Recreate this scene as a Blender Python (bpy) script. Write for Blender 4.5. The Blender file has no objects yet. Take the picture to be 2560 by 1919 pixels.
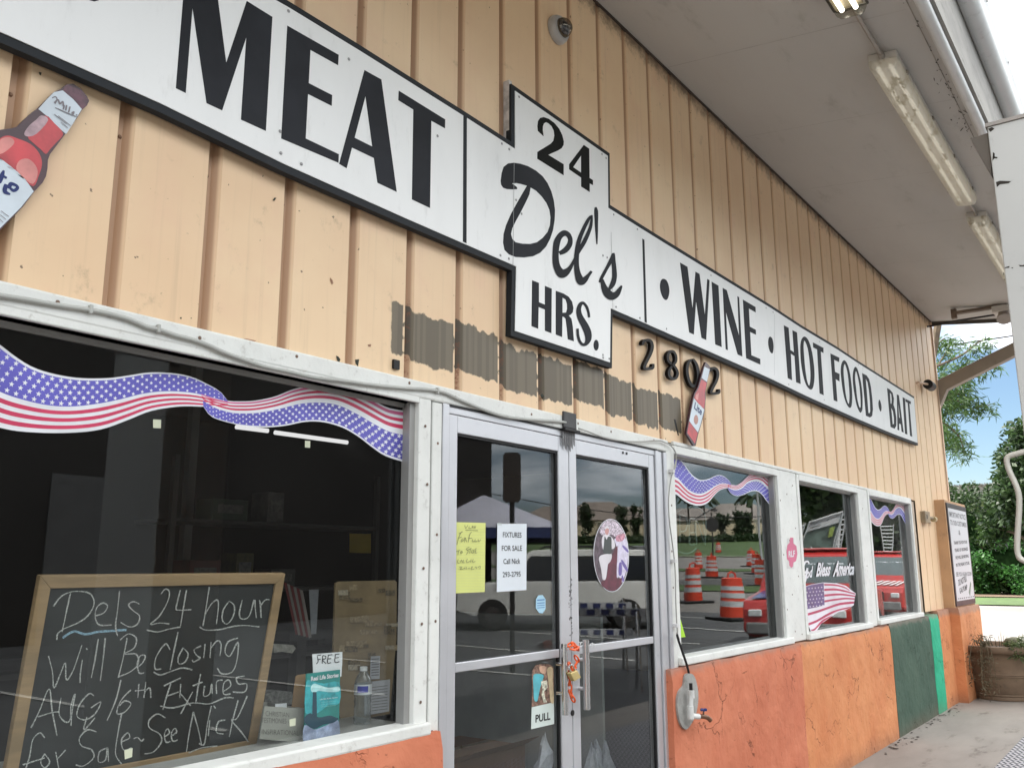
import bpy, bmesh, math, random
from mathutils import Vector, Matrix, noise
from mathutils.geometry import tessellate_polygon
random.seed(7)
R = math.radians
S = bpy.context.scene
COL = S.collection

# ------------------------------------------------------------------ camera (calibrated: facade plane is y=0, 0.305 m rib pitch)
FPX, YAW, PITCH, ROLL, DIST = 2220.92, 0.932818, 0.20258, 0.003006, 2.346415
CX, CY = 1280.0, 959.5
def _axes():
    f = Vector((math.sin(YAW)*math.cos(PITCH), math.cos(YAW)*math.cos(PITCH), math.sin(PITCH)))
    r = Vector((math.cos(YAW), -math.sin(YAW), 0)); d = -(r.cross(f))
    return math.cos(ROLL)*r+math.sin(ROLL)*d, -math.sin(ROLL)*r+math.cos(ROLL)*d, f
AR, AD, AF = _axes()
EYE = Vector((0, -DIST, 0))
cam = bpy.data.objects.new('camera', bpy.data.cameras.new('camera'))
COL.objects.link(cam); S.camera = cam
cam.matrix_world = Matrix(((AR.x, -AD.x, -AF.x, EYE.x), (AR.y, -AD.y, -AF.y, EYE.y), (AR.z, -AD.z, -AF.z, EYE.z), (0, 0, 0, 1)))
cam.data.sensor_width = 36; cam.data.lens = FPX/2560*36; cam.data.clip_start = .05; cam.data.clip_end = 3000
S.render.resolution_x = 1024; S.render.resolution_y = 767

# ------------------------------------------------------------------ world, sun, exposure
SUN_EL, SUN_AZ = R(56), R(-15)         # azimuth from +Y towards +X: the sun stands behind the shop
W = bpy.data.worlds.new('World'); S.world = W; W.use_nodes = True
nt = W.node_tree; nt.nodes.clear(); N = nt.nodes.new; L = nt.links.new
sky = N('ShaderNodeTexSky'); sky.sky_type = 'NISHITA'; sky.sun_disc = False
sky.sun_elevation = SUN_EL; sky.sun_rotation = SUN_AZ; sky.air_density = 1.1; sky.dust_density = .1; sky.ozone_density = 4.0
tc = N('ShaderNodeTexCoord'); sx = N('ShaderNodeSeparateXYZ'); L(tc.outputs['Generated'], sx.inputs[0])
def MA(op, a, b=None, clamp=False):
    n = N('ShaderNodeMath'); n.operation = op; n.use_clamp = clamp
    for i, x in enumerate((a, b)):
        if x is None: continue
        if isinstance(x, (int, float)): n.inputs[i].default_value = x
        else: L(x, n.inputs[i])
    return n.outputs[0]
den = MA('ADD', MA('MAXIMUM', sx.outputs[2], 0.0), .10)
cxy = N('ShaderNodeCombineXYZ'); L(MA('DIVIDE', sx.outputs[0], den), cxy.inputs[0]); L(MA('DIVIDE', sx.outputs[1], den), cxy.inputs[1])
def NZ(scale, det, rough, vec, dist=0):
    n = N('ShaderNodeTexNoise'); n.inputs['Scale'].default_value = scale; n.inputs['Detail'].default_value = det
    n.inputs['Roughness'].default_value = rough; n.inputs['Distortion'].default_value = dist; L(vec, n.inputs['Vector']); return n.outputs[0]
n1 = NZ(.55, 7, .55, cxy.outputs[0], .3); n2 = NZ(1.3, 6, .55, cxy.outputs[0], .2)
side = MA('MULTIPLY', sx.outputs[1], -.55)
hi = MA('MULTIPLY', MA('SUBTRACT', sx.outputs[2], .20), 2.0)
cover = MA('ADD', MA('ADD', n1, side), hi)
mr = N('ShaderNodeMapRange'); mr.interpolation_type = 'SMOOTHSTEP'; L(cover, mr.inputs[0]); mr.inputs[1].default_value = .50; mr.inputs[2].default_value = .68
mask = MA('MULTIPLY', mr.outputs[0], .96)
dark = N('ShaderNodeMapRange'); L(MA('ADD', MA('ADD', n2, MA('MULTIPLY', sx.outputs[1], .50)), MA('MULTIPLY', sx.outputs[2], .75)), dark.inputs[0]); dark.inputs[1].default_value = .16; dark.inputs[2].default_value = .66
cc = N('ShaderNodeMix'); cc.data_type = 'RGBA'; L(dark.outputs[0], cc.inputs[0]); cc.inputs[6].default_value = (7.0, 8.6, 9.8, 1); cc.inputs[7].default_value = (26, 26, 26, 1)
mx = N('ShaderNodeMix'); mx.data_type = 'RGBA'; L(mask, mx.inputs[0]); L(sky.outputs[0], mx.inputs[6]); L(cc.outputs[2], mx.inputs[7])
bg = N('ShaderNodeBackground'); bg.inputs[1].default_value = .055; L(mx.outputs[2], bg.inputs[0])
wo = N('ShaderNodeOutputWorld'); L(bg.outputs[0], wo.inputs[0])
sun = bpy.data.objects.new('sun', bpy.data.lights.new('sun', 'SUN')); COL.objects.link(sun)
sun.data.energy = 4.0; sun.data.angle = R(2.0); sun.data.color = (1, .95, .87)
sd = Vector((math.sin(SUN_AZ)*math.cos(SUN_EL), math.cos(SUN_AZ)*math.cos(SUN_EL), math.sin(SUN_EL)))
sun.rotation_euler = sd.to_track_quat('Z', 'Y').to_euler()
S.view_settings.view_transform = 'Standard'; S.view_settings.look = 'None'
S.view_settings.exposure = 1.55; S.view_settings.gamma = 1.0; S.view_settings.use_curve_mapping = False
S.render.engine = 'CYCLES'
S.cycles.max_bounces = 8; S.cycles.transparent_max_bounces = 16; S.cycles.glossy_bounces = 4

# ------------------------------------------------------------------ measuring helpers (a sight line through a photo point met with a real plane)
def ray(u, v): return AF+(u-CX)/FPX*AR+(v-CY)/FPX*AD
def onY(u, v, y=0.0):
    k = ray(u, v); return EYE+k*((y+DIST)/k.y)
def onX(u, v, x):
    k = ray(u, v); return EYE+k*(x/k.x)
def onZ(u, v, z):
    k = ray(u, v); return EYE+k*(z/k.z)
def onP(u, v, p0, n):
    k = ray(u, v); return EYE+k*((p0-EYE).dot(n)/k.dot(n))
def crop(ox, oy, s): return lambda p: (ox+p[0]*s, oy+p[1]*s)
cA = crop(400, 0, .36183); cB = crop(1200, 200, .18092); cD = crop(1200, 380, .24125); cH = crop(1300, 680, .27137)
cW = crop(1600, 600, .18092); cF = crop(1900, 750, .24125); c1 = crop(0, 0, .45228); c4 = crop(0, 650, .49729)
c5 = crop(0, 1300, .49729); c6 = crop(900, 700, .36183); c7 = crop(1000, 1250, .40343); c8 = crop(1600, 1100, .49408)
cw2 = crop(1660, 1120, .32550); cw3 = crop(1980, 1180, .26542); cd1 = crop(1110, 1060, .26541); cd2 = crop(1420, 1130, .24117)
cdr = crop(1110, 1500, .25276); cbk = crop(640, 1400, .30151); cbt = crop(0, 180, .24122); cr3 = crop(2200, 1200, .21713)
c3 = crop(1800, 0, .34374); crT = crop(2260, 0, .24129); crM = crop(2260, 500, .24129); crL = crop(2260, 900, .24129); crB = crop(2260, 1500, .25276)

# ------------------------------------------------------------------ mesh helpers
def smooth_curve(pts, n=6):
    P = [Vector(p) for p in pts]; out = []
    for i in range(len(P)-1):
        a = P[max(i-1, 0)]; b = P[i]; c = P[i+1]; d = P[min(i+2, len(P)-1)]
        for k in range(n):
            t = k/n
            out.append(.5*((2*b)+(-a+c)*t+(2*a-5*b+4*c-d)*t*t+(-a+3*b-3*c+d)*t**3))
    out.append(P[-1]); return out
class MB:
    def __init__(s): s.v = []; s.f = []
    def quad(s, *p):
        i = len(s.v); s.v += [Vector(q) for q in p]; s.f.append(tuple(range(i, i+len(p)))); return s
    def box(s, x0, x1, y0, y1, z0, z1):
        i = len(s.v)
        s.v += [Vector(p) for p in ((x0, y0, z0), (x1, y0, z0), (x1, y1, z0), (x0, y1, z0), (x0, y0, z1), (x1, y0, z1), (x1, y1, z1), (x0, y1, z1))]
        s.f += [(i, i+3, i+2, i+1), (i+4, i+5, i+6, i+7), (i, i+1, i+5, i+4), (i+1, i+2, i+6, i+5), (i+2, i+3, i+7, i+6), (i+3, i, i+4, i+7)]; return s
    def prism(s, pts, d, holes=(), back=True):
        """flat outline (with holes) given thickness along vector d"""
        loops = [[Vector(p) for p in pts]]+[[Vector(p) for p in h] for h in holes]
        d = Vector(d); tr = tessellate_polygon(loops); flat = [p for l in loops for p in l]; i = len(s.v); n = len(flat)
        s.v += flat
        s.f += [tuple(i+k for k in t) for t in tr]
        if d.length > 0:
            s.v += [p+d for p in flat]
            if back: s.f += [tuple(i+n+k for k in reversed(t)) for t in tr]
            o = 0
            for l in loops:
                m = len(l)
                for k in range(m): a = i+o+k; b = i+o+(k+1) % m; s.f.append((a, b, b+n, a+n))
                o += m
        return s
    def tube(s, pts, r, n=8, cap=True):
        P = [Vector(p) for p in pts]; rr = r if isinstance(r, (list, tuple)) else [r]*len(P); i = len(s.v)
        up = None
        for k, p in enumerate(P):
            t = (P[min(k+1, len(P)-1)]-P[max(k-1, 0)])
            t = t.normalized() if t.length > 1e-9 else Vector((0, 0, 1))
            if up is None: up = t.orthogonal().normalized()
            a = (up-t*up.dot(t)); a = a.normalized() if a.length > 1e-6 else t.orthogonal().normalized(); up = a; b = t.cross(a)
            for j in range(n):
                q = 2*math.pi*j/n; s.v.append(p+(a*math.cos(q)+b*math.sin(q))*rr[k])
        for k in range(len(P)-1):
            for j in range(n):
                a = i+k*n+j; b = i+k*n+(j+1) % n; s.f.append((a, b, b+n, a+n))
        if cap: s.f.append(tuple(i+j for j in reversed(range(n)))); s.f.append(tuple(i+(len(P)-1)*n+j for j in range(n)))
        return s
    def lathe(s, prof, c=(0, 0, 0), n=24, axis='z'):
        i = len(s.v); c = Vector(c)
        for (r, h) in prof:
            for j in range(n):
                q = 2*math.pi*j/n
                p = Vector((r*math.cos(q), r*math.sin(q), h)) if axis == 'z' else Vector((r*math.cos(q), -h, r*math.sin(q)))
                s.v.append(c+p)
        for k in range(len(prof)-1):
            for j in range(n):
                a = i+k*n+j; b = i+k*n+(j+1) % n; s.f.append((a, b, b+n, a+n))
        s.f.append(tuple(i+(len(prof)-1)*n+j for j in range(n))); s.f.append(tuple(i+j for j in reversed(range(n))))
        return s
    def build(s, name, m, parent=None, smooth=False, bev=0, seg=2, label=None, kind=None):
        base = Vector((0, 0, 0))
        if parent is not None: base = Vector(parent.get('_b', (0, 0, 0)))
        me = bpy.data.meshes.new(name); me.from_pydata([v-base for v in s.v], [], s.f); me.update()
        bm = bmesh.new(); bm.from_mesh(me); bmesh.ops.recalc_face_normals(bm, faces=bm.faces); bm.to_mesh(me); bm.free()
        if smooth:
            me.shade_smooth()
        me.materials.append(m)
        o = bpy.data.objects.new(name, me); COL.objects.link(o)
        if parent is not None: o.parent = parent; o['_b'] = list(base)
        if bev:
            b = o.modifiers.new('bevel', 'BEVEL'); b.width = bev; b.segments = seg; b.limit_method = 'ANGLE'; b.harden_normals = False
        if smooth:
            w = o.modifiers.new('edges', 'EDGE_SPLIT'); w.split_angle = R(38)
        if label: o['label'] = label
        if kind: o['kind'] = kind
        return o
def thing(name, label, cat, loc=(0, 0, 0), group=None):
    o = bpy.data.objects.new(name, None); COL.objects.link(o); o.location = loc; o['_b'] = list(loc); o.empty_display_size = .1
    o['label'] = label; o['category'] = cat
    if group: o['group'] = group
    return o
def tag(o, label, cat, group=None):
    """a thing that is one mesh: give it its own origin too"""
    me = o.data; n = len(me.vertices)
    if n and not o.parent:
        xs = [v.co for v in me.vertices]; c = sum((v for v in xs), Vector())/n; c.z = min(v.z for v in xs)
        me.transform(Matrix.Translation(-c)); o.location = o.location+c
    o['label'] = label; o['category'] = cat
    if group: o['group'] = group
    return o
def struct(o): o['kind'] = 'structure'; return o
def dup(root, loc, rz=0, label=None, sc=None):
    r = root.copy(); COL.objects.link(r); r.location = loc; r.rotation_euler = (0, 0, rz)
    if sc: r.scale = (sc, sc, sc)
    if label: r['label'] = label
    for ch in list(root.children):
        c = ch.copy(); COL.objects.link(c); c.parent = r
        for g in ch.children:
            d = g.copy(); COL.objects.link(d); d.parent = c
    return r

# ------------------------------------------------------------------ materials
def hexc(r, g, b):
    f = lambda x: (x/255/12.92 if x/255 <= .04045 else ((x/255+.055)/1.055)**2.4)
    return (f(r), f(g), f(b))
MATS = {}
class NT:
    def __init__(s, name):
        s.m = bpy.data.materials.new(name); s.m.use_nodes = True; s.t = s.m.node_tree; s.t.nodes.clear()
    def n(s, typ, **kw):
        x = s.t.nodes.new(typ)
        for k, v in kw.items(): setattr(x, k, v)
        return x
    def l(s, a, b): s.t.links.new(a, b)
    def coord(s, scale=(1, 1, 1)):
        tc = s.n('ShaderNodeNewGeometry'); mp = s.n('ShaderNodeMapping'); mp.inputs['Scale'].default_value = scale; s.l(tc.outputs['Position'], mp.inputs[0]); return mp.outputs[0]
    def noise(s, scale, det=6, rough=.6, vec=None, dist=0):
        x = s.n('ShaderNodeTexNoise'); x.inputs['Scale'].default_value = scale; x.inputs['Detail'].default_value = det; x.inputs['Roughness'].default_value = rough; x.inputs['Distortion'].default_value = dist
        s.l(vec if vec is not None else s.coord(), x.inputs['Vector']); return x.outputs[0]
    def math(s, op, a, b=None, c=None):
        x = s.n('ShaderNodeMath', operation=op)
        for i, q in enumerate((a, b, c)):
            if q is None: continue
            if isinstance(q, (int, float)): x.inputs[i].default_value = q
            else: s.l(q, x.inputs[i])
        return x.outputs[0]
    def ramp(s, fac, a, b):
        x = s.n('ShaderNodeMapRange'); x.interpolation_type = 'SMOOTHSTEP'; s.l(fac, x.inputs[0]); x.inputs[1].default_value = a; x.inputs[2].default_value = b; return x.outputs[0]
    def mix(s, fac, a, b):
        x = s.n('ShaderNodeMix'); x.data_type = 'RGBA'
        if isinstance(fac, (int, float)): x.inputs[0].default_value = fac
        else: s.l(fac, x.inputs[0])
        for i, q in ((6, a), (7, b)):
            if isinstance(q, (tuple, list)): x.inputs[i].default_value = (*q[:3], 1)
            else: s.l(q, x.inputs[i])
        return x.outputs[2]
    def out(s, sh):
        o = s.n('ShaderNodeOutputMaterial'); s.l(sh, o.inputs[0]); return s.m
    def bsdf(s, col, rough=.6, metal=0, bump=None, bs=.3, bd=.01, spec=.5):
        b = s.n('ShaderNodeBsdfPrincipled')
        if isinstance(col, (tuple, list)): b.inputs['Base Color'].default_value = (*col[:3], 1)
        else: s.l(col, b.inputs['Base Color'])
        if isinstance(rough, (int, float)): b.inputs['Roughness'].default_value = rough
        else: s.l(rough, b.inputs['Roughness'])
        b.inputs['Metallic'].default_value = metal; b.inputs['Specular IOR Level'].default_value = spec
        if bump is not None:
            x = s.n('ShaderNodeBump'); x.inputs['Strength'].default_value = bs; x.inputs['Distance'].default_value = bd; s.l(bump, x.inputs['Height']); s.l(x.outputs[0], b.inputs['Normal'])
        return b
def pmat(name, col, rough=.55, metal=0, var=.12, scale=3, bump=.0, bscale=60, dirt=0, dcol=(.08, .06, .045), dscale=2.5, spec=.5, stretch=(1, 1, 1)):
    """general worn surface: tone variation, optional grime blotches, fine relief"""
    if name in MATS: return MATS[name]
    t = NT(name); v = t.coord(stretch)
    n1 = t.noise(scale, 6, .6, v); a = tuple(c*(1-var) for c in col); b = tuple(min(1, c*(1+var)) for c in col)
    c = t.mix(t.ramp(n1, .3, .7), a, b)
    if dirt:
        n2 = t.noise(dscale*4, 9, .72, v); c = t.mix(t.math('MULTIPLY', t.ramp(n2, .56, .74), dirt), c, dcol)
        n3 = t.noise(dscale, 5, .6, v); c = t.mix(t.math('MULTIPLY', t.ramp(n3, .45, .75), dirt*.5), c, tuple(x*.55 for x in col))
    rn = t.math('ADD', t.math('MULTIPLY', n1, .25), rough-.12)
    bp = t.noise(bscale, 5, .6, v) if bump else None
    b = t.bsdf(c, rn, metal, bp, bump, .004, spec)
    MATS[name] = t.out(b.outputs[0]); return MATS[name]
def flat(name, col, rough=.5, metal=0, spec=.3): return pmat(name, col, rough, metal, .06, 9, 0, spec=spec)
def glow(name, col, st):
    if name in MATS: return MATS[name]
    t = NT(name); e = t.n('ShaderNodeEmission'); e.inputs[0].default_value = (*col, 1); e.inputs[1].default_value = st; MATS[name] = t.out(e.outputs[0]); return MATS[name]
def glass(name, tint=(.80, .84, .83), wav=.0, dust=.02, wscale=2.2, f0=.045):
    t = NT(name); g = t.n('ShaderNodeNewGeometry')
    dp = t.n('ShaderNodeVectorMath', operation='DOT_PRODUCT'); t.l(g.outputs['True Normal'], dp.inputs[0]); t.l(g.outputs['Incoming'], dp.inputs[1])
    ca = t.math('ABSOLUTE', dp.outputs['Value']); om = t.math('SUBTRACT', 1, ca); p5 = t.math('POWER', om, 5)
    fr = t.math('ADD', t.math('MULTIPLY', p5, 1-f0), f0)
    gl = t.n('ShaderNodeBsdfGlossy'); gl.inputs['Roughness'].default_value = 0.0; gl.inputs[0].default_value = (.95, .97, 1, 1)
    if wav:
        x = t.n('ShaderNodeBump'); x.inputs['Strength'].default_value = wav; x.inputs['Distance'].default_value = .01
        t.l(t.noise(wscale, 2, .4), x.inputs['Height']); t.l(x.outputs[0], gl.inputs['Normal'])
    tr = t.n('ShaderNodeBsdfTransparent'); tr.inputs[0].default_value = (*tint, 1)
    m1 = t.n('ShaderNodeMixShader'); t.l(fr, m1.inputs[0]); t.l(tr.outputs[0], m1.inputs[1]); t.l(gl.outputs[0], m1.inputs[2])
    df = t.n('ShaderNodeBsdfDiffuse'); df.inputs[0].default_value = (.55, .55, .52, 1)
    m2 = t.n('ShaderNodeMixShader'); t.l(t.math('MULTIPLY', t.ramp(t.noise(1.7, 6, .6), .35, .8), dust), m2.inputs[0]); t.l(m1.outputs[0], m2.inputs[1]); t.l(df.outputs[0], m2.inputs[2])
    return t.out(m2.outputs[0])

GL = glass('pane_glass', tint=(.95, .965, .96), dust=.003, f0=.034); GLW = glass('wavy_pane_glass', tint=(.60, .64, .63), wav=.10, wscale=1.1, dust=.012); GLD = glass('dusty_pane_glass', tint=(.60, .62, .60), wav=.12, wscale=1.0, dust=.12)

X00 = 2.485
def siding_mat():
    t = NT('peach_siding'); v = t.coord(); g = t.n('ShaderNodeNewGeometry'); s = t.n('ShaderNodeSeparateXYZ'); t.l(g.outputs['Position'], s.inputs[0]); X, Y, Z = s.outputs
    base = t.mix(t.ramp(t.noise(.9, 5, .6, v), .3, .7), (.725, .51, .32), (.79, .595, .385))
    pk = t.noise(2.6, 5, .6, v); base = t.mix(t.math('MULTIPLY', t.ramp(pk, .5, .75), .55), base, (.72, .47, .32))
    vs = t.coord((26, 8, .8)); st = t.noise(1.2, 5, .6, vs); base = t.mix(t.math('MULTIPLY', t.ramp(st, .52, .8), .35), base, (.46, .33, .21))
    # grime blotches, a ragged darker band towards the top edge, chips, rust
    gr = t.noise(7, 9, .75, v); base = t.mix(t.math('MULTIPLY', t.ramp(gr, .57, .74), .6), base, (.33, .24, .15))
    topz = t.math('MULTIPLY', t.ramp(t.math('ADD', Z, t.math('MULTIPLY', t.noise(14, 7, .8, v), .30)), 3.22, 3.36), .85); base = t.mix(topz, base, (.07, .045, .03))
    fl = t.noise(38, 3, .5, v); base = t.mix(t.math('MULTIPLY', t.ramp(fl, .715, .735), .8), base, (.09, .05, .035))
    # channel recesses coloured deeper tan, painting in their shade and bounced light
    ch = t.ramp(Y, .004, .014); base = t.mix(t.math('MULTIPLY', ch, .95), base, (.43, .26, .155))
    # the bare band over the door where old paint is missing
    e1 = t.math('MULTIPLY', t.math('SUBTRACT', t.noise(9, 6, .6, v), .5), .09)
    vx = t.coord((9, 1, .2)); e2 = t.math('MULTIPLY', t.math('SUBTRACT', t.noise(2.0, 3, .5, vx), .5), .05)
    idx = t.math('FLOOR', t.math('DIVIDE', t.math('SUBTRACT', X, X00+.030-.054), .305)); wn = t.n('ShaderNodeTexWhiteNoise'); wn.noise_dimensions = '1D'; t.l(idx, wn.inputs['W'])
    ee = t.math('ADD', t.math('ADD', e1, e2), t.math('ADD', t.math('MULTIPLY', t.math('SUBTRACT', wn.outputs['Value'], .5), .035), t.math('MULTIPLY', ch, -.018)))
    def box(lo, hi, A, soft=.004): return t.math('MULTIPLY', t.ramp(A, lo-soft, lo+soft), t.math('SUBTRACT', 1, t.ramp(A, hi-soft, hi+soft)))
    Ze = t.math('ADD', Z, ee)
    band = t.math('MULTIPLY', box(.792, 1.000, Ze), t.math('MULTIPLY', box(2.385, 4.90, t.math('ADD', X, t.math('MULTIPLY', e1, .4))), 1))
    gap = box(2.47, 2.478, X, .003); band = t.math('MULTIPLY', band, t.math('SUBTRACT', 1, gap))
    vv = t.coord((34, 1, .15)); bare = t.mix(t.ramp(t.noise(1, 1, .3, vv), .47, .53), (.120, .098, .066), (.150, .124, .084))
    bare = t.mix(t.math('MULTIPLY', t.ramp(t.noise(22, 6, .8, v), .62, .72), .7), bare, (.05, .04, .03))
    lipx = t.math('FRACT', t.math('DIVIDE', t.math('SUBTRACT', X, X00+.030), .305)); lip = box(.775, .812, lipx, .006); band = t.math('MULTIPLY', band, t.math('SUBTRACT', 1, t.math('MULTIPLY', lip, t.ramp(t.noise(18, 5, .6, v), .40, .48))))
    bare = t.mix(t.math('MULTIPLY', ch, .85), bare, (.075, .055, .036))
    rust = t.math('MULTIPLY', t.math('MULTIPLY', box(.70, 1.03, Z, .03), box(2.3, 4.95, X, .02)), t.math('MULTIPLY', ch, t.ramp(t.noise(25, 8, .8, v), .50, .62)))
    col = t.mix(band, base, bare); col = t.mix(t.math('MULTIPLY', rust, .85), col, (.20, .075, .035))
    b = t.bsdf(col, .47, 0, t.noise(3.0, 3, .5, t.coord((1, 1, .5))), .25, .010, .4)
    return t.out(b.outputs[0])
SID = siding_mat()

def stucco(name, a, b, crack=(.18, .06, .03)):
    t = NT(name); v = t.coord(); n1 = t.noise(1.8, 6, .6, v); c = t.mix(t.ramp(n1, .3, .7), a, b)
    c = t.mix(t.math('MULTIPLY', t.ramp(t.noise(5, 9, .75, v), .58, .75), .45), c, tuple(x*.55 for x in a))
    g = t.n('ShaderNodeNewGeometry'); s = t.n('ShaderNodeSeparateXYZ'); t.l(g.outputs['Position'], s.inputs[0])
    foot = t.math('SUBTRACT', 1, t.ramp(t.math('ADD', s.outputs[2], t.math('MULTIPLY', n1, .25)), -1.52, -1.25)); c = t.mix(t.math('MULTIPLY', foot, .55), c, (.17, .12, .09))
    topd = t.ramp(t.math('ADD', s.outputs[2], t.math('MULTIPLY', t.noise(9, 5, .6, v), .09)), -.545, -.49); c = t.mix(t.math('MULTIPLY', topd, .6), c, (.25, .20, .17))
    vr = t.n('ShaderNodeTexVoronoi'); vr.feature = 'DISTANCE_TO_EDGE'; vr.inputs['Scale'].default_value = 3.2
    dn = t.n('ShaderNodeVectorMath', operation='ADD'); t.l(v, dn.inputs[0]); nn = t.n('ShaderNodeTexNoise'); nn.inputs['Scale'].default_value = 5; nn.inputs['Detail'].default_value = 5; t.l(v, nn.inputs['Vector'])
    sc_ = t.n('ShaderNodeVectorMath', operation='SCALE'); sc_.inputs['Scale'].default_value = .5; t.l(nn.outputs['Color'], sc_.inputs[0]); t.l(sc_.outputs[0], dn.inputs[1]); t.l(dn.outputs[0], vr.inputs['Vector'])
    cr = t.math('MULTIPLY', t.math('SUBTRACT', 1, t.ramp(vr.outputs['Distance'], .0, .016)), t.ramp(t.noise(2.8, 4, .6, v), .50, .60))
    c = t.mix(t.math('MULTIPLY', cr, .85), c, crack)
    c = t.mix(t.math('MULTIPLY', t.ramp(t.noise(26, 5, .6, v), .68, .72), .6), c, tuple(x*.4 for x in a))
    h = t.math('ADD', t.math('MULTIPLY', t.noise(11, 6, .55, v, .3), .55), t.math('MULTIPLY', t.noise(3.5, 3, .5, v), 1.8)); h = t.math('SUBTRACT', h, t.math('MULTIPLY', cr, .5))
    bs = t.bsdf(c, .75, 0, h, .8, .022, .25); return t.out(bs.outputs[0])
ORG = stucco('orange_stucco', (.48, .145, .078), (.58, .205, .115)); ORL = stucco('peach_orange_stucco', (.55, .20, .085), (.63, .27, .12))
GRN = stucco('dark_green_stucco', (.045, .085, .062), (.065, .11, .08), (.02, .03, .02)); TEA = stucco('teal_stucco', (.02, .34, .19), (.035, .42, .25), (.01, .12, .08))
WHT = pmat('white_frame_paint', (.70, .715, .69), .5, 0, .05, 2, .30, 45, dirt=.42, dcol=(.22, .19, .15), dscale=7, spec=.3)
ALU = pmat('brushed_aluminium', (.56, .57, .60), .40, .55, .05, 3, 0, dirt=.12, dcol=(.2, .2, .2), dscale=5)
ALD = pmat('grimy_aluminium', (.36, .36, .35), .5, .4, .12, 3, 0, dirt=.5, dcol=(.12, .11, .09), dscale=3)
BLK = flat('black_rubber', (.012, .012, .013), .5); CHR = pmat('polished_steel', (.62, .62, .62), .22, 1.0, .05, 6)
SGW = pmat('sign_white', (.77, .78, .775), .35, 0, .035, .8, 0, stretch=(1.6, 1, .45), dirt=.20, dcol=(.35, .35, .33), dscale=3, spec=.5)
SGB = pmat('sign_charcoal', (.022, .024, .029), .6, 0, .3, 2.5, 0, spec=.12); SGK = pmat('sign_black', (.006, .007, .006), .6, 0, .1, 2, spec=.1)
SGE = pmat('sign_border', (.022, .025, .029), .6, 0, .25, 2, 0, dirt=.12, dcol=(.12, .10, .09), spec=.15)
SOF = pmat('soffit_paint', (.47, .455, .43), .62, 0, .06, .7, .12, 40, dirt=.28, dcol=(.16, .13, .10), dscale=1.1, stretch=(.35, 1, 1), spec=.2)
FAS = pmat('stained_fascia', (.25, .24, .22), .7, 0, .25, 2.2, .2, 30, dirt=.95, dcol=(.12, .11, .10), dscale=2.4, stretch=(.5, 1, 2))
GUT = pmat('gutter_white', (.60, .62, .62), .4, 0, .06, 2, .1, 10, dirt=.35, dcol=(.2, .19, .17), dscale=2.2)
COLM = pmat('column_sheet_metal', (.47, .48, .47), .45, .1, .05, .8, .06, 4, dirt=.18, dcol=(.08, .07, .06), dscale=4)

# ================================================================== THE SETTING
GZ = -1.60
def terrain(x, y):
    r = math.hypot(x, y)
    if y >= 0: s = 0
    else:
        q = (-y/x) if x > 0 else 9
        s = min(1, max(0, (q-.08)/.20)); s = s*s*(3-2*s)
    return GZ + s*(.031*max(0, r-15)+.03*min(60, max(0, r-95)))
def sheet(name, xs, ys, m, dz=0, label=None, stuff=False):
    v = []; f = []
    for x in xs:
        for y in ys: v.append(Vector((x, y, terrain(x, y)+dz)))
    n = len(ys)
    for i in range(len(xs)-1):
        for j in range(n-1): a = i*n+j; f.append((a, a+n, a+n+1, a+1))
    b = MB(); b.v = v; b.f = f; o = b.build(name, m); o.data.shade_smooth(); return struct(o)
def rng(a, b, n): return [a+(b-a)*i/n for i in range(n+1)]
ASP = pmat('asphalt', (.060, .062, .065), .85, 0, .25, .5, .5, 90, dirt=.3, dcol=(.10, .095, .09), dscale=.5)
ROAD = pmat('pale_worn_road', (.165, .152, .14), .85, 0, .10, .3, .3, 60, dirt=.2, dcol=(.22, .2, .18), dscale=.3)
GRD = pmat('dry_ground', (.20, .17, .12), .9, 0, .2, .2); LAWN = pmat('lawn_grass', (.045, .085, .016), .9, 0, .25, 1.2, .6, 30, dirt=.3, dcol=(.14, .13, .05), dscale=.6)
CONC = pmat('stained_concrete', (.25, .228, .205), .8, 0, .14, 1.3, .35, 70, dirt=1.0, dcol=(.10, .085, .07), dscale=.9, stretch=(.55, 1.6, 1))
LINE = pmat('road_line_paint', (.42, .42, .40), .7, 0, .1, 3)
YS = [-700, -400, -250, -160, -110, -80, -60, -48, -38, -30, -24, -19, -15, -12, -9.5, -7.5, -6, -4.8, -4, -3.4, -2.9]
sheet('ground', [-900, -500, -300, -180, -100, -60, -35, -20, -10, 0, 10, 20, 30, 45, 60, 80, 100, 125, 160, 220, 320, 500, 900], YS+[-1, 0, 5, 20, 60, 150, 400, 900], GRD, -.10)
sheet('parking_lot', rng(-40, 24, 26), YS[4:], ASP, 0)
sheet('road', rng(24, 33, 4), YS[4:], ROAD, .002)
sheet('grass_verge', rng(33, 37, 2), YS[3:], LAWN, .04)
sheet('road', rng(37, 52, 5), YS[2:], ROAD, 0)
sheet('grass_median', rng(52, 56, 2), YS[2:], LAWN, .04)
sheet('road', rng(56, 88, 10), YS[2:], ROAD, 0)
sheet('lawn', rng(88, 175, 22), YS[1:-3], LAWN, .06)
b = MB()
for y0, y1 in zip(YS[2:-3], YS[3:-2]): b.quad((87.6, y0, terrain(87.6, y0)+.14), (88, y0, terrain(88, y0)+.14), (88, y1, terrain(88, y1)+.14), (87.6, y1, terrain(87.6, y1)+.14))
struct(b.build('kerb', pmat('kerb_concrete', (.55, .52, .47), .8)))
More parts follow.
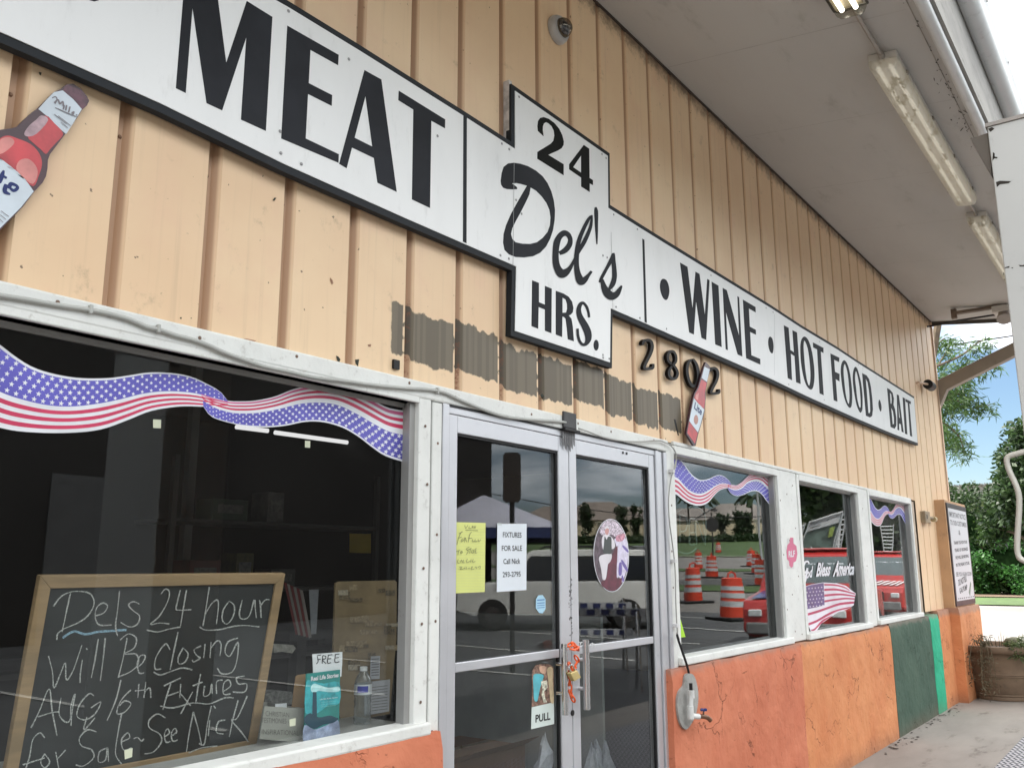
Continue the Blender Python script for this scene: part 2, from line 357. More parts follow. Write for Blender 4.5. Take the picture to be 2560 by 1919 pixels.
# right-hand road seen past the corner
sheet('driveway', rng(12.95, 19.5, 3), [-2.9, -1, 0, 3, 8, 16, 30], pmat('grey_driveway', (.22, .22, .215), .85, 0, .12, .8, .4, 70, dirt=.3), .004)
sheet('road', rng(19.5, 41, 6), [-2.9, 0, 4, 10, 20, 40, 90], ROAD, .004)
sheet('roadside_grass', rng(41, 50, 3), [-2.9, 0, 4, 10, 20, 40, 90], LAWN, .05)
sheet('bare_soil', rng(50, 58, 2), [-2.9, 0, 4, 10, 20, 40, 90], pmat('leaf_litter_soil', (.10, .065, .04), .95, 0, .3, 1.5, .6, 30), .09)
b = MB()
for x in (20.0, 26.5, 39.5): b.quad((x, -2.9, GZ+.010), (x+.16, -2.9, GZ+.010), (x+.16, 90, GZ+.010), (x, 90, GZ+.010))
for x0, y0 in [(6, -12), (6, -14.8), (6, -17.6), (12, -9), (12, -11.8), (12, -14.6), (18, -7), (18, -9.8)]:
    pass
struct(b.build('road_marking', LINE))
b = MB()
for k in range(9):
    x = 3+2.75*k
    b.quad((x, -10.5, terrain(x, -10.5)+.012), (x+.11, -10.5, terrain(x+.11, -10.5)+.012), (x+.11, -5.4, terrain(x+.11, -5.4)+.012), (x, -5.4, terrain(x, -5.4)+.012))
struct(b.build('parking_line', LINE))
# walkway slab under the canopy
b = MB(); b.box(-6, 12.95, -2.9, -.03, GZ-.2, -1.547)
struct(b.build('walkway', CONC, bev=.012))

# ================================================================== THE SHOP
SHOP = thing('store_building', 'long peach metal-sided shop front with orange stucco base under a deep canopy', 'shop building', (6, .3, -1.55))
XR = 12.60; X00 = 2.485
# siding: one sheet per rib bay: proud pan, then a recessed channel
k0 = -13
def panel(xa, z0, z1, w=.305):
    c = .014; d = .026
    prof = [(0, 0), (w-.058, 0), (w-.054, d), (w-.030, d), (w-.006, 0), (w, 0)]
    b = MB(); i = 0
    wob = [random.uniform(-.002, .002) for _ in range(2)]
    for z in (z0, (z0+z1)/2, z1):
        for j, (x, y) in enumerate(prof): b.v.append(Vector((xa+x, y+(wob[0] if j in (1,) else 0), z)))
    n = len(prof)
    for r_ in range(2):
        for j in range(n-1): a = r_*n+j; b.f.append((a, a+1, a+1+n, a+n))
    return b
ribs = []
k = k0
while X00+.305*k+.03 < XR:
    xa = X00+.305*k+.030; w = .305
    if xa+w > XR: w = XR-xa
    z0 = .712
    if xa+.15 > 10.62: z0 = -.50
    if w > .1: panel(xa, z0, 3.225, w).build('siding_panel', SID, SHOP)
    if w == .305: ribs.append((xa+w-.041, z0))
    k += 1
fb = MB()
for xr, z0 in [r_ for r_ in ribs if r_[0] > .3]:
    for z in (1.24, 2.08, 2.62, 3.13): fb.lathe([(.0065, 0), (.0065, .0015), (.003, .004)], (xr+random.uniform(-.004, .004), .0255, z+random.uniform(-.01, .01)), 6, 'y')
fb.build('fasteners', pmat('rusty_fastener', (.22, .13, .08), .7, .2, .4, 30), SHOP, kind='stuff')
# filler of siding left of the long one where the last window ends
# corner trim and return wall
MB().box(XR, XR+.055, -.012, .09, -.5, 3.2).build('corner_trim', pmat('corner_trim_paint', (.66, .47, .33), .5, 0, .08, 3, 0, dirt=.3), SHOP, bev=.004)
MB().box(XR-.12, XR+.03, .09, 9.0, -1.55, 3.24).build('side_wall', pmat('side_wall_paint', (.55, .42, .30), .6, 0, .1, 1), SHOP)
MB().box(-4.4, -4.25, .1, 9.0, -1.55, 3.24).build('side_wall', MATS['side_wall_paint'], SHOP)
MB().box(-4.4, XR+.03, 9.0, 9.15, -1.55, 3.24).build('rear_wall', MATS['side_wall_paint'], SHOP)
# rusty screws at the feet of the channels
for (u, v) in [(228, 737), (476, 796), (683, 848)]:
    p = onY(u, v, .02); MB().lathe([(.0085, 0), (.0085, .002), (.005, .004), (.005, .007)], (p.x, .026, p.z), 10, 'y').build('screw', pmat('rusty_screw', (.25, .12, .06), .7, .3, .3, 40), SHOP)
for (u, v) in [(1005, 150), (1100, 700), (930, 430), (1245, 330)]: pass
# roof and soffit
def ry(y): return 3.205+.12*y
b = MB(); YE = -1.60
b.quad((-5, .0, ry(0)), (XR+.02, .0, ry(0)), (XR+.02, YE, ry(YE)), (-5, YE, ry(YE)))
b.v += [p+Vector((0, 0, .02)) for p in b.v[:4]]; b.f += [(4, 7, 6, 5), (0, 4, 5, 1), (1, 5, 6, 2), (2, 6, 7, 3), (3, 7, 4, 0)]
b.build('soffit', SOF, SHOP)
# soffit seams: thin dark gaps between the boards, and the strip of board along the edge
b = MB()
for x in (3.64, 4.86, 6.08, 7.30, 8.52, 9.74):
    b.quad((x, -.02, ry(-.02)-.002), (x+.0022, -.02, ry(-.02)-.002), (x+.0022, -1.48, ry(-1.48)-.002), (x, -1.48, ry(-1.48)-.002))
b.quad((-5, -1.497, ry(-1.497)-.002), (XR, -1.497, ry(-1.497)-.002), (XR, -1.503, ry(-1.503)-.002), (-5, -1.503, ry(-1.503)-.002))
b.build('seam', pmat('soffit_seam', (.26, .24, .21), .9, 0, .5, 6), SHOP)
b = MB(); random.seed(3)
for i in range(60):
    x = random.choice([5.2, 5.9, 6.1, 6.4, 6.6])+random.gauss(0, .35); y = -1.50+random.gauss(0, .012)
    if i % 3 == 0: y += random.uniform(-.03, .07)
    w, h = random.uniform(.004, .028)*(2 if i % 9 == 0 else 1), random.uniform(.0015, .006); q = random.uniform(-.5, .5); c = [(math.cos(a_)*w*random.uniform(.4, 1), math.sin(a_)*h*random.uniform(.4, 1)) for a_ in [j*.785 for j in range(8)]]
    pts = [(x+a_*math.cos(q)-b_*math.sin(q), y+a_*math.sin(q)+b_*math.cos(q)) for a_, b_ in c]
    b.f.append(tuple(range(len(b.v), len(b.v)+8))); b.v += [Vector((a_, b_, ry(b_)-.003)) for a_, b_ in pts]
b.build('peeled_spots', pmat('peeled_dark', (.03, .025, .02), .9), SHOP, kind='stuff')
# dark line where wall meets soffit
MB().box(-5, XR, -.012, .004, ry(0)-.012, ry(0)+.01).build('wall_joint', pmat('dark_joint', (.05, .035, .025), .9, 0, .4, 8), SHOP)
# fascia, edge pipe, gutter
MB().box(-5, XR+.02, YE-.030, YE-.004, ry(YE)-.02, 3.46).build('fascia', FAS, SHOP)
MB().tube([(-5, YE+.022, ry(YE)-.037), (XR, YE+.022, ry(YE)-.037)], .034, 14).build('edge_pipe', GUT, SHOP, smooth=True)
b = MB(); pr = [(0, 3.45), (-.02, 3.44), (-.065, 3.445), (-.10, 3.475), (-.112, 3.52), (-.112, 3.58), (-.125, 3.60), (-.125, 3.62), (-.1, 3.62), (-.1, 3.60), (-.008, 3.60)]
pts = [Vector((-5, YE-.034+y, z)) for y, z in pr]; b.prism(pts, (XR+5.02, 0, 0)); b.build('gutter', GUT, SHOP, smooth=True)
MB().box(-5, XR+.02, YE-.03, 9.2, 3.47, 3.56).build('roof', pmat('roof_sheet', (.45, .45, .44), .5, .4), SHOP)
for x in [1.5+.9*i for i in range(9)]: MB().box(x, x+.02, YE-.165, YE-.034, 3.60, 3.625).build('gutter_strap', GUT, SHOP)
# far end edge of canopy, brace
b = MB(); b.prism([(XR+.02, .0, 3.16), (XR+.02, YE, ry(YE)-.05), (XR+.02, YE, 3.46), (XR+.02, .0, 3.46)], (.03, 0, 0)); b.build('end_fascia', pmat('end_fascia_dark', (.07, .06, .05), .7), SHOP)
BRM = pmat('brace_paint', (.27, .23, .185), .6, 0, .1, 3, 0, dirt=.3)
p = [onX(2343, 948, 12.6), onX(2345, 990, 12.6), onX(2372, 963, 12.6), onX(2440, 940, 12.6), onX(2520, 902, 12.6), onX(2530, 862, 12.6), onX(2480, 884, 12.6), onX(2400, 925, 12.6)]
q1, q2 = onX(2350, 955, 12.6), onX(2525, 868, 12.6)
a = Vector((12.62, 0, 2.30)); d = (q2-q1).normalized(); e = a+d*2.0
MB().prism([a+Vector((0, 0, .1)), e+Vector((0, 0, .1)), e-Vector((0, 0, .06)), a+d*.12-Vector((0, 0, .08)), a-Vector((0, 0, .26))], (.14, 0, 0)).build('canopy_brace', BRM, SHOP, bev=.008)
# tall white sheet-metal pillar close to the camera, with cap, bracket and bent pipe
CO = thing('metal_pillar', 'tall white sheet metal pillar with chipped paint at the right edge', 'pillar', (3.0, -2.3, -1.60))
PXX = 2.79; zc = onX(2468, 318, PXX).z
MB().box(PXX, PXX+.42, -2.62, onX(2468, 320, PXX).y, -1.60, zc).build('pillar_body', COLM, CO, bev=.003)
MB().box(PXX-.004, PXX+.426, -2.63, onX(2468, 320, PXX).y+.005, zc, zc+.011).build('cap', pmat('cap_rusty', (.30, .28, .26), .7, 0, .3, 5, dirt=.8, dcol=(.09, .05, .035)), CO)
MB().prism([onX(u, v, PXX+.01) for u, v in [(2426, 347), (2474, 331), (2479, 440)]], (.05, 0, 0)).build('bracket', pmat('bracket_brown', (.10, .085, .07), .7, 0, .1, 4), CO)
def chip(P_, pr_=None): MB().prism([onX(u, v, PXX-.0006) for u, v in P_], (.0004, 0, 0)).build('paint_chip', MATS['peeled_dark'], CO)
for P_ in ([(2482, 380), (2487, 384), (2486, 396), (2481, 402)], [(2484, 391), (2494, 393), (2493, 396), (2484, 396)], [(2490, 455), (2500, 452), (2528, 453), (2533, 449), (2522, 458), (2500, 461), (2492, 468)], [(2512, 668), (2524, 665), (2523, 669), (2512, 670)], [(2527, 669), (2533, 668), (2532, 671)], [(2546, 662), (2556, 663), (2566, 660), (2566, 666), (2550, 666)], [(2508, 682), (2510, 680), (2511, 686), (2509, 688)], [(2510, 698), (2512, 697), (2512, 701)], [(2470, 322), (2480, 318), (2486, 322), (2476, 330)]): chip(P_)
b = MB(); pp = [onX(u, v, PXX-.02) for (u, v) in [(2562, 1128), (2541, 1134), (2522, 1140), (2517, 1152), (2524, 1178), (2538, 1208), (2547, 1236), (2548, 1270), (2545, 1320), (2543, 1368), (2548, 1392), (2564, 1402), (2590, 1405)]]
b.tube(smooth_curve(pp, 5), .0075, 12).build('bent_pipe', pmat('pipe_paint', (.50, .49, .44), .45, .1, .08, 4), CO, smooth=True)
# base wall, moulded to a slightly lumpy surface
def stuc(x0, x1, y0, z0, z1, m, label=None, y1=.06, nx=None, amp=.006):
    nx = nx or max(2, int((x1-x0)/.05)); nz = max(4, int((z1-z0)/.06)); b = MB()
    for i in range(nx+1):
        for j in range(nz+1):
            x = x0+(x1-x0)*i/nx; z = z0+(z1-z0)*j/nz
            q = noise.noise(Vector((x*3.1, 2.2, z*3.1)))*amp+noise.noise(Vector((x*9, 7, z*9)))*amp*.45
            top = 0
            if j == nz: z += noise.noise(Vector((x*4, 0, 1)))*.008; q += .012
            b.v.append(Vector((x, y0+q, z)))
    n = nz+1
    for i in range(nx):
        for j in range(nz): a = i*n+j; b.f.append((a, a+n, a+n+1, a+1))
    o = len(b.v)
    for i in range(nx+1): p = b.v[i*n+nz]; b.v.append(Vector((p.x, y1, p.z+.004)))
    for i in range(nx): b.f.append((i*n+nz, (i+1)*n+nz, o+i+1, o+i))
    e = len(b.v); b.v += [Vector((x0, y1, z0)), Vector((x1, y1, z0))]
    b.f.append(tuple([e]+[j for j in range(n)]+[o])); b.f.append(tuple([e+1, o+nx]+[nx*n+j for j in reversed(range(n))]))
    ob = b.build('base_wall', m, SHOP, smooth=True, label=label); return ob
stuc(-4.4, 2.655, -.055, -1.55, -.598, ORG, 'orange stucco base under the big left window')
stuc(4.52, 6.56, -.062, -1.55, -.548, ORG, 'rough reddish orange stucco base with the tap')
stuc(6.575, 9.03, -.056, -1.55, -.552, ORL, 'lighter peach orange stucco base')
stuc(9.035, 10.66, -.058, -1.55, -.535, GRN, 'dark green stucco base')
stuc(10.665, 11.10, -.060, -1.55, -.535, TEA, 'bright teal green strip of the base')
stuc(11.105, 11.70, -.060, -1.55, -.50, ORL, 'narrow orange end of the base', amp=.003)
MB().box(6.557, 6.58, -.052, .0, -1.55, -.56).build('base_joint', pmat('rough_joint', (.30, .10, .05), .9, 0, .4, 9, .6, 30), SHOP)
# corner pilaster (orange foot, tan upper box)
stuc(11.705, 13.02, -.165, -1.55, -.49, ORL, 'orange corner pier at the far end', y1=.5, amp=.004)
MB().box(11.72, 12.98, -.118, .10, -.49, .775).build('pilaster', pmat('tan_board', (.50, .30, .16), .6, 0, .1, 3, .1, 20, dirt=.3), SHOP, bev=.004)
# -------- interior shell
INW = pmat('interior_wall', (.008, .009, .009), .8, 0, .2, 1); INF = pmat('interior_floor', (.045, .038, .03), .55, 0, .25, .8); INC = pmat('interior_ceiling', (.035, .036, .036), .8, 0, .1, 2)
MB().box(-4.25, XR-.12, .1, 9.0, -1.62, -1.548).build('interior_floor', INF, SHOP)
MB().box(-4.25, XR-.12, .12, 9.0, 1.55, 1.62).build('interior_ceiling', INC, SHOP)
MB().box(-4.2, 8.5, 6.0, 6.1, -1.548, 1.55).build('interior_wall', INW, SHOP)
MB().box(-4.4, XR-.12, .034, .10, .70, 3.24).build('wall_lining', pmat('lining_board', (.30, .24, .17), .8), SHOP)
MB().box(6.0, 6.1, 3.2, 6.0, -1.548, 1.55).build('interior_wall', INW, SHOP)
for x0, x1 in [(10.58, XR-.1)]: MB().box(x0, x1, .034, .10, -1.55, .70).build('wall_lining', MATS['lining_board'], SHOP)
for x0, x1 in [(-4.3, 2.63), (4.7, XR-.1)]: MB().box(x0, x1, .062, .12, -1.55, -.62).build('wall_lining', MATS['lining_board'], SHOP)

# -------- white wooden surround of openings
def fr(x0, x1, y0, y1, z0, z1, name='window_frame', m=None, parent=None, bev=.004, label=None):
    return MB().box(x0, x1, y0, y1, z0, z1).build(name, m or WHT, parent or SHOP, bev=bev, label=label)
# header board: slopes slightly like in the photo
MB().box(-4.4, 4.66, -.022, .06, .648, .716).build('header_board', WHT, SHOP, bev=.008)
MB().box(-4.4, 2.545, -.010, .05, .628, .646).build('header_trim', WHT, SHOP, bev=.003)
def window(name, x0, x1, z0, z1, gm, wl, wr, label):
    """frame (stiles, rails) with a pane and sill as sub-parts"""
    f = MB(); f.box(x0-wl, x0, -.018, .07, z0-.02, z1+.045); f.box(x1, x1+wr, -.018, .07, z0-.02, z1+.045); f.box(x0+.001, x1-.001, -.020, .07, z1, z1+.048)
    o = f.build('window_frame', WHT, SHOP, bev=.004, label=label)
    MB().box(x0+.001, x1-.001, .052, .057, z0, z1).build('pane', gm, o)
    g = MB(); g.box(x0, x0+.018, .030, .051, z0, z1); g.box(x1-.030, x1, .004, .020, z0, z1); g.box(x1-.022, x1, .021, .051, z0, z1); g.box(x0+.018, x1-.03, .034, .051, z1-.016, z1)
    g.build('glazing_bead', ALD, o)
    s = MB(); s.box(x0-wl, x1+wr, -.045, .062, z0-.045, z0); s.build('sill', WHT, o, bev=.008)
    return o
wbig = window('window', -3.6, 2.532, -.560, .628, GL, .06, .070, 'white frame of the large left window')
MB().box(2.612, 2.668, -.018, .07, -1.55, .645).build('door_post', WHT, SHOP, bev=.004)
MB().box(2.602, 2.612, -.002, .06, -.60, .645).build('frame_gap', BLK, SHOP)
w2 = window('window', 4.735, 6.415, -.498, .648, GLW, .050, .075, 'white frame of the window right of the door')
w3 = window('window', 6.880, 8.46, -.498, .650, GLW, .050, .065, 'white frame of the middle right window')
w4 = window('window', 8.835, 10.46, -.490, .656, GLD, .050, .040, 'white frame of the far right window')
fr(6.492, 6.828, -.010, .06, -.54, .700, 'window_post'); fr(8.527, 8.783, -.010, .06, -.54, .700, 'window_post')
MB().box(4.74, 10.5, -.016, .03, .700, .722).build('header_trim', WHT, SHOP, bev=.004)
MB().box(8.78, 10.58, -.03, .02, -.553, -.537).build('sill_strip', pmat('bare_wood_sill', (.28, .15, .11), .8, 0, .3, 9, .3, 30), SHOP)
MB().box(10.50, 10.62, -.012, .05, -.53, .69).build('window_trim', pmat('weathered_trim', (.45, .37, .28), .7, 0, .25, 4, .2, 20, dirt=.8, dcol=(.10, .06, .04)), SHOP)
# inside sill shelf of big window
MB().box(-3.6, 2.6, .065, .62, -.600, -.575).build('window_shelf', pmat('shelf_grey', (.30, .30, .28), .6, 0, .15, 3, dirt=.4), SHOP, bev=.003)

NAILM = pmat('nail_rust', (.18, .12, .09), .7, .2, .3, 40)
for (x, ys, zs) in ((2.575, -.0205, (.55, .30, .02, -.22, -.50)), (2.640, -.0185, (.48, .12, -.20, -.62, -1.0, -1.3)), (4.665, -.0205, (.52, .35, .10, -.12, -.38, -.60)), (6.45, -.0185, (.5, .1, -.3)), (6.60, -.0105, (.55, .2, -.2, -.45)), (6.75, -.0105, (.6, .25, -.1, -.5)), (8.6, -.0105, (.5, .0, -.4))):
    for z in zs: MB().lathe([(.006, 0), (.006, .001), (.002, .0022)], (x+random.uniform(-.012, .012), ys, z+random.uniform(-.03, .03)), 8, 'y').build('nail', NAILM, SHOP)
for x in [-.1+.42*i for i in range(12)]: MB().lathe([(.006, 0), (.006, .001), (.002, .0022)], (x+random.uniform(-.1, .1), -.0225, .695+random.uniform(-.012, .006)), 8, 'y').build('nail', NAILM, SHOP)
# -------- storefront door: aluminium frame and two glazed leaves
fm = MB(); fm.box(2.672, 2.712, -.020, .07, -1.55, .648); fm.box(2.714, 4.52, -.016, .055, .612, .646)
for i, x in enumerate((4.492, 4.545, 4.592)): fm.box(x, x+(.040 if i < 2 else .035), -.024+.010*(i % 2), .05, -1.55, .64)
DF = fm.build('door_frame', ALU, SHOP, bev=.003)
MB().box(4.632, 4.684, -.020, .06, -1.55, .70).build('door_post', WHT, SHOP, bev=.005, label='flaking white post right of the door with cable clips')
MB().box(2.712, 4.515, -.020, .02, .640, .650).build('weather_strip', BLK, SHOP)
def leaf(x0, x1, sl, sr, label):
    b = MB(); zt = .610; zg = .538
    b.box(x0, x0+sl, -.014, .034, -1.53, zt); b.box(x1-sr, x1, -.014, .034, -1.53, zt); b.box(x0+sl, x1-sr, -.0135, .0335, zg, zt); b.box(x0+sl, x1-sr, -.0135, .0335, -1.53, -1.36)
    o = b.build('door', ALU, SHOP, bev=.003, label=label)
    MB().box(x0+sl+.001, x1-sr-.001, .008, .013, -1.36, zg).build('pane', GL, o)
    g = MB(); z1_, z0_ = zg, -1.36
    for a0, a1 in ((x0+sl+.0005, x0+sl+.008), (x1-sr-.012, x1-sr-.0005)): g.box(a0, a1, -.006, .007, z0_, z1_)
    g.box(x0+sl+.008, x1-sr-.012, -.006, .007, z1_-.010, z1_-.0005)
    g.build('gasket', BLK, o)
    MB().box(x0+sl, x1-sr-.010, -.012, .006, -.404, -.368).build('push_rail', ALU, o, bev=.003)
    return o
d1 = leaf(2.716, 3.603, .054, .088, 'left glazed aluminium door leaf'); d2 = leaf(3.609, 4.486, .064, .060, 'right glazed aluminium door leaf')
def pull(u0, v0, u1, v1, rad, par, off=.055):
    a = onY(u0, v0, -off); c = onY(u1, v1, -off); x = (a.x+c.x)/2
    b = MB(); b.tube([(x, -off, a.z), (x, -off, c.z)], rad, 14); 
    for z in (a.z-.09, c.z+.09): b.tube([(x, -off, z), (x, -.012, z)], rad*.6, 10)
    return b.build('handle', CHR, par, smooth=True)
pull(1410, 1608, 1414, 1786, .014, d1); pull(1466, 1598, 1466, 1773, .016, d2)
MB().lathe([(.013, 0), (.013, .004), (.006, .005)], (onY(1424, 1780).x, -.0145, onY(1424, 1780).z), 12, 'y').build('lock_cylinder', BLK, d2)
p = onY(1424, 1745, -.02); MB().box(p.x-.02, p.x+.02, -.018, -.014, p.z-.01, p.z+.05).build('lock_plate', ALU, d2)
for (u, v) in [(1558, 1131), (1567, 1133)]:
    p = onY(u, v, -.016); MB().lathe([(.007, 0), (.007, .003)], (p.x, -.0145, p.z), 10, 'y').build('screw', BLK, d2)
b = MB(); random.seed(5); pz = onY(1425, 1500, -.0145)
for i in range(34):
    x = pz.x+random.uniform(-.012, .014); z = pz.z+random.uniform(-.16, .10); w = random.uniform(.003, .01); h = random.uniform(.003, .012)
    b.prism([(x, -.0148, z), (x+w, -.0148, z+random.uniform(-.002, .003)), (x+w*.9, -.0148, z+h), (x, -.0148, z+h*.9)], (0, .0004, 0))
b.build('adhesive_residue', pmat('residue_grey', (.10, .10, .10), .7), d1)

# ================================================================== LETTERING HELPERS
def circ(c, rx, ry, n=20): return [(c[0]+rx*math.cos(2*math.pi*i/n), c[1]+ry*math.sin(2*math.pi*i/n)) for i in range(n)]
def closed_curve(pts, n=3):
    P = [Vector((p[0], p[1], 0)) for p in pts]; m = len(P); out = []
    for i in range(m):
        a, b, c, d = P[(i-1) % m], P[i], P[(i+1) % m], P[(i+2) % m]
        for k in range(n):
            t = k/n; q = .5*((2*b)+(-a+c)*t+(2*a-5*b+4*c-d)*t*t+(-a+3*b-3*c+d)*t**3); out.append((q.x, q.y))
    return out
def shape(name, tr, pts, y, m, par, holes=(), th=.0008, round_=False, label=None, onf=None):
    """outline traced on the photographed print, laid on its own plane with a little thickness towards the wall"""
    onf = onf or (lambda u, v: onY(u, v, y))
    g = (lambda q: closed_curve(q)) if round_ else (lambda q: q)
    b = MB(); b.prism([onf(*tr(p)) for p in g(pts)], (0, th, 0), [[onf(*tr(p)) for p in g(h)] for h in holes]); return b.build(name, m, par, label=label)
def strokes(name, tr, lines, y, m, par, w=None, n=5, onf=None, th=0.0, step=.00002, label=None):
    """brush strokes: centre lines with half widths, each a narrow ribbon on the plane"""
    b = MB(); k = 0; onf = onf or (lambda u, v: onY(u, v, y))
    for ln in lines:
        P = smooth_curve([(p[0], p[1], (p[2] if len(p) > 2 else w)) for p in ln], n) if len(ln) > 2 else [Vector((p[0], p[1], (p[2] if len(p) > 2 else w))) for p in ln]
        Ls, Rs = [], []
        for i, p in enumerate(P):
            t = P[min(i+1, len(P)-1)]-P[max(i-1, 0)]; t.z = 0; t = t.normalized() if t.length > 1e-6 else Vector((1, 0, 0)); nn = Vector((-t.y, t.x, 0))*p.z
            k += 1; off = Vector((0, -step*k, 0))
            Ls.append(onf(*tr((p.x+nn.x, p.y+nn.y)))+off); Rs.append(onf(*tr((p.x-nn.x, p.y-nn.y)))+off)
        for i in range(len(P)-1):
            if th:
                j = len(b.v); b.v += [Ls[i], Rs[i], Rs[i+1], Ls[i+1]]+[q+Vector((0, th, 0)) for q in (Ls[i], Rs[i], Rs[i+1], Ls[i+1])]
                b.f += [(j, j+1, j+2, j+3), (j+7, j+6, j+5, j+4), (j, j+3, j+7, j+4), (j+1, j+5, j+6, j+2)]
                if i == 0: b.f.append((j, j+4, j+5, j+1))
                if i == len(P)-2: b.f.append((j+3, j+2, j+6, j+7))
            else: b.quad(Ls[i], Rs[i], Rs[i+1], Ls[i+1])
    return b.build(name, m, par, label=label)
_tc = {}
def textgeo(s, bold=0.0, shear=0.0):
    k = (s, bold, shear)
    if k not in _tc:
        cu = bpy.data.curves.new('t', 'FONT'); cu.body = s; cu.offset = bold; cu.shear = shear; cu.resolution_u = 3
        ob = bpy.data.objects.new('t', cu); COL.objects.link(ob); dg = bpy.context.evaluated_depsgraph_get()
        me = bpy.data.meshes.new_from_object(ob.evaluated_get(dg))
        vs = [v.co.copy() for v in me.vertices]; fs = [tuple(p.vertices) for p in me.polygons]
        x0 = min(v.x for v in vs); x1 = max(v.x for v in vs); y0 = min(v.y for v in vs); y1 = max(v.y for v in vs)
        _tc[k] = ([((v.x-x0)/(x1-x0), (v.y-y0)/(y1-y0)) for v in vs], fs)
        bpy.data.objects.remove(ob); bpy.data.curves.remove(cu); bpy.data.meshes.remove(me)
    return _tc[k]
def text4(name, s, quad, m, par, y=None, bold=0.0, shear=0.0, onf=None, tr=None):
    """lettering fitted to a quadrilateral: bottom-left, bottom-right, top-right, top-left"""
    vs, fs = textgeo(s, bold, shear); tr = tr or (lambda p: p)
    if onf is None and y is not None: onf = lambda u, v: onY(u, v, y)
    q = [Vector(onf(*tr(p))) if onf else Vector(p) for p in quad]
    b = MB(); b.f = list(fs)
    for (a, c) in vs: b.v.append((q[0]*(1-a)+q[1]*a)*(1-c)+(q[3]*(1-a)+q[2]*a)*c)
    return b.build(name, m, par)

# ================================================================== MAIN SIGN
SY = -.050
SIGN = thing('store_sign', 'long white sign board with charcoal border reading MEAT, WINE, HOT FOOD and BAIT', 'sign', (5, -.03, 1.3))
outl = [(-420, -80), (-420, -520), (300, -238), (720, 0), (900, 111), (1172.5, 284), (1279.6, 353.8), (1279.6, 208.5), (1525.7, 383), (1527, 512), (1600, 558.5), (1666, 600), (1797, 681), (1926.5, 761), (2003.7, 812), (2093, 866), (2143.7, 900), (2233, 957), (2286, 991), (2296, 1113),
        (2233, 1090), (2141, 1052), (2015.8, 997), (1933.8, 958), (1900, 943), (1726.6, 868), (1600, 813.5), (1533, 785), (1531.5, 920), (1278.5, 838), (1282, 676), (1015, 562), (711, 428.8), (400, 279), (0, 104), (-420, -80)][:-1]
o3 = [onY(u, v, SY) for u, v in outl]
# true width frame: shrink outline by the border width in the facade plane
def inset(P, w):
    n = len(P); out = []; A = sum(P[i].x*P[(i+1) % n].z-P[(i+1) % n].x*P[i].z for i in range(n)); sg = 1 if A > 0 else -1
    for i in range(n):
        a, b_, c = P[i-1], P[i], P[(i+1) % n]
        t1 = Vector((b_.x-a.x, b_.z-a.z)).normalized(); t2 = Vector((c.x-b_.x, c.z-b_.z)).normalized()
        n1 = Vector((-t1.y, t1.x))*sg; n2 = Vector((-t2.y, t2.x))*sg; m_ = (n1+n2); m_ = m_/max(.3, m_.dot(m_)/2)
        out.append(Vector((b_.x+m_.x*w, b_.y, b_.z+m_.y*w)))
    return out
b = MB(); b.prism([p+Vector((0, .004, 0)) for p in o3], (0, .030, 0)); b.build('border', SGE, SIGN)
inn = inset(o3, .027)
b = MB(); b.prism([p for p in inn], (0, .0035, 0)); WP = b.build('white_panel', SGW, SIGN)
for (a, c, w) in [((1163, 291), (1162, 606), .012), ((1608.5, 598), (1614.5, 806), .013)]:
    p, q = onY(*a, SY-.001), onY(*c, SY-.001); b = MB(); b.prism([p+Vector((-w, 0, 0)), p+Vector((w, 0, 0)), q+Vector((w, 0, 0)), q+Vector((-w, 0, 0))], (0, .0006, 0)); b.build('divider', SGE, SIGN)
b = MB()
for (a, c) in [(cD((352, 120)), (1282, 664)), ((1527.5, 580), (1532, 775)), ((1936, 785), (1936, 938)), ((2157, 915), (2156, 1050))]:
    p, q = onY(*a, SY-.0014), onY(*c, SY-.0014); b.quad(p, p+Vector((.003, 0, 0)), q+Vector((.003, 0, 0)), q)
b.build('panel_joint', pmat('joint_grey', (.30, .31, .31), .6), SIGN)
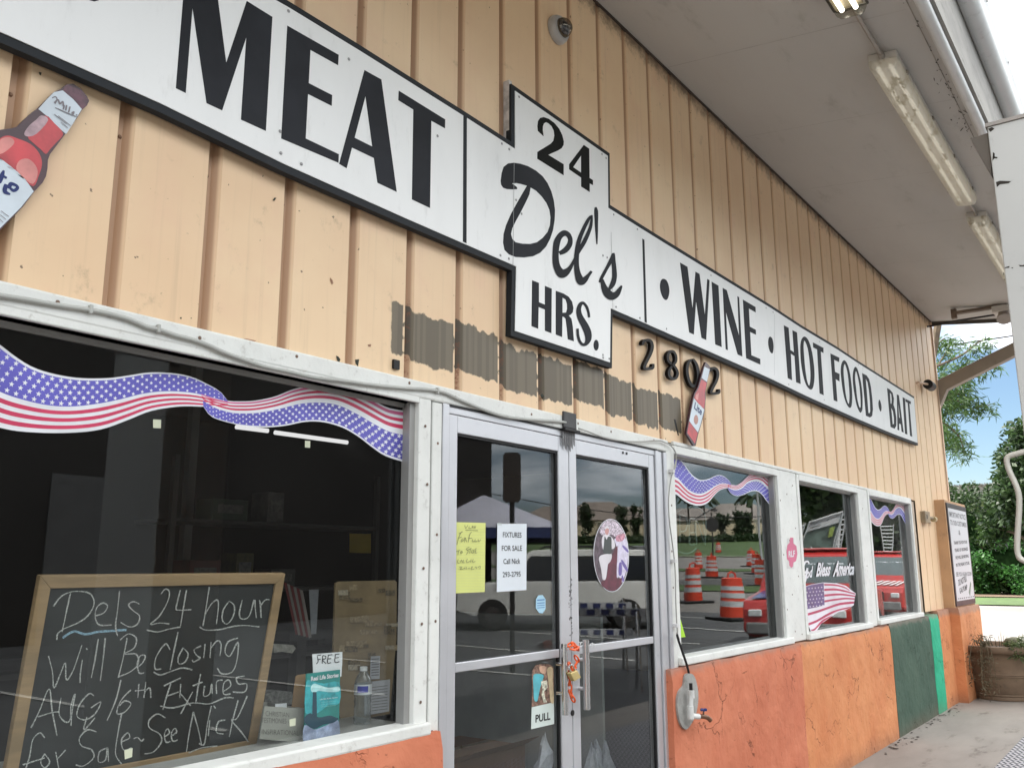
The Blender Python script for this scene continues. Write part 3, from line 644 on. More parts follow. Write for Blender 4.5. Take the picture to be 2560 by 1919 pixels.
# white-ish wood strip left of upper box
p0, p1 = onY(1272, 200, -.03), onY(1279, 350, -.03)
MB().box(onY(1271, 280, -.03).x, onY(1278.5, 280, -.03).x, -.034, 0, onY(1275, 352, -.03).z, onY(1275, 203, -.03).z).build('backing_strip', pmat('raw_primer', (.55, .52, .50), .8, 0, .3, 20, .3, 50, dirt=.6), SIGN)
LY = SY-.0009
LETTERS = [
 (cA, [(180, -250), (385, -125), (458, 435), (600, 8), (777, 118), (732, 905), (560, 827), (597, 258), (430, 763), (322, 713), (225, 55), (178, 643), (110, 610)], [], SGB, 0),
 (cA, [(880, 178), (1235, 380), (1231, 452), (1040, 346), (1028, 575), (1190, 658), (1187, 732), (1023, 650), (1007, 957), (1236, 1066), (1234, 1125), (838, 957)], [], SGB, 0),
 (cA, [(1413, 485), (1530, 550), (1636, 1326), (1503, 1263), (1478, 1092), (1327, 1020), (1290, 1163), (1238, 1132)], [[(1420, 665), (1345, 952), (1467, 1013)]], SGB, 0),
 (cA, [(1650, 627), (1971, 826), (1970, 888), (1875, 835), (1866, 1437), (1741, 1378), (1751, 758), (1647, 693)], [], SGB, 0),
 (cB, [(800, 705), (794, 640), (802, 570), (830, 527), (880, 514), (950, 538), (1025, 592), (1095, 675), (1138, 765), (1159, 850), (1155, 900), (1130, 943), (1080, 975), (1010, 1005), (945, 1035), (1157, 1165), (1157, 1318), (793, 1090), (793, 995), (900, 930), (980, 880), (1015, 840), (1028, 770), (1020, 700), (990, 640), (950, 602), (915, 585), (885, 600), (870, 640), (868, 690), (880, 780)], [], SGK, 0),
 (cB, [(1435, 898), (1510, 950), (1515, 1355), (1562, 1385), (1562, 1453), (1517, 1430), (1517, 1548), (1398, 1473), (1398, 1350), (1232, 1235), (1232, 1165)], [[(1397, 1045), (1288, 1205), (1397, 1280)]], SGK, 0),
 (cD, [(215, 300), (225, 220), (245, 155), (290, 120), (350, 112), (420, 122), (500, 148), (580, 193), (650, 252), (700, 322), (740, 408), (765, 500), (778, 600), (775, 700), (757, 810), (727, 900), (685, 980), (625, 1043), (550, 1080), (460, 1092), (370, 1088), (300, 1060), (255, 1015), (240, 940), (245, 850), (270, 760), (320, 645), (380, 535), (440, 430), (487, 350), (430, 333), (380, 323), (330, 325), (358, 345), (384, 365), (386, 385), (345, 388), (280, 385), (240, 370), (220, 340)],
   [[(525, 368), (580, 400), (640, 460), (690, 530), (720, 600), (732, 680), (725, 760), (700, 830), (650, 890), (590, 935), (520, 952), (440, 950), (370, 935), (335, 900), (322, 850), (335, 790), (375, 710), (430, 610), (480, 510), (512, 440)]], SGB, 0),
 (cH, [(112, 75), (175, 100), (175, 277), (230, 300), (230, 127), (293, 153), (290, 563), (230, 540), (230, 345), (172, 322), (168, 522), (106, 497)], [], SGB, 0),
 (cH, [(330, 172), (400, 197), (450, 228), (480, 272), (493, 330), (487, 370), (468, 392), (450, 400), (475, 430), (487, 500), (497, 637), (440, 618), (432, 520), (420, 430), (408, 415), (391, 410), (388, 598), (330, 575)], [[(392, 235), (420, 252), (433, 292), (435, 340), (425, 372), (392, 375)]], SGB, 0),
 (cH, circ((702, 673), 24, 50), [], SGB, 0),
 (cW, [(322, 535), (370, 560), (400, 640), (406, 720), (388, 800), (360, 829), (320, 800), (288, 720), (276, 630), (290, 560)], [], SGB, 1),
 (cW, [(553, 310), (657, 370), (727, 945), (767, 437), (823, 468), (897, 1035), (930, 537), (962, 555), (915, 1380), (850, 1350), (775, 845), (745, 1305), (680, 1275)], [], SGB, 0),
 (cW, [(990, 575), (1085, 630), (1130, 1478), (1040, 1440)], [], SGB, 0),
 (cW, [(1143, 660), (1200, 693), (1370, 1320), (1346, 775), (1370, 790), (1415, 1608), (1350, 1580), (1188, 995), (1215, 1520), (1185, 1508)], [], SGB, 0),
 (cW, [(1422, 822), (1597, 925), (1600, 1000), (1505, 945), (1518, 1195), (1602, 1240), (1604, 1308), (1522, 1268), (1540, 1590), (1662, 1642), (1664, 1720), (1467, 1632)], [], SGB, 0),
 (cW, [(1797, 1333), (1830, 1365), (1846, 1450), (1842, 1530), (1827, 1565), (1795, 1535), (1774, 1450), (1775, 1370)], [], SGB, 1),
 (cF, [(247, 260), (297, 287), (315, 515), (352, 540), (336, 312), (384, 335), (422, 868), (375, 850), (358, 580), (320, 555), (333, 830), (288, 808)], [], SGB, 0),
 (cF, [(455, 378), (428, 415), (418, 490), (425, 640), (448, 780), (480, 880), (520, 925), (550, 905), (565, 800), (560, 680), (540, 540), (512, 440), (485, 392)], [[(462, 420), (495, 500), (515, 640), (524, 780), (517, 865), (505, 882), (485, 820), (468, 700), (456, 560), (452, 470)]], SGB, 1),
 (cF, [(548, 438), (658, 495), (658, 548), (630, 532), (661, 985), (618, 965), (592, 510), (552, 490)], [], SGB, 0),
 (cF, [(730, 552), (823, 597), (820, 642), (768, 617), (778, 742), (825, 765), (824, 842), (785, 818), (803, 1052), (764, 1036)], [], SGB, 0),
 (cF, [(870, 623), (845, 660), (837, 740), (850, 880), (872, 1000), (900, 1080), (930, 1115), (950, 1090), (956, 980), (946, 850), (927, 730), (900, 650)], [[(880, 662), (905, 740), (920, 860), (928, 980), (925, 1055), (915, 1072), (895, 1010), (880, 900), (868, 780), (867, 700)]], SGB, 1),
 (cF, [(985, 692), (966, 740), (962, 830), (975, 950), (1000, 1080), (1025, 1145), (1045, 1165), (1062, 1120), (1063, 1000), (1050, 870), (1030, 780), (1008, 710)], [[(995, 735), (1015, 800), (1032, 900), (1042, 1020), (1043, 1105), (1030, 1105), (1010, 1030), (995, 900), (985, 800)]], SGB, 1),
 (cF, [(1058, 755), (1105, 780), (1132, 820), (1150, 900), (1165, 1030), (1171, 1130), (1163, 1198), (1140, 1215), (1098, 1197)], [[(1096, 813), (1115, 850), (1130, 940), (1140, 1050), (1143, 1150), (1135, 1172), (1124, 1167)]], SGB, 0),
 (cF, [(1238, 1030), (1252, 1060), (1260, 1110), (1255, 1150), (1245, 1148), (1232, 1110), (1228, 1060)], [], SGB, 1),
 (cF, [(1317, 910), (1345, 925), (1375, 960), (1388, 1020), (1384, 1085), (1400, 1130), (1413, 1220), (1413, 1300), (1395, 1332), (1353, 1312)], [[(1346, 958), (1360, 975), (1366, 1030), (1362, 1075), (1354, 1070)], [(1360, 1115), (1378, 1150), (1388, 1220), (1389, 1280), (1376, 1287)]], SGB, 0),
 (cF, [(1418, 975), (1440, 986), (1490, 1372), (1468, 1362), (1460, 1287), (1442, 1277), (1443, 1350), (1425, 1342)], [[(1432, 1060), (1442, 1215), (1452, 1222)]], SGB, 0),
 (cF, [(1478, 1005), (1502, 1017), (1527, 1392), (1503, 1383)], [], SGB, 0),
 (cF, [(1507, 1022), (1563, 1050), (1563, 1078), (1548, 1070), (1578, 1415), (1555, 1405), (1531, 1062), (1508, 1050)], [], SGB, 0),
]
for tr, pts, hol, m, rd in LETTERS: shape('letter', tr, pts, LY, m, SIGN, hol, th=.0007, round_=bool(rd))
shape('letter', crop(0, 0, 1), circ((236, -52), 34, 56), LY, SGB, SIGN)
strokes('letter', cD, [[(822, 1050, 20), (880, 1020, 28), (925, 965, 28), (935, 905, 24), (910, 855, 26), (868, 842, 30), (825, 875, 30), (795, 940, 34), (783, 1040, 32), (785, 1140, 34), (805, 1210, 38), (842, 1258, 46), (885, 1248, 38), (932, 1200, 22), (975, 1120, 14), (1020, 1030, 19), (1080, 925, 22), (1135, 800, 18), (1152, 720, 14), (1155, 655, 9)]], LY, SGB, SIGN, n=6)
strokes('letter', cD, [[(1150, 662, 10), (1120, 705, 17), (1072, 800, 20), (1025, 920, 22), (1003, 1050, 25), (1000, 1170, 26), (1012, 1260, 32), (1042, 1335, 42), (1080, 1325, 32), (1120, 1280, 18), (1155, 1235, 13)]], LY-.0006, SGB, SIGN, n=6)
strokes('letter', cD, [[(1198, 572, 10), (1203, 610, 20), (1205, 680, 20), (1206, 750, 17), (1209, 850, 13), (1211, 955, 6)]], LY, SGB, SIGN)
strokes('letter', cD, [[(1238, 1350, 10), (1262, 1300, 17), (1310, 1210, 17), (1358, 1120, 20), (1382, 1055, 14), (1384, 1140, 22), (1392, 1230, 24), (1392, 1300, 25), (1372, 1370, 26), (1335, 1425, 14)], [(1262, 1320, 16), (1285, 1400, 30), (1318, 1460, 42), (1362, 1492, 42), (1410, 1475, 32), (1442, 1430, 22), (1466, 1385, 9)]], LY-.0003, SGB, SIGN, n=6)
strokes('letter', cH, [[(636, 418, 11), (630, 370, 12), (612, 318, 13), (582, 285, 13), (556, 298, 18), (540, 345, 22), (548, 400, 26), (572, 450, 30), (602, 505, 33), (624, 560, 33), (628, 615, 28), (608, 658, 18), (578, 668, 13), (550, 640, 12), (533, 585, 12), (528, 520, 11)]], LY, SGB, SIGN, n=6)
scr = pmat('sign_screw', (.30, .30, .30), .4, .6)
for u, v in [cA((888, 78)), cA((835, 1058)), cA((977, 1133)), cB((540, 235)), cB((302, 880)), cB((404, 957)), cB((1685, 1025)), cB((1742, 1080)), cD((374, 498)), cD((431, 640)), cD((212, 1070)), cD((300, 1104)), cD((1385, 648)), cD((1630, 800)), cD((1275, 1072)), cD((1318, 1092)), cH((765, 762)), cH((766, 788)), cH((822, 797)), cH((885, 320)), cH((1105, 422)), cH((1350, 522)), cW((980, 487)), cW((1742, 937)), cW((1838, 995)), cF((617, 430)), cF((1020, 670)), cF((298, 872)), cF((665, 1033)), cA((830, 908)), cA((1918, 940)), cA((1305, 410))]:
    p = onY(u, v, SY-.001); MB().lathe([(.0062, 0), (.0062, .0015), (.002, .003)], (p.x, SY-.0008, p.z), 8, 'y').build('screw', scr, SIGN)

# ================================================================== BEER BOTTLE CUT-OUTS
BB = pmat('bottle_dark_print', (.055, .022, .030), .35, 0, .3, 5); BR1 = pmat('bottle_red_print', (.48, .045, .055), .35, 0, .30, 7); BR2 = pmat('bottle_pink_print', (.60, .22, .20), .35, 0, .25, 6)
BL = pmat('bottle_label_print', (.55, .62, .68), .35, 0, .10, 6); NAVY = flat('navy_print', (.02, .035, .14)); GRY = flat('grey_print', (.22, .20, .22)); CAPM = pmat('bottle_cap_print', (.11, .04, .06), .4, 0, .4, 30)
BO = thing('bottle_cutout', 'large flat red beer bottle cut-out under the left end of the sign', 'bottle sign', tuple(onY(0, 400, -.02)), 'flat beer bottle signs on the wall')
Y0 = -.020
sil = [(690, 130), (760, 122), (840, 178), (900, 250), (925, 300), (900, 350), (850, 395), (800, 475), (735, 570), (672, 650), (590, 760), (520, 850), (497, 910), (492, 1000), (478, 1080), (440, 1150), (355, 1240), (240, 1395), (0, 1640), (-330, 2030), (-900, 1560), (-420, 1000), (-250, 760), (-120, 640), (0, 600), (100, 588), (175, 570), (245, 500), (320, 430), (400, 370), (480, 290), (560, 210), (640, 170)]
shape('board', cbt, sil, Y0, BB, BO, th=.012)
def pr(tr, pts, m, lv, par, yy=Y0, rd=False, nm='print'): return shape(nm, tr, pts, yy-.0006*lv, m, par, th=.0004, round_=rd)
pr(cbt, [(690, 132), (845, 190), (918, 290), (905, 345), (850, 388), (760, 285), (650, 192)], CAPM, 1, BO)
pr(cbt, [(650, 192), (760, 282), (850, 385), (760, 530), (685, 645), (600, 570), (500, 470), (398, 385), (480, 290), (560, 210)], BL, 1, BO, nm='neck_label')
pr(cbt, [(470, 452), (560, 528), (655, 640), (585, 730), (520, 800), (475, 850), (420, 800), (350, 740), (288, 668), (360, 560)], BR1, 1, BO, rd=True)
pr(cbt, [(370, 500), (430, 450), (500, 500), (380, 640), (290, 670), (250, 640), (300, 560)], pmat('bottle_glint_print', (.40, .27, .30), .35, 0, .3, 20), 1.5, BO, rd=True)
pr(cbt, [(-100, 780), (0, 690), (80, 660), (180, 690), (320, 750), (410, 850), (435, 960), (400, 1080), (345, 1185), (230, 1100), (80, 990), (-20, 900)], BR1, 1, BO, rd=True)
pr(cbt, [(200, 920), (290, 900), (370, 970), (390, 1060), (340, 1160), (250, 1100), (170, 1010)], BR2, 1.5, BO, rd=True)
pr(cbt, [(-60, 780), (20, 690), (110, 680), (150, 730), (90, 800), (0, 850)], BR2, 1.5, BO, rd=True)
pr(cbt, [(-160, 780), (0, 892), (120, 985), (240, 1080), (350, 1238), (220, 1400), (0, 1620), (-300, 1950), (-820, 1500), (-420, 1050)], BL, 1, BO, nm='body_label')
strokes('print', cbt, [[(40, 1020, 10), (25, 1060, 22), (5, 1110, 26), (-10, 1150, 20)], [(0, 1060, 12), (70, 1100, 12)]], Y0-.0012, NAVY, BO)
strokes('print', cbt, [[(40, 1170, 10), (95, 1190, 20), (110, 1160, 20), (165, 1175, 14), (180, 1205, 18), (140, 1230, 16), (100, 1200, 12)], [(65, 1165, 18), (50, 1210, 24), (55, 1245, 20), (105, 1268, 8)]], Y0-.0012, NAVY, BO)
strokes('print', cbt, [[(540, 270, 6), (575, 258, 6), (590, 285, 7), (570, 330, 7)], [(560, 320, 6), (600, 290, 8), (620, 330, 9), (650, 310, 9), (655, 355, 8)], [(665, 345, 7), (655, 390, 8)], [(690, 345, 8), (680, 400, 8)], [(725, 360, 8), (710, 420, 8)], [(740, 430, 7), (765, 415, 7), (755, 445, 7)], [(785, 450, 7), (800, 445, 6)], [(570, 370, 3), (680, 420, 5), (800, 470, 3)], [(560, 440, 3), (690, 540, 3)], [(600, 455, 3), (730, 560, 3)], [(630, 520, 3), (700, 580, 3)], [(10, 1440, 3), (90, 1500, 3)], [(0, 1480, 3), (60, 1530, 3)], [(-10, 1520, 3), (30, 1560, 3)]], Y0-.0012, GRY, BO)
B2 = thing('bottle_cutout', 'small flat red beer bottle cut-out tilted right and overlapping the black house numbers', 'bottle sign', tuple(onY(1730, 1000, -.05)), 'flat beer bottle signs on the wall')
Y1 = -.045
shape('board', cH, [(1712, 828), (1735, 850), (1752, 872), (1748, 920), (1730, 985), (1722, 1040), (1708, 1100), (1712, 1160), (1700, 1290), (1670, 1400), (1640, 1500), (1618, 1600), (1600, 1597), (1535, 1490), (1535, 1465), (1560, 1340), (1588, 1190), (1605, 1120), (1640, 1060), (1662, 980), (1690, 880)], Y1, BB, B2, th=.014)
pr(cH, [(1700, 870), (1748, 895), (1722, 1010), (1674, 975)], BL, 1, B2, Y1, nm='neck_label'); pr(cH, [(1672, 985), (1720, 1020), (1704, 1105), (1705, 1190), (1695, 1265), (1655, 1225), (1605, 1165), (1615, 1125), (1648, 1065)], BR1, 1, B2, Y1)
pr(cH, [(1603, 1160), (1650, 1215), (1698, 1265), (1665, 1400), (1640, 1475), (1600, 1425), (1560, 1370)], BL, 1, B2, Y1, nm='body_label'); pr(cH, [(1560, 1375), (1600, 1430), (1638, 1482), (1612, 1580), (1542, 1480)], BR1, 1, B2, Y1)
pr(cH, [(1620, 1130), (1650, 1110), (1640, 1180), (1615, 1165)], BR2, 1.6, B2, Y1)
pr(cH, circ((1622, 1358), 20, 44), pmat('seal_print', (.42, .22, .18), .4), 2, B2, Y1)
text4('print', 'Lite', [(1603, 1255), (1670, 1320), (1682, 1258), (1614, 1195)], NAVY, B2, Y1-.0016, .02, tr=cH)

# ================================================================== HOUSE NUMBERS 2802
PL = pmat('black_plastic_number', (.006, .005, .005), .45, 0, .2, 6, spec=.12)
nums = [('2', [[(1132, 672, 9), (1140, 640, 13), (1165, 626, 12), (1195, 630, 13), (1213, 655, 14), (1215, 700, 15), (1198, 755, 14), (1170, 810, 13), (1148, 855, 13), (1142, 885, 12), (1175, 892, 12), (1215, 882, 14), (1222, 845, 9)]], 'first black plastic 2 of the house number'),
        ('8', [[(1400, 850, 11), (1368, 815, 11), (1362, 765, 11), (1385, 730, 11), (1415, 735, 11), (1435, 775, 11), (1432, 825, 11), (1400, 865, 11), (1372, 905, 11), (1370, 950, 12), (1395, 980, 12), (1428, 978, 12), (1445, 935, 12), (1430, 890, 11), (1400, 850, 11)]], 'black plastic 8 of the house number'),
        ('0', [[(1588, 808, 11), (1555, 830, 12), (1540, 890, 13), (1548, 970, 13), (1575, 1035, 13), (1608, 1050, 13), (1632, 1010, 13), (1640, 940, 13), (1625, 860, 13), (1600, 815, 11), (1588, 808, 11)]], 'black plastic 0 of the house number left of the small bottle'),
        ('2', [[(1752, 910, 9), (1768, 890, 12), (1792, 884, 12), (1815, 905, 13), (1822, 945, 13), (1808, 1000, 12), (1782, 1050, 12), (1762, 1090, 12), (1760, 1112, 10), (1795, 1118, 11), (1828, 1108, 12), (1830, 1078, 8)]], 'last black plastic 2 of the house number right of the small bottle')]
for s_, ln, lab in nums:
    tag(strokes('house_number', cH, [[(a_[0], a_[1], a_[2]*.98) for a_ in l_] for l_ in ln], -.030, PL, None, n=5, th=.020, step=.0001), lab, 'house number', 'black house number digits')

# ================================================================== CAMERA DOME, CABLES, BOXES ON THE WALL
p = onY(*crop(900, 0, .45228)((1098, 165)), -.02)
DC = thing('dome_camera', 'grey round dome security camera on the siding above the sign', 'camera', (p.x, 0, p.z))
MB().lathe([(.076, 0), (.078, .012), (.074, .03), (.066, .042), (.050, .044)], (p.x, -.002, p.z), 28, 'y').build('housing', pmat('camera_grey', (.42, .42, .42), .4, .1), DC, smooth=True)
t = NT('smoked_dome'); tb = t.n('ShaderNodeBsdfTransparent'); tb.inputs[0].default_value = (.55, .52, .47, 1); gb = t.n('ShaderNodeBsdfGlossy'); gb.inputs['Roughness'].default_value = .05; ms = t.n('ShaderNodeMixShader'); ms.inputs[0].default_value = .12; t.l(tb.outputs[0], ms.inputs[1]); t.l(gb.outputs[0], ms.inputs[2]); SMK = t.out(ms.outputs[0])
MB().lathe([(.052*math.cos(a_*math.pi/16), .052*math.sin(a_*math.pi/16)) for a_ in range(8)]+[(.004, .0525)], (p.x, -.046, p.z), 24, 'y').build('dome', SMK, DC, smooth=True)
MB().lathe([(.03, 0), (.03, .022), (.015, .024)], (p.x, -.046, p.z), 16, 'y').build('lens_mount', BLK, DC, smooth=True)
MB().lathe([(.015, 0), (.015, .018), (.009, .019)], (p.x+.012, -.070, p.z), 14, 'y').build('lens', pmat('lens_ring', (.30, .28, .26), .3, .5), DC, smooth=True)
# small bullet camera near corner
p = onY(2324, 963, -.09)
SC = thing('security_camera', 'small black round camera on an arm near the top right corner of the wall', 'camera', (p.x-.25, 0, p.z))
b = MB(); b.tube([(p.x-.30, 0, p.z-.01), (p.x-.30, -.03, p.z-.005), (p.x-.08, -.09, p.z)], .014, 8); b.build('arm', MATS['corner_trim_paint'], SC)
MB().tube([(p.x-.10, -.09, p.z), (p.x+.10, -.09, p.z)], [.058, .058], 16).build('camera_body', BLK, SC, smooth=True)
# square electrical box and sensor arm near the pilaster
p = onY(2314, 1292, -.03)
EB = thing('electrical_box', 'small rusty square electrical box with a short side fitting beside the tan board', 'electrical box', (p.x, 0, p.z-.06))
MB().box(p.x-.12, p.x+.12, -.055, .0, p.z-.065, p.z+.065).build('box_body', pmat('rusty_box', (.30, .24, .16), .6, .2, .3, 8, dirt=.7, dcol=(.10, .05, .03)), EB, bev=.006)
MB().box(p.x-.06, p.x-.03, -.058, -.0555, p.z-.02, p.z+.025).build('knockout', BLK, EB)
q = onY(2336, 1294, -.05)
MB().tube([(p.x+.12, -.04, p.z), (q.x+.06, -.05, p.z-.005)], .017, 8).build('conduit_stub', MATS['rusty_box'], EB, smooth=True)
MB().tube([(q.x-.08, -.05, p.z-.012), (q.x+.02, -.05, p.z-.012)], .032, 12).build('fitting', pmat('brass_fitting', (.45, .36, .20), .4, .3, .2, 9), EB, smooth=True)
# painted cable clipped along the header board
CBM = pmat('painted_cable', (.40, .41, .39), .55, 0, .12, 5, 0, dirt=.3)
pts = [cx_((p_)) for cx_, P_ in ((c4, [(-60, 160), (0, 178), (120, 196), (230, 216), (330, 232), (450, 250), (540, 268), (650, 298), (735, 335), (800, 350), (880, 378), (960, 398), (1040, 425), (1120, 462), (1220, 498), (1320, 532), (1450, 560), (1580, 590), (1720, 606), (1900, 630), (2060, 645)]), (c6, [(420, 752), (520, 762), (590, 780), (680, 822), (780, 865), (880, 905), (1000, 942), (1120, 958), (1240, 968), (1340, 974), (1420, 982)])) for p_ in P_]
P3 = [onY(u, v, -.029) for u, v in pts]
CB = tag(MB().tube(smooth_curve(P3, 3),   .0068, 10).build('cable', CBM, smooth=True), 'thick painted cable sagging along the white header board', 'cable')
CK_N = 0
for u, v in [c4((795, 345)), c6((535, 765)), c4((455, 248)), c4((-40, 168))]:
    p = onY(u, v, -.03); 
    ob = MB().box(p.x-.005, p.x+.005, -.038, -.022, p.z-.013, p.z+.013).build('cable_clip', CBM, None, bev=.003); tag(ob, {0: 'small painted clip on the thick cable above the middle of the large window', 1: 'small painted clip on the thick cable above the left door corner', 2: 'small painted clip on the thick cable left of the middle clip', 3: 'leftmost small painted clip on the thick cable'}[CK_N], 'cable clip', 'clips on the thick cable'); CK_N += 1
p = onY(*c6((1452, 1000)), -.03)
JB = thing('junction_box', 'small black box over the door with drips of black tape below it', 'junction box', (p.x, -.03, p.z-.03))
MB().box(p.x-.062, p.x+.055, -.034, -.022, p.z-.02, p.z+.062).build('box_body', pmat('black_tape', (.035, .035, .037), .5, 0, .4, 12, .3, 60), JB, bev=.006)
MB().box(p.x-.062, p.x+.075, -.042, -.022, p.z-.034, p.z-.020).build('cover_flange', BLK, JB, bev=.003)
b = MB()
for i, (h) in enumerate((.06, .075, .055, .08, .065, .05)): b.prism([(p.x-.06+.019*i, -.0235, p.z-.034), (p.x-.043+.019*i, -.0235, p.z-.034), (p.x-.045+.019*i, -.0235, p.z-.05-h), (p.x-.058+.019*i, -.0235, p.z-.05-h+.008)], (0, .001, 0))
b.build('tape_drips', pmat('tape_grey', (.11, .11, .115), .6, 0, .3, 20), JB)
cst = [cH(q_) for q_ in [(540, 1440), (620, 1465), (720, 1505), (820, 1535), (920, 1552), (1020, 1560), (1120, 1560), (1230, 1552), (1290, 1552)]]+[c6(q_) for q_ in [(2100, 1118), (2150, 1145), (2180, 1190), (2185, 1250), (2178, 1300)]]
cst += [cw2(q_) for q_ in [(92, 95), (75, 170), (55, 230), (40, 330), (35, 430), (42, 560), (60, 700), (80, 860), (88, 1000), (90, 1150), (96, 1300), (104, 1420), (112, 1470)]]
cable2 = [onY(u, v, -.036) for u, v in cst]
tag(MB().tube(smooth_curve(cable2, 3), .0036, 8).build('cable', pmat('grey_thin_cable', (.33, .33, .31), .5)), 'thin grey cable looping over the door and down the white post', 'cable')
blk = [onY(*c8(q_), -.066) for q_ in [(188, 985), (196, 1015), (215, 1070), (235, 1130), (248, 1180), (256, 1225), (258, 1262)]]
tag(MB().tube(smooth_curve([onY(*cw2((112, 1465)), -.045)]+blk, 4), .0068, 8).build('cable', BLK, smooth=True), 'black cable running into the white plastic pipe on the orange base', 'cable')
for q_, cl_ in [((80, 865), 'middle white clip on the thin cable down the door post'), ((94, 1360), 'lowest white clip on the thin cable beside the lime tag'), ((65, 175), 'highest white clip on the thin cable beside the ribbon decal')]:
    p = onY(*cw2(q_), -.04); ob = MB().box(p.x-.012, p.x+.016, -.05, -.020, p.z-.010, p.z+.010).build('cable_clip', flat('white_clip', (.6, .6, .6)), None, bev=.002); tag(ob, cl_, 'cable clip', 'clips on the thin cable')
# tap: cement patch, PVC, faucet
TAP = thing('water_tap', 'white plastic water pipe with brown faucet and blue handle on the orange wall', 'faucet', tuple(onY(*c8((260, 1400)), -.1)))
shape('cement_patch', c8, [(240, 1180), (270, 1185), (288, 1230), (296, 1300), (285, 1380), (262, 1430), (235, 1462), (210, 1440), (195, 1390), (190, 1320), (200, 1270), (222, 1240), (228, 1200)], -.073, pmat('cement_grey', (.30, .30, .285), .9, 0, .2, 12, .8, 60, dirt=.4), TAP, th=.012, round_=True)
PVC = pmat('white_pvc', (.62, .63, .62), .35, 0, .05, 9, 0, dirt=.2)
a = onY(*c8((258, 1262)), -.105); e = onY(*c8((256, 1392)), -.105); g_ = onY(*c8((300, 1392)), -.125)
b = MB(); b.tube([a+Vector((0, 0, -.002)), (a+e)/2, e], .0135, 16); b.tube([a+Vector((0, 0, -.003)), a+Vector((0, 0, -.042))], .0175, 16); b.tube([e+Vector((0, 0, .05)), e+Vector((0, 0, -.016))], .0175, 16); b.tube([e+Vector((-.006, 0, 0)), e+Vector((.03, -.01, -.006)), e+Vector((.060, -.020, -.010))], .0150, 14)
b.build('pvc_pipe', PVC, TAP, smooth=True)
MB().tube([a+Vector((0, 0, -.005)), a+Vector((0, 0, .035))], .0095, 12).build('pipe_nut', BLK, TAP, smooth=True)
f0 = e+Vector((.060, -.020, -.010)); BRS = pmat('oxidised_brass', (.16, .085, .05), .45, .5, .3, 20)
MB().tube([f0, f0+Vector((.035, -.01, -.003)), f0+Vector((.065, -.02, -.012)), f0+Vector((.085, -.028, -.028))], [.011, .0125, .012, .013], 12).build('faucet', BRS, TAP, smooth=True)
MB().tube([f0+Vector((.03, -.012, 0)), f0+Vector((.032, -.015, .030))], .005, 8).build('stem', BRS, TAP)
b = MB(); c_ = f0+Vector((.032, -.015, .032))
for k in range(5): q = k*1.257; b.tube([c_, c_+Vector((math.cos(q)*.018, math.sin(q)*.018, 0))], [.006, .007], 8)
b.build('handle', pmat('blue_handle', (.02, .035, .16), .4), TAP, smooth=True)
# orange chain and padlock on the pulls
CHN = thing('chain', 'orange plastic-coated chain wound round the left door pull', 'chain', tuple(onY(1424, 1740, -.06)))
OR = pmat('orange_chain_plastic', (.75, .11, .02), .35); pa = [cdr(q_) for q_ in [(1235, 490), (1240, 450), (1262, 432), (1290, 440), (1312, 470), (1318, 478)]]
pb = [cdr(q_) for q_ in [(1285, 545), (1312, 575), (1310, 620), (1290, 655), (1270, 672), (1250, 650), (1236, 610)]]
pc = [cdr(q_) for q_ in [(1262, 665), (1246, 720), (1245, 780), (1242, 840), (1246, 900), (1262, 940), (1276, 975)]]
def link3(c, t, up, par, s=1):
    b = MB(); a_ = t.normalized(); u_ = (up-a_*up.dot(a_)).normalized(); P = []
    for k in range(12): q = 2*math.pi*k/12; P.append(c+a_*math.cos(q)*.020*s+u_*math.sin(q)*.011*s)
    P.append(P[0]); b.tube(P, .0042*s, 6, cap=False); b.build('link', OR, par, smooth=True)
for chn, yy in ((pa, -.062), (pb, -.070), (pc, -.055), ([cdr(q_) for q_ in [(1240, 470), (1275, 485), (1310, 470)]], -.075)):
    C3 = smooth_curve([onY(u, v, yy) for u, v in chn], 8); acc = 0; last = C3[0]; k = 0
    for i in range(1, len(C3)):
        acc += (C3[i]-C3[i-1]).length
        if acc > .027:
            acc = 0; k += 1; link3(C3[i], C3[i]-C3[i-1]+Vector((0, 1e-4, 0)), Vector((0, 1, .2)) if k % 2 else Vector((1, .3, .2)), CHN)
PDL = thing('padlock', 'small brass padlock hanging from the orange chain', 'padlock', tuple(onY(*cdr((1300, 790)), -.08)))
q4 = [onY(*cdr(q_), -.095) for q_ in [(1252, 720), (1320, 690), (1358, 762), (1292, 800)]]
MB().prism(q4, (0, .022, 0)).build('body', pmat('brass', (.62, .50, .22), .35, .6, .08, 20), PDL, bev=.003)
s0, s1 = onY(*cdr((1262, 712)), -.084), onY(*cdr((1300, 696)), -.084); t0, t1 = onY(*cdr((1240, 672)), -.084), onY(*cdr((1280, 655)), -.084)
MB().tube(smooth_curve([s0, t0, (t0+t1)/2+Vector((-.004, 0, .014)), t1, s1], 4), .0042, 8).build('shackle', CHR, PDL, smooth=True)
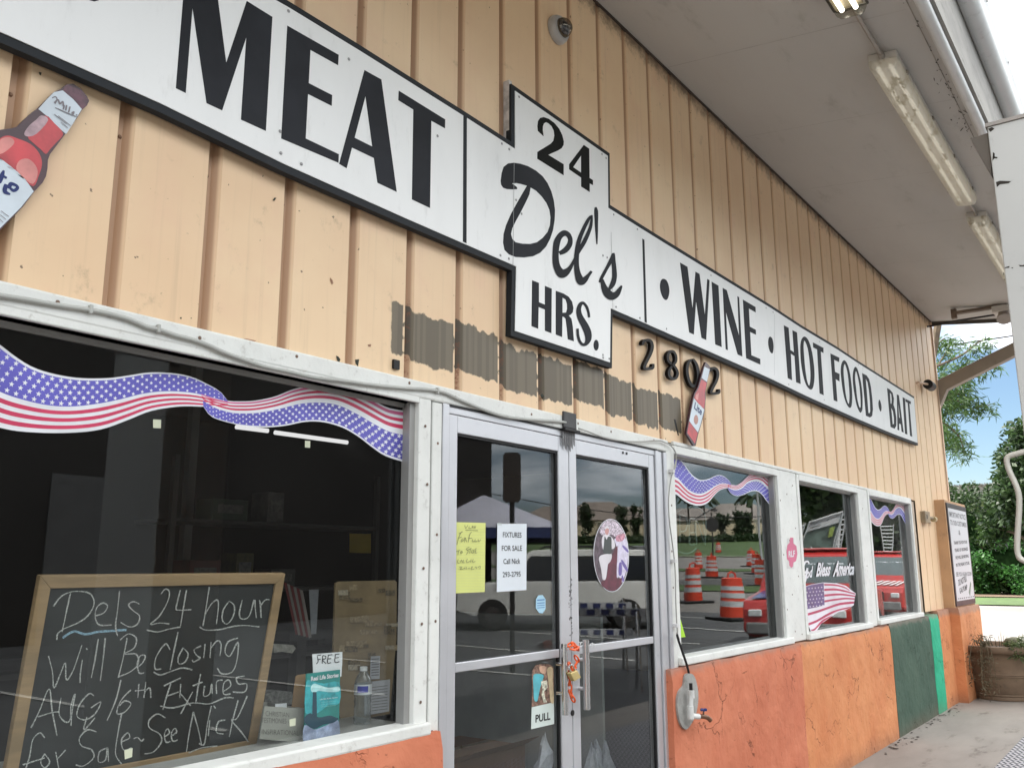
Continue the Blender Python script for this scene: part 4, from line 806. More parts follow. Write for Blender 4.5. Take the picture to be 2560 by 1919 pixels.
# little black square, paint chips
p = onY(*c6((250, 583)), -.008); tag(MB().box(p.x-.016, p.x+.016, -.012, 0, p.z-.018, p.z+.018).build('wall_plug', BLK, None), 'tiny black square plug on the peach siding below the bare patch', 'plug')
DKF = pmat('flake_dark_green', (.03, .035, .025), .8); BRF = pmat('flake_brown', (.36, .20, .13), .8, 0, .3, 40)
for tr_0, P_, m_ in [(c4, [(1690, 480), (1702, 485), (1712, 500), (1706, 512), (1696, 505)], DKF), (c4, [(1785, 500), (1806, 498), (1800, 535), (1788, 520)], DKF), (c4, [(1195, 398), (1240, 394), (1290, 405), (1270, 413), (1210, 408)], BRF), (c4, [(1120, 380), (1138, 376), (1132, 388)], BRF), (c4, [(1662, 95), (1672, 100), (1676, 118), (1668, 122)], BRF), (c4, [(905, 288), (914, 287), (913, 295), (906, 295)], DKF), (c4, [(1850, 424), (1866, 422), (1864, 436), (1852, 434)], BRF), (c1, [(215, 398), (230, 402), (226, 418), (218, 412)], DKF), (c1, [(1508, 1108), (1518, 1092), (1528, 1094), (1516, 1110)], DKF), (c1, [(1825, 1535), (1832, 1540), (1840, 1566), (1830, 1560)], BRF), (c6, [(2168, 960), (2180, 962), (2205, 1075), (2196, 1070)], BLK), (c6, [(1245, 790), (1262, 785), (1276, 805), (1252, 808)], DKF)]:
    shape('paint_flake', tr_0, P_, -.0012, m_, SHOP, th=.0006)

# ================================================================== CEILING LIGHTS UNDER THE CANOPY
YL = -1.246; ZL = ry(YL)
LENS = None
t = NT('dirty_diffuser'); v = t.coord((1, 1, 1)); gr = t.ramp(t.noise(9, 8, .75, t.coord((.9, 2.2, 1))), .515, .60)
tr_ = t.n('ShaderNodeBsdfTranslucent'); tr_.inputs[0].default_value = (.75, .72, .62, 1); tp = t.n('ShaderNodeBsdfTransparent'); tp.inputs[0].default_value = (.85, .84, .8, 1)
dfz = t.bsdf(t.mix(gr, (.76, .75, .71), (.20, .165, .11)), .35)
m1 = t.n('ShaderNodeMixShader'); m1.inputs[0].default_value = .35; t.l(dfz.outputs[0], m1.inputs[1]); t.l(tr_.outputs[0], m1.inputs[2])
m2 = t.n('ShaderNodeMixShader'); t.l(t.math('MULTIPLY', t.math('SUBTRACT', 1, gr), .35), m2.inputs[0]); t.l(m1.outputs[0], m2.inputs[1]); t.l(tp.outputs[0], m2.inputs[2]); DIRTY = t.out(m2.outputs[0])
t = NT('clear_diffuser'); tp = t.n('ShaderNodeBsdfTransparent'); tp.inputs[0].default_value = (.80, .80, .76, 1); gg = t.n('ShaderNodeBsdfGlossy'); gg.inputs['Roughness'].default_value = .2; m2 = t.n('ShaderNodeMixShader'); m2.inputs[0].default_value = .10; t.l(tp.outputs[0], m2.inputs[1]); t.l(gg.outputs[0], m2.inputs[2]); CLEARD = t.out(m2.outputs[0])
HSG = pmat('light_housing', (.56, .54, .50), .5, 0, .08, 4, 0, dirt=.4); TUBE = glow('fluorescent_tube', (1, .93, .80), 3.2); TUBED = glow('dim_tube', (1, .93, .78), .35); REF = pmat('light_reflector', (.22, .19, .13), .6, 0, .2, 10, dirt=.5)
def fixture(x0, x1, label, dirty=True, lit=TUBED):
    T = thing('canopy_light', label, 'light', ((x0+x1)/2, YL, ZL-.12), 'fluorescent lights in a row under the canopy')
    z = ZL; w = .083; s = .12
    b = MB(); i = 0
    def zz(y): return ry(y)
    # housing against the soffit (follows its slope)
    pr_ = [(YL-w, ry(YL-w)-.001), (YL+w, ry(YL+w)-.001), (YL+w, ry(YL+w)-.052), (YL-w, ry(YL-w)-.052)]
    b.prism([(x0, y, z_) for y, z_ in pr_], (x1-x0, 0, 0)); b.build('housing', HSG, T, bev=.006)
    # lens: rounded tray
    pf = [(-w-.004, -.048), (-w-.002, -.075), (-w+.012, -.110), (-w+.028, -.124), (w-.028, -.124), (w-.012, -.110), (w+.002, -.075), (w+.004, -.048)]
    b = MB(); X = [x0-.004, x0+.0, x0+.03, x1-.03, x1, x1+.004]; sc = [.92, .97, 1, 1, .97, .92]
    for xx, q in zip(X, sc):
        for (a, c) in pf: b.v.append(Vector((xx, YL+a*q, ry(YL+a*q)+(-.048+(c+.048)*(q if q == 1 else q-.12)))))
    n = len(pf)
    for k in range(5):
        for j in range(n-1): a = k*n+j; b.f.append((a, a+1, a+1+n, a+n))
    b.f.append(tuple(range(n))); b.f.append(tuple(5*n+j for j in reversed(range(n))))
    b.build('lens', DIRTY if dirty else CLEARD, T, smooth=True)
    if not dirty:
        MB().box(x0+.02, x1-.02, YL-w+.012, YL+w-.012, ry(YL)-.066, ry(YL)-.056).build('reflector', REF, T)
        g = MB(); g.tube([(x0+.0, YL-w-.006, ry(YL-w)-.055), (x1-.0, YL-w-.006, ry(YL-w)-.055), (x1+.01, YL-w+.03, ry(YL)-.055), (x1+.01, YL+w-.03, ry(YL)-.055), (x1, YL+w+.006, ry(YL+w)-.055), (x0, YL+w+.006, ry(YL+w)-.055)], .007, 6); g.build('gasket_frame', pmat('dark_frame', (.05, .045, .035), .6), T)
    for y in (YL-.036, YL+.036): MB().tube([(x0+.03, y, ry(y)-.085), (x1-.04, y, ry(y)-.085)], .0125, 10).build('tube', lit, T, smooth=True)
    for k in range(4):
        for sgn in (-1, 1):
            xx = x0+.22+(x1-x0-.44)*k/3; yy = YL+sgn*(w+.006); MB().box(xx-.012, xx+.012, yy-.006, yy+.006, ry(yy)-.062, ry(yy)-.038).build('latch', pmat('latch_metal', (.30, .28, .24), .5, .5, .2, 20), T)
    return T
def xl(u, v, z_=None): k = ray(u, v); return (k.x/k.y)*(YL+DIST)
xa = xl(2205, 196); xb = xl(2385, 522)
fixture(2.05, 4.62, 'lit fluorescent canopy light with two bright tubes cut off by the top edge', False, TUBE)
XA0 = 5.27; fixture(XA0, XA0+2.60, 'long dirty fluorescent canopy light in the middle of the row', True, TUBED)
fixture(XA0+2.60+.50, XA0+5.6, 'farthest fluorescent canopy light partly hidden behind the white column', True, TUBED)
cd_ = pmat('conduit_paint', (.33, .30, .27), .5, .2, .1, 5)
for (a, c, lab) in ((4.58, XA0, 'thin painted conduit joining the lit light to the middle light'), (XA0+2.58, XA0+3.12, 'short conduit joining the middle light to the farthest light')):
    tag(MB().tube([(a, YL, ZL-.030), (c+.01, YL, ZL-.030)], .0125, 10).build('conduit', cd_, smooth=True), lab, 'conduit')
b = MB(); b.tube([(XA0-.05, YL, ZL-.03), (XA0+.01, YL, ZL-.03)], .018, 10); tag(b.build('conduit_coupling', cd_, smooth=True), 'conduit coupling at the near end of the middle light', 'conduit coupling')
# flood light at the far end of the soffit
FX = 11.9
FLD = thing('flood_light', 'small flood light and bracket on the far end of the soffit', 'light', (FX, -.8, 3.0))
MB().box(FX-.04, FX+.04, -1.02, -.40, ry(-.7)-.055, ry(-.7)-.02).build('bracket', pmat('rusty_bracket', (.16, .12, .09), .7, .1, .3, 9), FLD, bev=.004)
MB().box(FX-.10, FX+.10, -1.02, -.84, ry(-.9)-.10, ry(-.9)-.02).build('base_box', HSG, FLD, bev=.01)
MB().tube([(FX, -.95, ry(-.95)-.10), (FX-.06, -.96, ry(-.95)-.19)], [.055, .085], 14).build('lamp_head', pmat('lamp_grey', (.32, .28, .25), .5), FLD, smooth=True)
MB().box(FX-.03, FX+.03, -.44, -.38, ry(-.4)-.14, ry(-.4)-.02).build('arm', MATS['rusty_bracket'], FLD)
tag(MB().tube([(FX+.05, -.85, 3.0), (FX+.3, -.4, 3.06), (FX+.5, -.03, 3.09), (FX+.45, .0, 3.08)], .012, 6).build('cable', BLK), 'black cable drooping from the flood light to the wall corner', 'cable')

# ================================================================== POSTER BOARD ON THE PILASTER
PO = thing('poster', 'tall white notice poster in a dark frame on the tan board at the far corner', 'poster', (12.3, -.13, -.47))
PX0, PX1 = 11.76, 12.96; yp = -.128
MB().box(PX0, PX1, yp-.004, -.1185, -.475, .742).build('frame', pmat('poster_frame', (.03, .025, .03), .4), PO, bev=.003)
MB().box(PX0+.05, PX1-.05, yp-.0055, yp-.0042, -.415, .68).build('sheet', pmat('poster_white', (.62, .63, .66), .4, 0, .03, 2), PO)
INK = flat('ink_black', (.02, .02, .022), .6); INK2 = flat('ink_grey', (.16, .16, .17), .6)
def row(s, x0, x1, z, h, m=INK, rise=0): text4('print', s, [(x0, yp-.0062, z), (x1, yp-.0062, z+rise), (x1, yp-.0062, z+h+rise), (x0, yp-.0062, z+h)], m, PO, bold=.02)
row('IMPORTANT NOTICE', 11.85, 12.86, .575, .065, INK2); row('TO OUR CUSTOMERS', 11.85, 12.86, .480, .060, INK2); row('&', 12.3, 12.42, .37, .06, INK2)
for i, s_ in enumerate(('THANK YOU FOR YOUR', 'YEARS OF BUSINESS', 'WE WILL BE MOVING', 'IN THE NEAR FUTURE')): row(s_, 11.95, 12.80, .245-.088*i, .040, INK, .03)
row('SEE YOU AGAIN SOON', 11.9, 12.86, -.13, .05, INK2)
row('DO NOT BLK', 11.98, 12.52, -.245, .075, INK, .05); row('GAS PUMP', 12.0, 12.50, -.335, .065, INK, .04)
b = MB(); b.prism([(12.56, yp-.0060, -.33), (12.74, yp-.0060, -.20), (12.78, yp-.0060, -.23), (12.62, yp-.0060, -.38)], (0, .0003, 0)); b.build('print', pmat('print_green_grey', (.18, .22, .18), .6, 0, .5, 60), PO)
row('- - - - - - - - -', 11.88, 12.86, -.395, .012, INK)

# ================================================================== WINDOW DECALS
YD = .0515-.0025   # stuck to the outside of the small panes
WHP = flat('vinyl_white', (.70, .72, .76), .35); REDP = pmat('vinyl_red', (.52, .035, .10), .4, 0, .12, 3); PNK = pmat('vinyl_faded_pink', (.56, .12, .26), .4, 0, .12, 3); BLU = pmat('vinyl_violet_blue', (.105, .095, .44), .4, 0, .16, 3)
def interp(c, n): return [Vector(p) for p in smooth_curve([(p[0], p[1], 0) for p in c], n)]
def resample(c, N):
    P = interp(c, 8); xs = [p.x for p in P]; out = []
    x0, x1 = P[0].x, P[-1].x; j = 0
    for k in range(N+1):
        x = x0+(x1-x0)*k/N
        while j < len(P)-2 and P[j+1].x < x: j += 1
        a, b_ = P[j], P[j+1]; t_ = 0 if b_.x == a.x else min(1, max(0, (x-a.x)/(b_.x-a.x))); out.append(a.lerp(b_, t_))
    return out
def bandmesh(name, A, B_, ta, tb, mp, m, par, lv):
    """strip between fractions ta and tb of the gap from curve A to curve B"""
    b = MB(); n = len(A)
    for i in range(n):
        for t_ in (ta, tb): q = A[i].lerp(B_[i], t_); b.v.append(mp(q, lv))
    for i in range(n-1): b.f.append((2*i, 2*i+1, 2*i+3, 2*i+2))
    return b.build(name, m, par)
def star(c, r, mp, lv, rot, b):
    i = len(b.v); P = []
    for k in range(10): q = rot+k*math.pi/5-math.pi/2; rr = r if k % 2 == 0 else r*.42; P.append(mp(Vector((c[0]+rr*math.cos(q), c[1]+rr*math.sin(q), 0)), lv))
    C_ = sum(P, Vector())/10; b.v += P+[C_]; b.f += [(i+k, i+(k+1) % 10, i+10) for k in range(10)]
def ribbon(label, T1, M1, B1, T2, M2, B2_, mp, loc, rs, nrow, ncol):
    RB = thing('ribbon_decal', label, 'window decal', loc, 'stars and stripes ribbon decals'); N_ = 44
    t1, m1, b1 = (resample(c, N_) for c in (T1, M1, B1)); t2, m2, b2 = (resample(c, N_) for c in (T2, M2, B2_))
    bandmesh('ribbon_back', t1, b1, -.03, 1.03, mp, WHP, RB, 0); bandmesh('ribbon_back', t2, b2, -.03, 1.03, mp, WHP, RB, .15)
    bandmesh('star_field', t1, m1, .03, .985, mp, BLU, RB, 1); bandmesh('star_field', m2, b2, .04, .975, mp, BLU, RB, 1.15)
    for k in range(3):
        bandmesh('stripe', m1, b1, .16+.30*k, .31+.30*k, mp, REDP, RB, 1); bandmesh('stripe', t2, m2, (.02, .31, .60)[k], (.17, .46, .78)[k], mp, (PNK if k < 1 else REDP), RB, 1.15)
    b = MB(); random.seed(11)
    for A_, C_, lv in ((t1, m1, 2), (m2, b2, 2.15)):
        for r_ in range(nrow):
            for c_ in range(ncol):
                f = (c_+.5+(r_ % 2)*.5)/ncol; i = min(N_-1, int(f*N_)); fr_ = min(1, max(0, f*N_-i)); h = (A_[i]-C_[i]).length; t_ = (r_+.6)/(nrow+.2)
                if h < rs*3 and r_ % 2: continue
                p_ = A_[i].lerp(C_[i], t_).lerp(A_[i+1].lerp(C_[i+1], t_), fr_); star((p_.x, p_.y), min(rs, h/nrow*.50), mp, lv, .2, b)
    b.build('stars', WHP, RB, kind='stuff'); return RB
def mpx(tr, y, dx=0): return lambda q, lv: onY(*tr((q.x, q.y)), y)+Vector((0, -.00022*lv-.0003, 0))
ribbon('large stars and stripes ribbon decal across the top of the left window',
 [(-260, 250), (-130, 340), (0, 437), (70, 490), (160, 545), (270, 580), (400, 600), (540, 600), (650, 585), (750, 570), (860, 572), (960, 590), (1060, 635), (1110, 665), (1145, 708)],
 [(-260, 520), (-130, 600), (0, 665), (100, 700), (230, 730), (350, 738), (480, 725), (600, 702), (720, 672), (830, 660), (930, 664), (1005, 675), (1145, 712)],
 [(-260, 720), (-130, 790), (0, 830), (100, 850), (250, 860), (400, 857), (520, 840), (640, 798), (750, 755), (860, 735), (940, 730), (1020, 733), (1145, 735)],
 [(1010, 672), (1080, 695), (1145, 710), (1200, 713), (1280, 710), (1380, 690), (1470, 655), (1560, 635), (1650, 632), (1750, 650), (1850, 695), (1950, 748), (2056, 766)],
 [(1020, 705), (1080, 740), (1150, 762), (1200, 768), (1290, 765), (1400, 745), (1500, 720), (1600, 712), (1700, 725), (1800, 772), (1880, 818), (1960, 858), (2056, 878)],
 [(1022, 735), (1060, 782), (1130, 808), (1220, 828), (1330, 836), (1430, 828), (1530, 808), (1620, 808), (1720, 835), (1800, 880), (1870, 933), (1940, 978), (2056, 1015)],
 mpx(c4, .048), tuple(onY(500, 1080, .047)), 15, 5, 31)
RW = ([(65, 60), (110, 80), (150, 120), (190, 178), (230, 222), (280, 248), (340, 240), (385, 218), (420, 207), (460, 217), (500, 250), (515, 278)],
 [(68, 215), (110, 235), (150, 280), (190, 320), (240, 345), (290, 348), (340, 325), (390, 290), (440, 270), (480, 272), (515, 281)],
 [(68, 340), (100, 350), (140, 383), (190, 415), (240, 432), (290, 433), (340, 410), (380, 365), (420, 325), (460, 308), (515, 300)],
 [(490, 275), (530, 284), (560, 285), (600, 260), (650, 212), (700, 190), (750, 192), (790, 220), (820, 244), (850, 254)],
 [(490, 300), (530, 318), (560, 320), (600, 305), (640, 267), (700, 250), (750, 265), (790, 303), (820, 333), (850, 346)],
 [(490, 312), (515, 345), (560, 364), (610, 355), (660, 330), (710, 325), (750, 350), (790, 403), (825, 442), (858, 460)])
ribbon('stars and stripes ribbon decal on the window just right of the door', *RW, mpx(cw2, .048), tuple(onY(1800, 1200, .047)), 5.6, 6, 20)
def mp4(q, lv):
    p = onY(*cw2((q.x, q.y)), .048); x = 8.90+(p.x-4.72)*(1.50/1.66); return Vector((x, .048-.00022*lv-.0003, p.z+.012))
ribbon('small stars and stripes ribbon decal on the farthest window', *RW, mp4, (9.6, .047, .3), 5.6, 6, 20)
# flag decal and God Bless America
FD = thing('flag_decal', 'waving flag decal in the lower half of the middle right window', 'window decal', tuple(onY(*cw3((350, 1500)), .047)))
yF = .0485
FO = [(103, 1080), (180, 1055), (290, 1036), (420, 1043), (510, 1068), (560, 1110), (602, 1140), (592, 1180), (582, 1250), (520, 1290), (430, 1320), (350, 1372), (275, 1425), (240, 1480), (207, 1504), (175, 1492), (146, 1420), (132, 1330), (115, 1200)]
shape('flag_back', cw3, FO, yF, pmat('vinyl_flag_white', (.68, .66, .72), .4), FD, th=.0003)
LT = interp([(300, 1046), (302, 1250)], 2); 
def lerp2(a, c, t_): return (a[0]+(c[0]-a[0])*t_, a[1]+(c[1]-a[1])*t_)
strp = [([(302, 1050), (400, 1053), (490, 1075), (545, 1110)], [(303, 1066), (400, 1068), (490, 1088), (535, 1112)]),
        ([(303, 1096), (400, 1092), (480, 1105), (590, 1138)], [(303, 1116), (400, 1112), (480, 1122), (596, 1150)]),
        ([(304, 1150), (400, 1140), (480, 1142), (595, 1160)], [(304, 1170), (400, 1160), (480, 1158), (594, 1172)]),
        ([(305, 1205), (400, 1190), (500, 1180), (590, 1185)], [(305, 1224), (400, 1208), (500, 1195), (588, 1198)]),
        ([(132, 1330), (230, 1302), (330, 1268), (450, 1228), (586, 1215)], [(135, 1352), (230, 1325), (330, 1290), (450, 1250), (584, 1235)]),
        ([(150, 1420), (230, 1390), (330, 1330), (430, 1290), (560, 1262)], [(155, 1442), (230, 1412), (330, 1355), (430, 1305), (520, 1285)]),
        ([(178, 1480), (210, 1470), (250, 1425), (290, 1385), (380, 1345)], [(182, 1492), (212, 1488), (255, 1445), (300, 1402), (350, 1370)])]
for a_, c_ in strp:
    A_, C_ = resample(a_, 10), resample(c_, 10); bandmesh('stripe', A_, C_, 0, 1, mpx(cw3, yF), pmat('vinyl_flag_red', (.42, .03, .10), .4, 0, .2, 30), FD, 2)
shape('star_field', cw3, [(106, 1085), (180, 1060), (298, 1040), (303, 1150), (306, 1250), (230, 1270), (130, 1290), (116, 1200)], yF-.0005, pmat('vinyl_flag_navy', (.10, .07, .20), .4, 0, .3, 30), FD, th=.0002)
b = MB()
for r_ in range(6):
    for k in range(6): x = 128+k*30+(r_ % 2)*12; y = 1082+r_*34+(5-k)*3; star((x, y), 9, mpx(cw3, yF), 4, 0, b)
b.build('stars', MATS['vinyl_flag_white'], FD, kind='stuff')
GB = thing('lettering_decal', 'white script lettering God Bless America above the flag decal', 'window decal', tuple(onY(*cw3((340, 960)), .047)))
strokes('lettering', cw3, [[(162, 858, 5), (146, 838, 8), (120, 850, 10), (104, 890, 11), (103, 930, 10), (118, 948, 8), (136, 925, 7), (144, 900, 6)], [(144, 900, 8), (136, 960, 10), (120, 1030, 9), (103, 1070, 5)]], .047, WHP, GB)
for s_, q_, sh in (('od', [(136, 1000), (198, 985), (198, 880), (136, 915)], .3), ('Bless', [(226, 985), (360, 975), (368, 850), (232, 850)], .35), ('America', [(384, 985), (584, 965), (588, 850), (400, 830)], .35)):
    text4('lettering', s_, q_, WHP, GB, .047, .035, sh, tr=cw3)
# neon OPEN sign hanging unlit behind the pane right of the door
ON = thing('neon_sign', 'unlit tube OPEN sign hanging behind the window right of the door', 'sign', tuple(onY(1720, 1400, .10)))
NE = pmat('unlit_neon_tube', (.50, .55, .52), .2, 0, .05, 5)
for ln in ([(95, 490), (150, 460), (220, 445), (280, 465), (315, 520), (322, 620), (318, 700)], [(90, 770), (120, 795), (170, 808), (215, 795), (245, 768)], [(120, 500), (120, 720)], [(120, 510), (160, 520), (178, 570), (165, 630), (125, 640)], [(240, 545), (198, 545), (195, 640), (235, 645)], [(195, 640), (198, 735), (235, 738)], [(250, 740), (248, 550), (315, 742), (300, 560)], [(92, 520), (100, 590), (95, 690), (85, 700)]):
    MB().tube(smooth_curve([onY(*cw2(q_), .11) for q_ in ln], 4) if len(ln) > 2 else [onY(*cw2(q_), .11) for q_ in ln], .0052, 8).build('tube', NE, ON, smooth=True)
# fire service badge on post
BG = thing('badge_sticker', 'pink maltese cross shaped sticker with letters RLF on the white window post', 'sticker', tuple(onY(1979, 1400, -.012)))
shape('backing', cw2, [(945, 690), (1000, 690), (1000, 925), (945, 925)], -.0112, pmat('sticker_backing', (.60, .61, .60), .4), BG, th=.0004)
shape('cross', c8, [(760, 492), (775, 492), (776, 520), (792, 535), (796, 575), (790, 610), (776, 618), (774, 638), (766, 645), (756, 632), (755, 612), (744, 600), (742, 560), (746, 530), (757, 518)], -.0118, pmat('badge_pink', (.62, .14, .26), .4), BG, th=.0004)
text4('print', 'RLF', [(752, 592), (784, 588), (784, 556), (752, 560)], WHP, BG, -.0126, .03, tr=c8)
# lime tag in the window
tag(shape('paper_tag', cw2, [(99, 1290), (128, 1315), (165, 1448), (108, 1452), (103, 1400)], .045, pmat('lime_paper', (.35, .62, .03), .6), None, th=.0004), 'bright lime green paper tag at the lower left of the window right of the door', 'paper tag')

# ---------- things taped to the door glass
YG = .0072
def sheetq(name, q, tr, y, m, par=None, th=.0005): return shape(name, tr, q, y, m, par, th=th)
YP = thing('paper_notice', 'yellow lined paper with handwriting taped inside the left door', 'paper notice', tuple(onY(1170, 1480, YG)))
sheetq('sheet', [(84, 921), (392, 928), (384, 1578), (68, 1593)], cd1, YG, pmat('yellow_paper', (.62, .66, .22), .7, 0, .05, 4), YP)
PEN = flat('faded_pen_ink', (.16, .17, .10), .8)
b = MB()
for k in range(22): y = 985+27*k; b.quad(*[onY(*cd1(q_), YG-.0007) for q_ in [(84, y), (388, y+2), (388, y+4), (84, y+2)]])
b.build('rule_lines', pmat('faint_rule', (.50, .55, .25), .8), YP, kind='stuff')
strokes('handwriting', cd1, [[(195, 950), (205, 980), (225, 950)], [(240, 960), (232, 980), (255, 978)], [(262, 980), (268, 955), (275, 980)], [(282, 955), (290, 978), (300, 955)], [(200, 996), (320, 1000)],
 [(165, 1010), (140, 1060), (120, 1135)], [(140, 1030), (175, 1010)], [(140, 1070), (165, 1060)], [(165, 1080), (160, 1105), (180, 1095), (172, 1075)], [(190, 1110), (195, 1065), (205, 1085), (212, 1108)], [(225, 1110), (240, 1040), (258, 1015)], [(232, 1075), (262, 1070)], [(270, 1080), (262, 1105), (285, 1100)], [(292, 1080), (290, 1105), (310, 1100)], [(318, 1080), (325, 1105), (342, 1085)],
 [(112, 1195), (150, 1185)], [(135, 1190), (128, 1228)], [(160, 1190), (152, 1215), (168, 1210), (165, 1188)], [(235, 1155), (205, 1175), (225, 1195), (205, 1225)], [(215, 1185), (255, 1165)], [(245, 1175), (238, 1215)], [(262, 1180), (256, 1210), (275, 1205), (272, 1180)], [(290, 1210), (288, 1175), (305, 1170)], [(288, 1192), (303, 1188)], [(290, 1212), (308, 1208)],
 [(130, 1270), (120, 1300), (140, 1305)], [(150, 1300), (160, 1275), (168, 1305)], [(178, 1275), (176, 1302), (190, 1300)], [(215, 1265), (205, 1300), (240, 1290)], [(250, 1270), (245, 1300)], [(270, 1268), (262, 1298), (290, 1290)],
 [(140, 1345), (165, 1342), (145, 1365), (170, 1362)], [(185, 1345), (180, 1360), (205, 1345), (200, 1365)], [(215, 1355), (240, 1352)], [(250, 1345), (262, 1340), (250, 1365), (275, 1362)], [(285, 1350), (295, 1340), (300, 1362)], [(310, 1345), (335, 1335), (330, 1362)]], YG-.001, PEN, YP, w=2.2, n=3)
WP2 = thing('paper_notice', 'white printed notice FIXTURES FOR SALE taped inside the left door', 'paper notice', tuple(onY(1280, 1480, YG)))
sheetq('sheet', [(503, 936), (778, 936), (776, 1560), (497, 1578)], cd1, YG, pmat('white_paper', (.66, .71, .76), .7, 0, .03, 6), WP2)
for s_, q_ in (('FIXTURES', [(555, 1064), (730, 1068), (730, 1018), (555, 1014)]), ('FOR SALE', [(545, 1192), (735, 1192), (735, 1140), (545, 1142)]), ('Call Nick', [(560, 1316), (718, 1313), (718, 1262), (560, 1266)]), ('293-2795', [(553, 1440), (722, 1434), (722, 1384), (553, 1390)])):
    text4('print', s_, q_, INK, WP2, YG-.0008, .01, tr=cd1)
sheetq('tape', [(500, 930), (545, 932), (545, 950), (500, 950)], cd1, YG-.0006, pmat('clear_tape', (.5, .55, .55), .3), WP2)
OS = thing('alarm_sticker', 'small pale blue octagonal security sticker on the left door glass', 'sticker', tuple(onY(1352, 1530, YG)))
shape('sheet', c7, [(858, 588), (884, 586), (902, 612), (902, 672), (884, 700), (862, 697), (842, 668), (842, 612)], YG, pmat('sticker_blue', (.36, .58, .72), .4), OS, th=.0003)
for k, (z0_, z1_) in enumerate(((615, 622), (635, 640), (650, 654), (664, 668))): shape('print', c7, [(850, z0_), (896, z0_-4), (896, z1_-4), (850, z1_)], YG-.0006, pmat('sticker_ink_blue', (.08, .20, .45), .5), OS, th=.0001)
PU = thing('door_sign', 'white PULL sign at the lower right of the left door', 'sign', tuple(onY(1355, 1790, YG)))
sheetq('sheet', [(868, 1055), (1088, 1005), (1090, 1220), (862, 1273)], cdr, YG, pmat('pull_white', (.62, .70, .67), .5, 0, .04, 8), PU)
text4('print', 'PULL', [(905, 1208), (1052, 1178), (1052, 1100), (905, 1132)], INK, PU, YG-.0008, .025, tr=cdr)
b = MB()
GP = thing('glove_poster', 'colourful glove and knit pattern picture above the PULL sign', 'poster', tuple(onY(1355, 1740, YG)))
shape('sheet', cdr, [(870, 700), (905, 640), (960, 628), (1040, 630), (1085, 660), (1088, 1005), (868, 1050)], YG, pmat('picture_brown', (.20, .12, .09), .5, 0, .8, 60), GP, th=.0003)
shape('print', cdr, [(885, 740), (940, 725), (985, 740), (975, 790), (950, 870), (925, 990), (893, 985), (886, 880)], YG-.0006, pmat('picture_teal', (.11, .45, .52), .5, 0, .15, 20), GP, th=.0001, round_=True)
shape('print', cdr, [(1020, 680), (1050, 655), (1078, 680), (1075, 780), (1088, 1000), (1055, 1000), (1040, 860), (1025, 740)], YG-.0006, pmat('picture_tan', (.55, .45, .28), .5, 0, .2, 20), GP, th=.0001, round_=True)
shape('print', cdr, [(940, 660), (985, 645), (1015, 665), (1005, 720), (960, 715)], YG-.0009, pmat('picture_skin', (.52, .33, .24), .5, 0, .3, 20), GP, th=.0001, round_=True)
shape('print', cdr, [(960, 800), (1020, 790), (1025, 860), (990, 900), (1000, 960), (1020, 1005), (985, 1010), (965, 930), (975, 880)], YG-.0009, pmat('picture_cream', (.55, .55, .45), .5, 0, .6, 90), GP, th=.0001)
# oval photograph sticker
OV = thing('oval_picture', 'oval photo sticker of a man in vest and apron on the right door', 'sticker', tuple(onY(1528, 1385, YG)))
oc = circ((448, 1068), 184, 380, 40); oc = [(x+(y-1068)*.018, y) for x, y in oc]
shape('rim', cd2, oc, YG, WHP, OV, th=.0003)
oi = [(448+(x-448)*.965, 1068+(y-1068)*.983) for x, y in oc]
shape('sheet', cd2, oi, YG-.0005, pmat('picture_mauve_grey', (.10, .075, .095), .5, 0, .5, 40), OV, th=.0001)
def clip(P): return [p for p in P]
OP = [([(330, 830), (350, 760), (400, 710), (450, 698), (510, 735), (560, 800), (590, 870), (560, 890), (500, 880), (450, 850), (380, 870)], pmat('picture_mottled_white', (.52, .45, .52), .5, 0, .7, 120), 1),
      ([(480, 900), (560, 870), (600, 900), (622, 1020), (615, 1180), (585, 1290), (560, 1350), (530, 1290), (500, 1290), (505, 1000)], pmat('picture_pale_lilac', (.62, .58, .72), .5, 0, .15, 50), 1),
      ([(570, 960), (622, 1010), (622, 1040), (568, 985)], pmat('picture_violet', (.16, .12, .36), .5), 2), ([(560, 1110), (618, 1200), (610, 1235), (556, 1150)], MATS['picture_violet'], 2), ([(530, 1150), (556, 1150), (556, 1265), (524, 1265)], MATS['picture_violet'], 2), ([(562, 1270), (582, 1320), (570, 1345), (555, 1300)], MATS['picture_violet'], 2),
      ([(500, 870), (580, 840), (590, 880), (560, 920), (505, 920)], pmat('picture_rose', (.52, .25, .32), .5, 0, .5, 100), 2),
      ([(460, 1060), (500, 980), (515, 1000), (505, 1290), (555, 1300), (550, 1370), (500, 1425), (440, 1430), (360, 1390), (345, 1340), (400, 1300), (415, 1160)], pmat('picture_maroon', (.12, .03, .05), .5, 0, .3, 20), 2),
      ([(390, 850), (355, 880), (352, 960), (375, 1030), (400, 1000), (470, 1000), (488, 960), (470, 900), (430, 860)], pmat('picture_shirt_white', (.62, .60, .64), .5), 3),
      ([(320, 1100), (345, 1065), (440, 1050), (455, 1080), (440, 1130), (415, 1160), (405, 1230), (390, 1315), (358, 1312), (345, 1220), (330, 1150)], MATS['picture_shirt_white'], 3),
      ([(380, 870), (400, 905), (415, 875), (448, 880), (452, 960), (450, 1045), (410, 1052), (365, 1040), (372, 960)], pmat('picture_vest_grey', (.055, .065, .065), .5), 4),
      ([(386, 835), (384, 805), (398, 775), (415, 775), (425, 800), (420, 835), (405, 858)], pmat('picture_face', (.50, .26, .25), .5), 4),
      ([(385, 800), (388, 770), (405, 760), (424, 775), (424, 795), (405, 785)], MATS['picture_shirt_white'], 5)]
for P_, m_, lv in OP: shape('print', cd2, P_, YG-.0006-.0003*lv, m_, OV, th=.0001, round_=True)
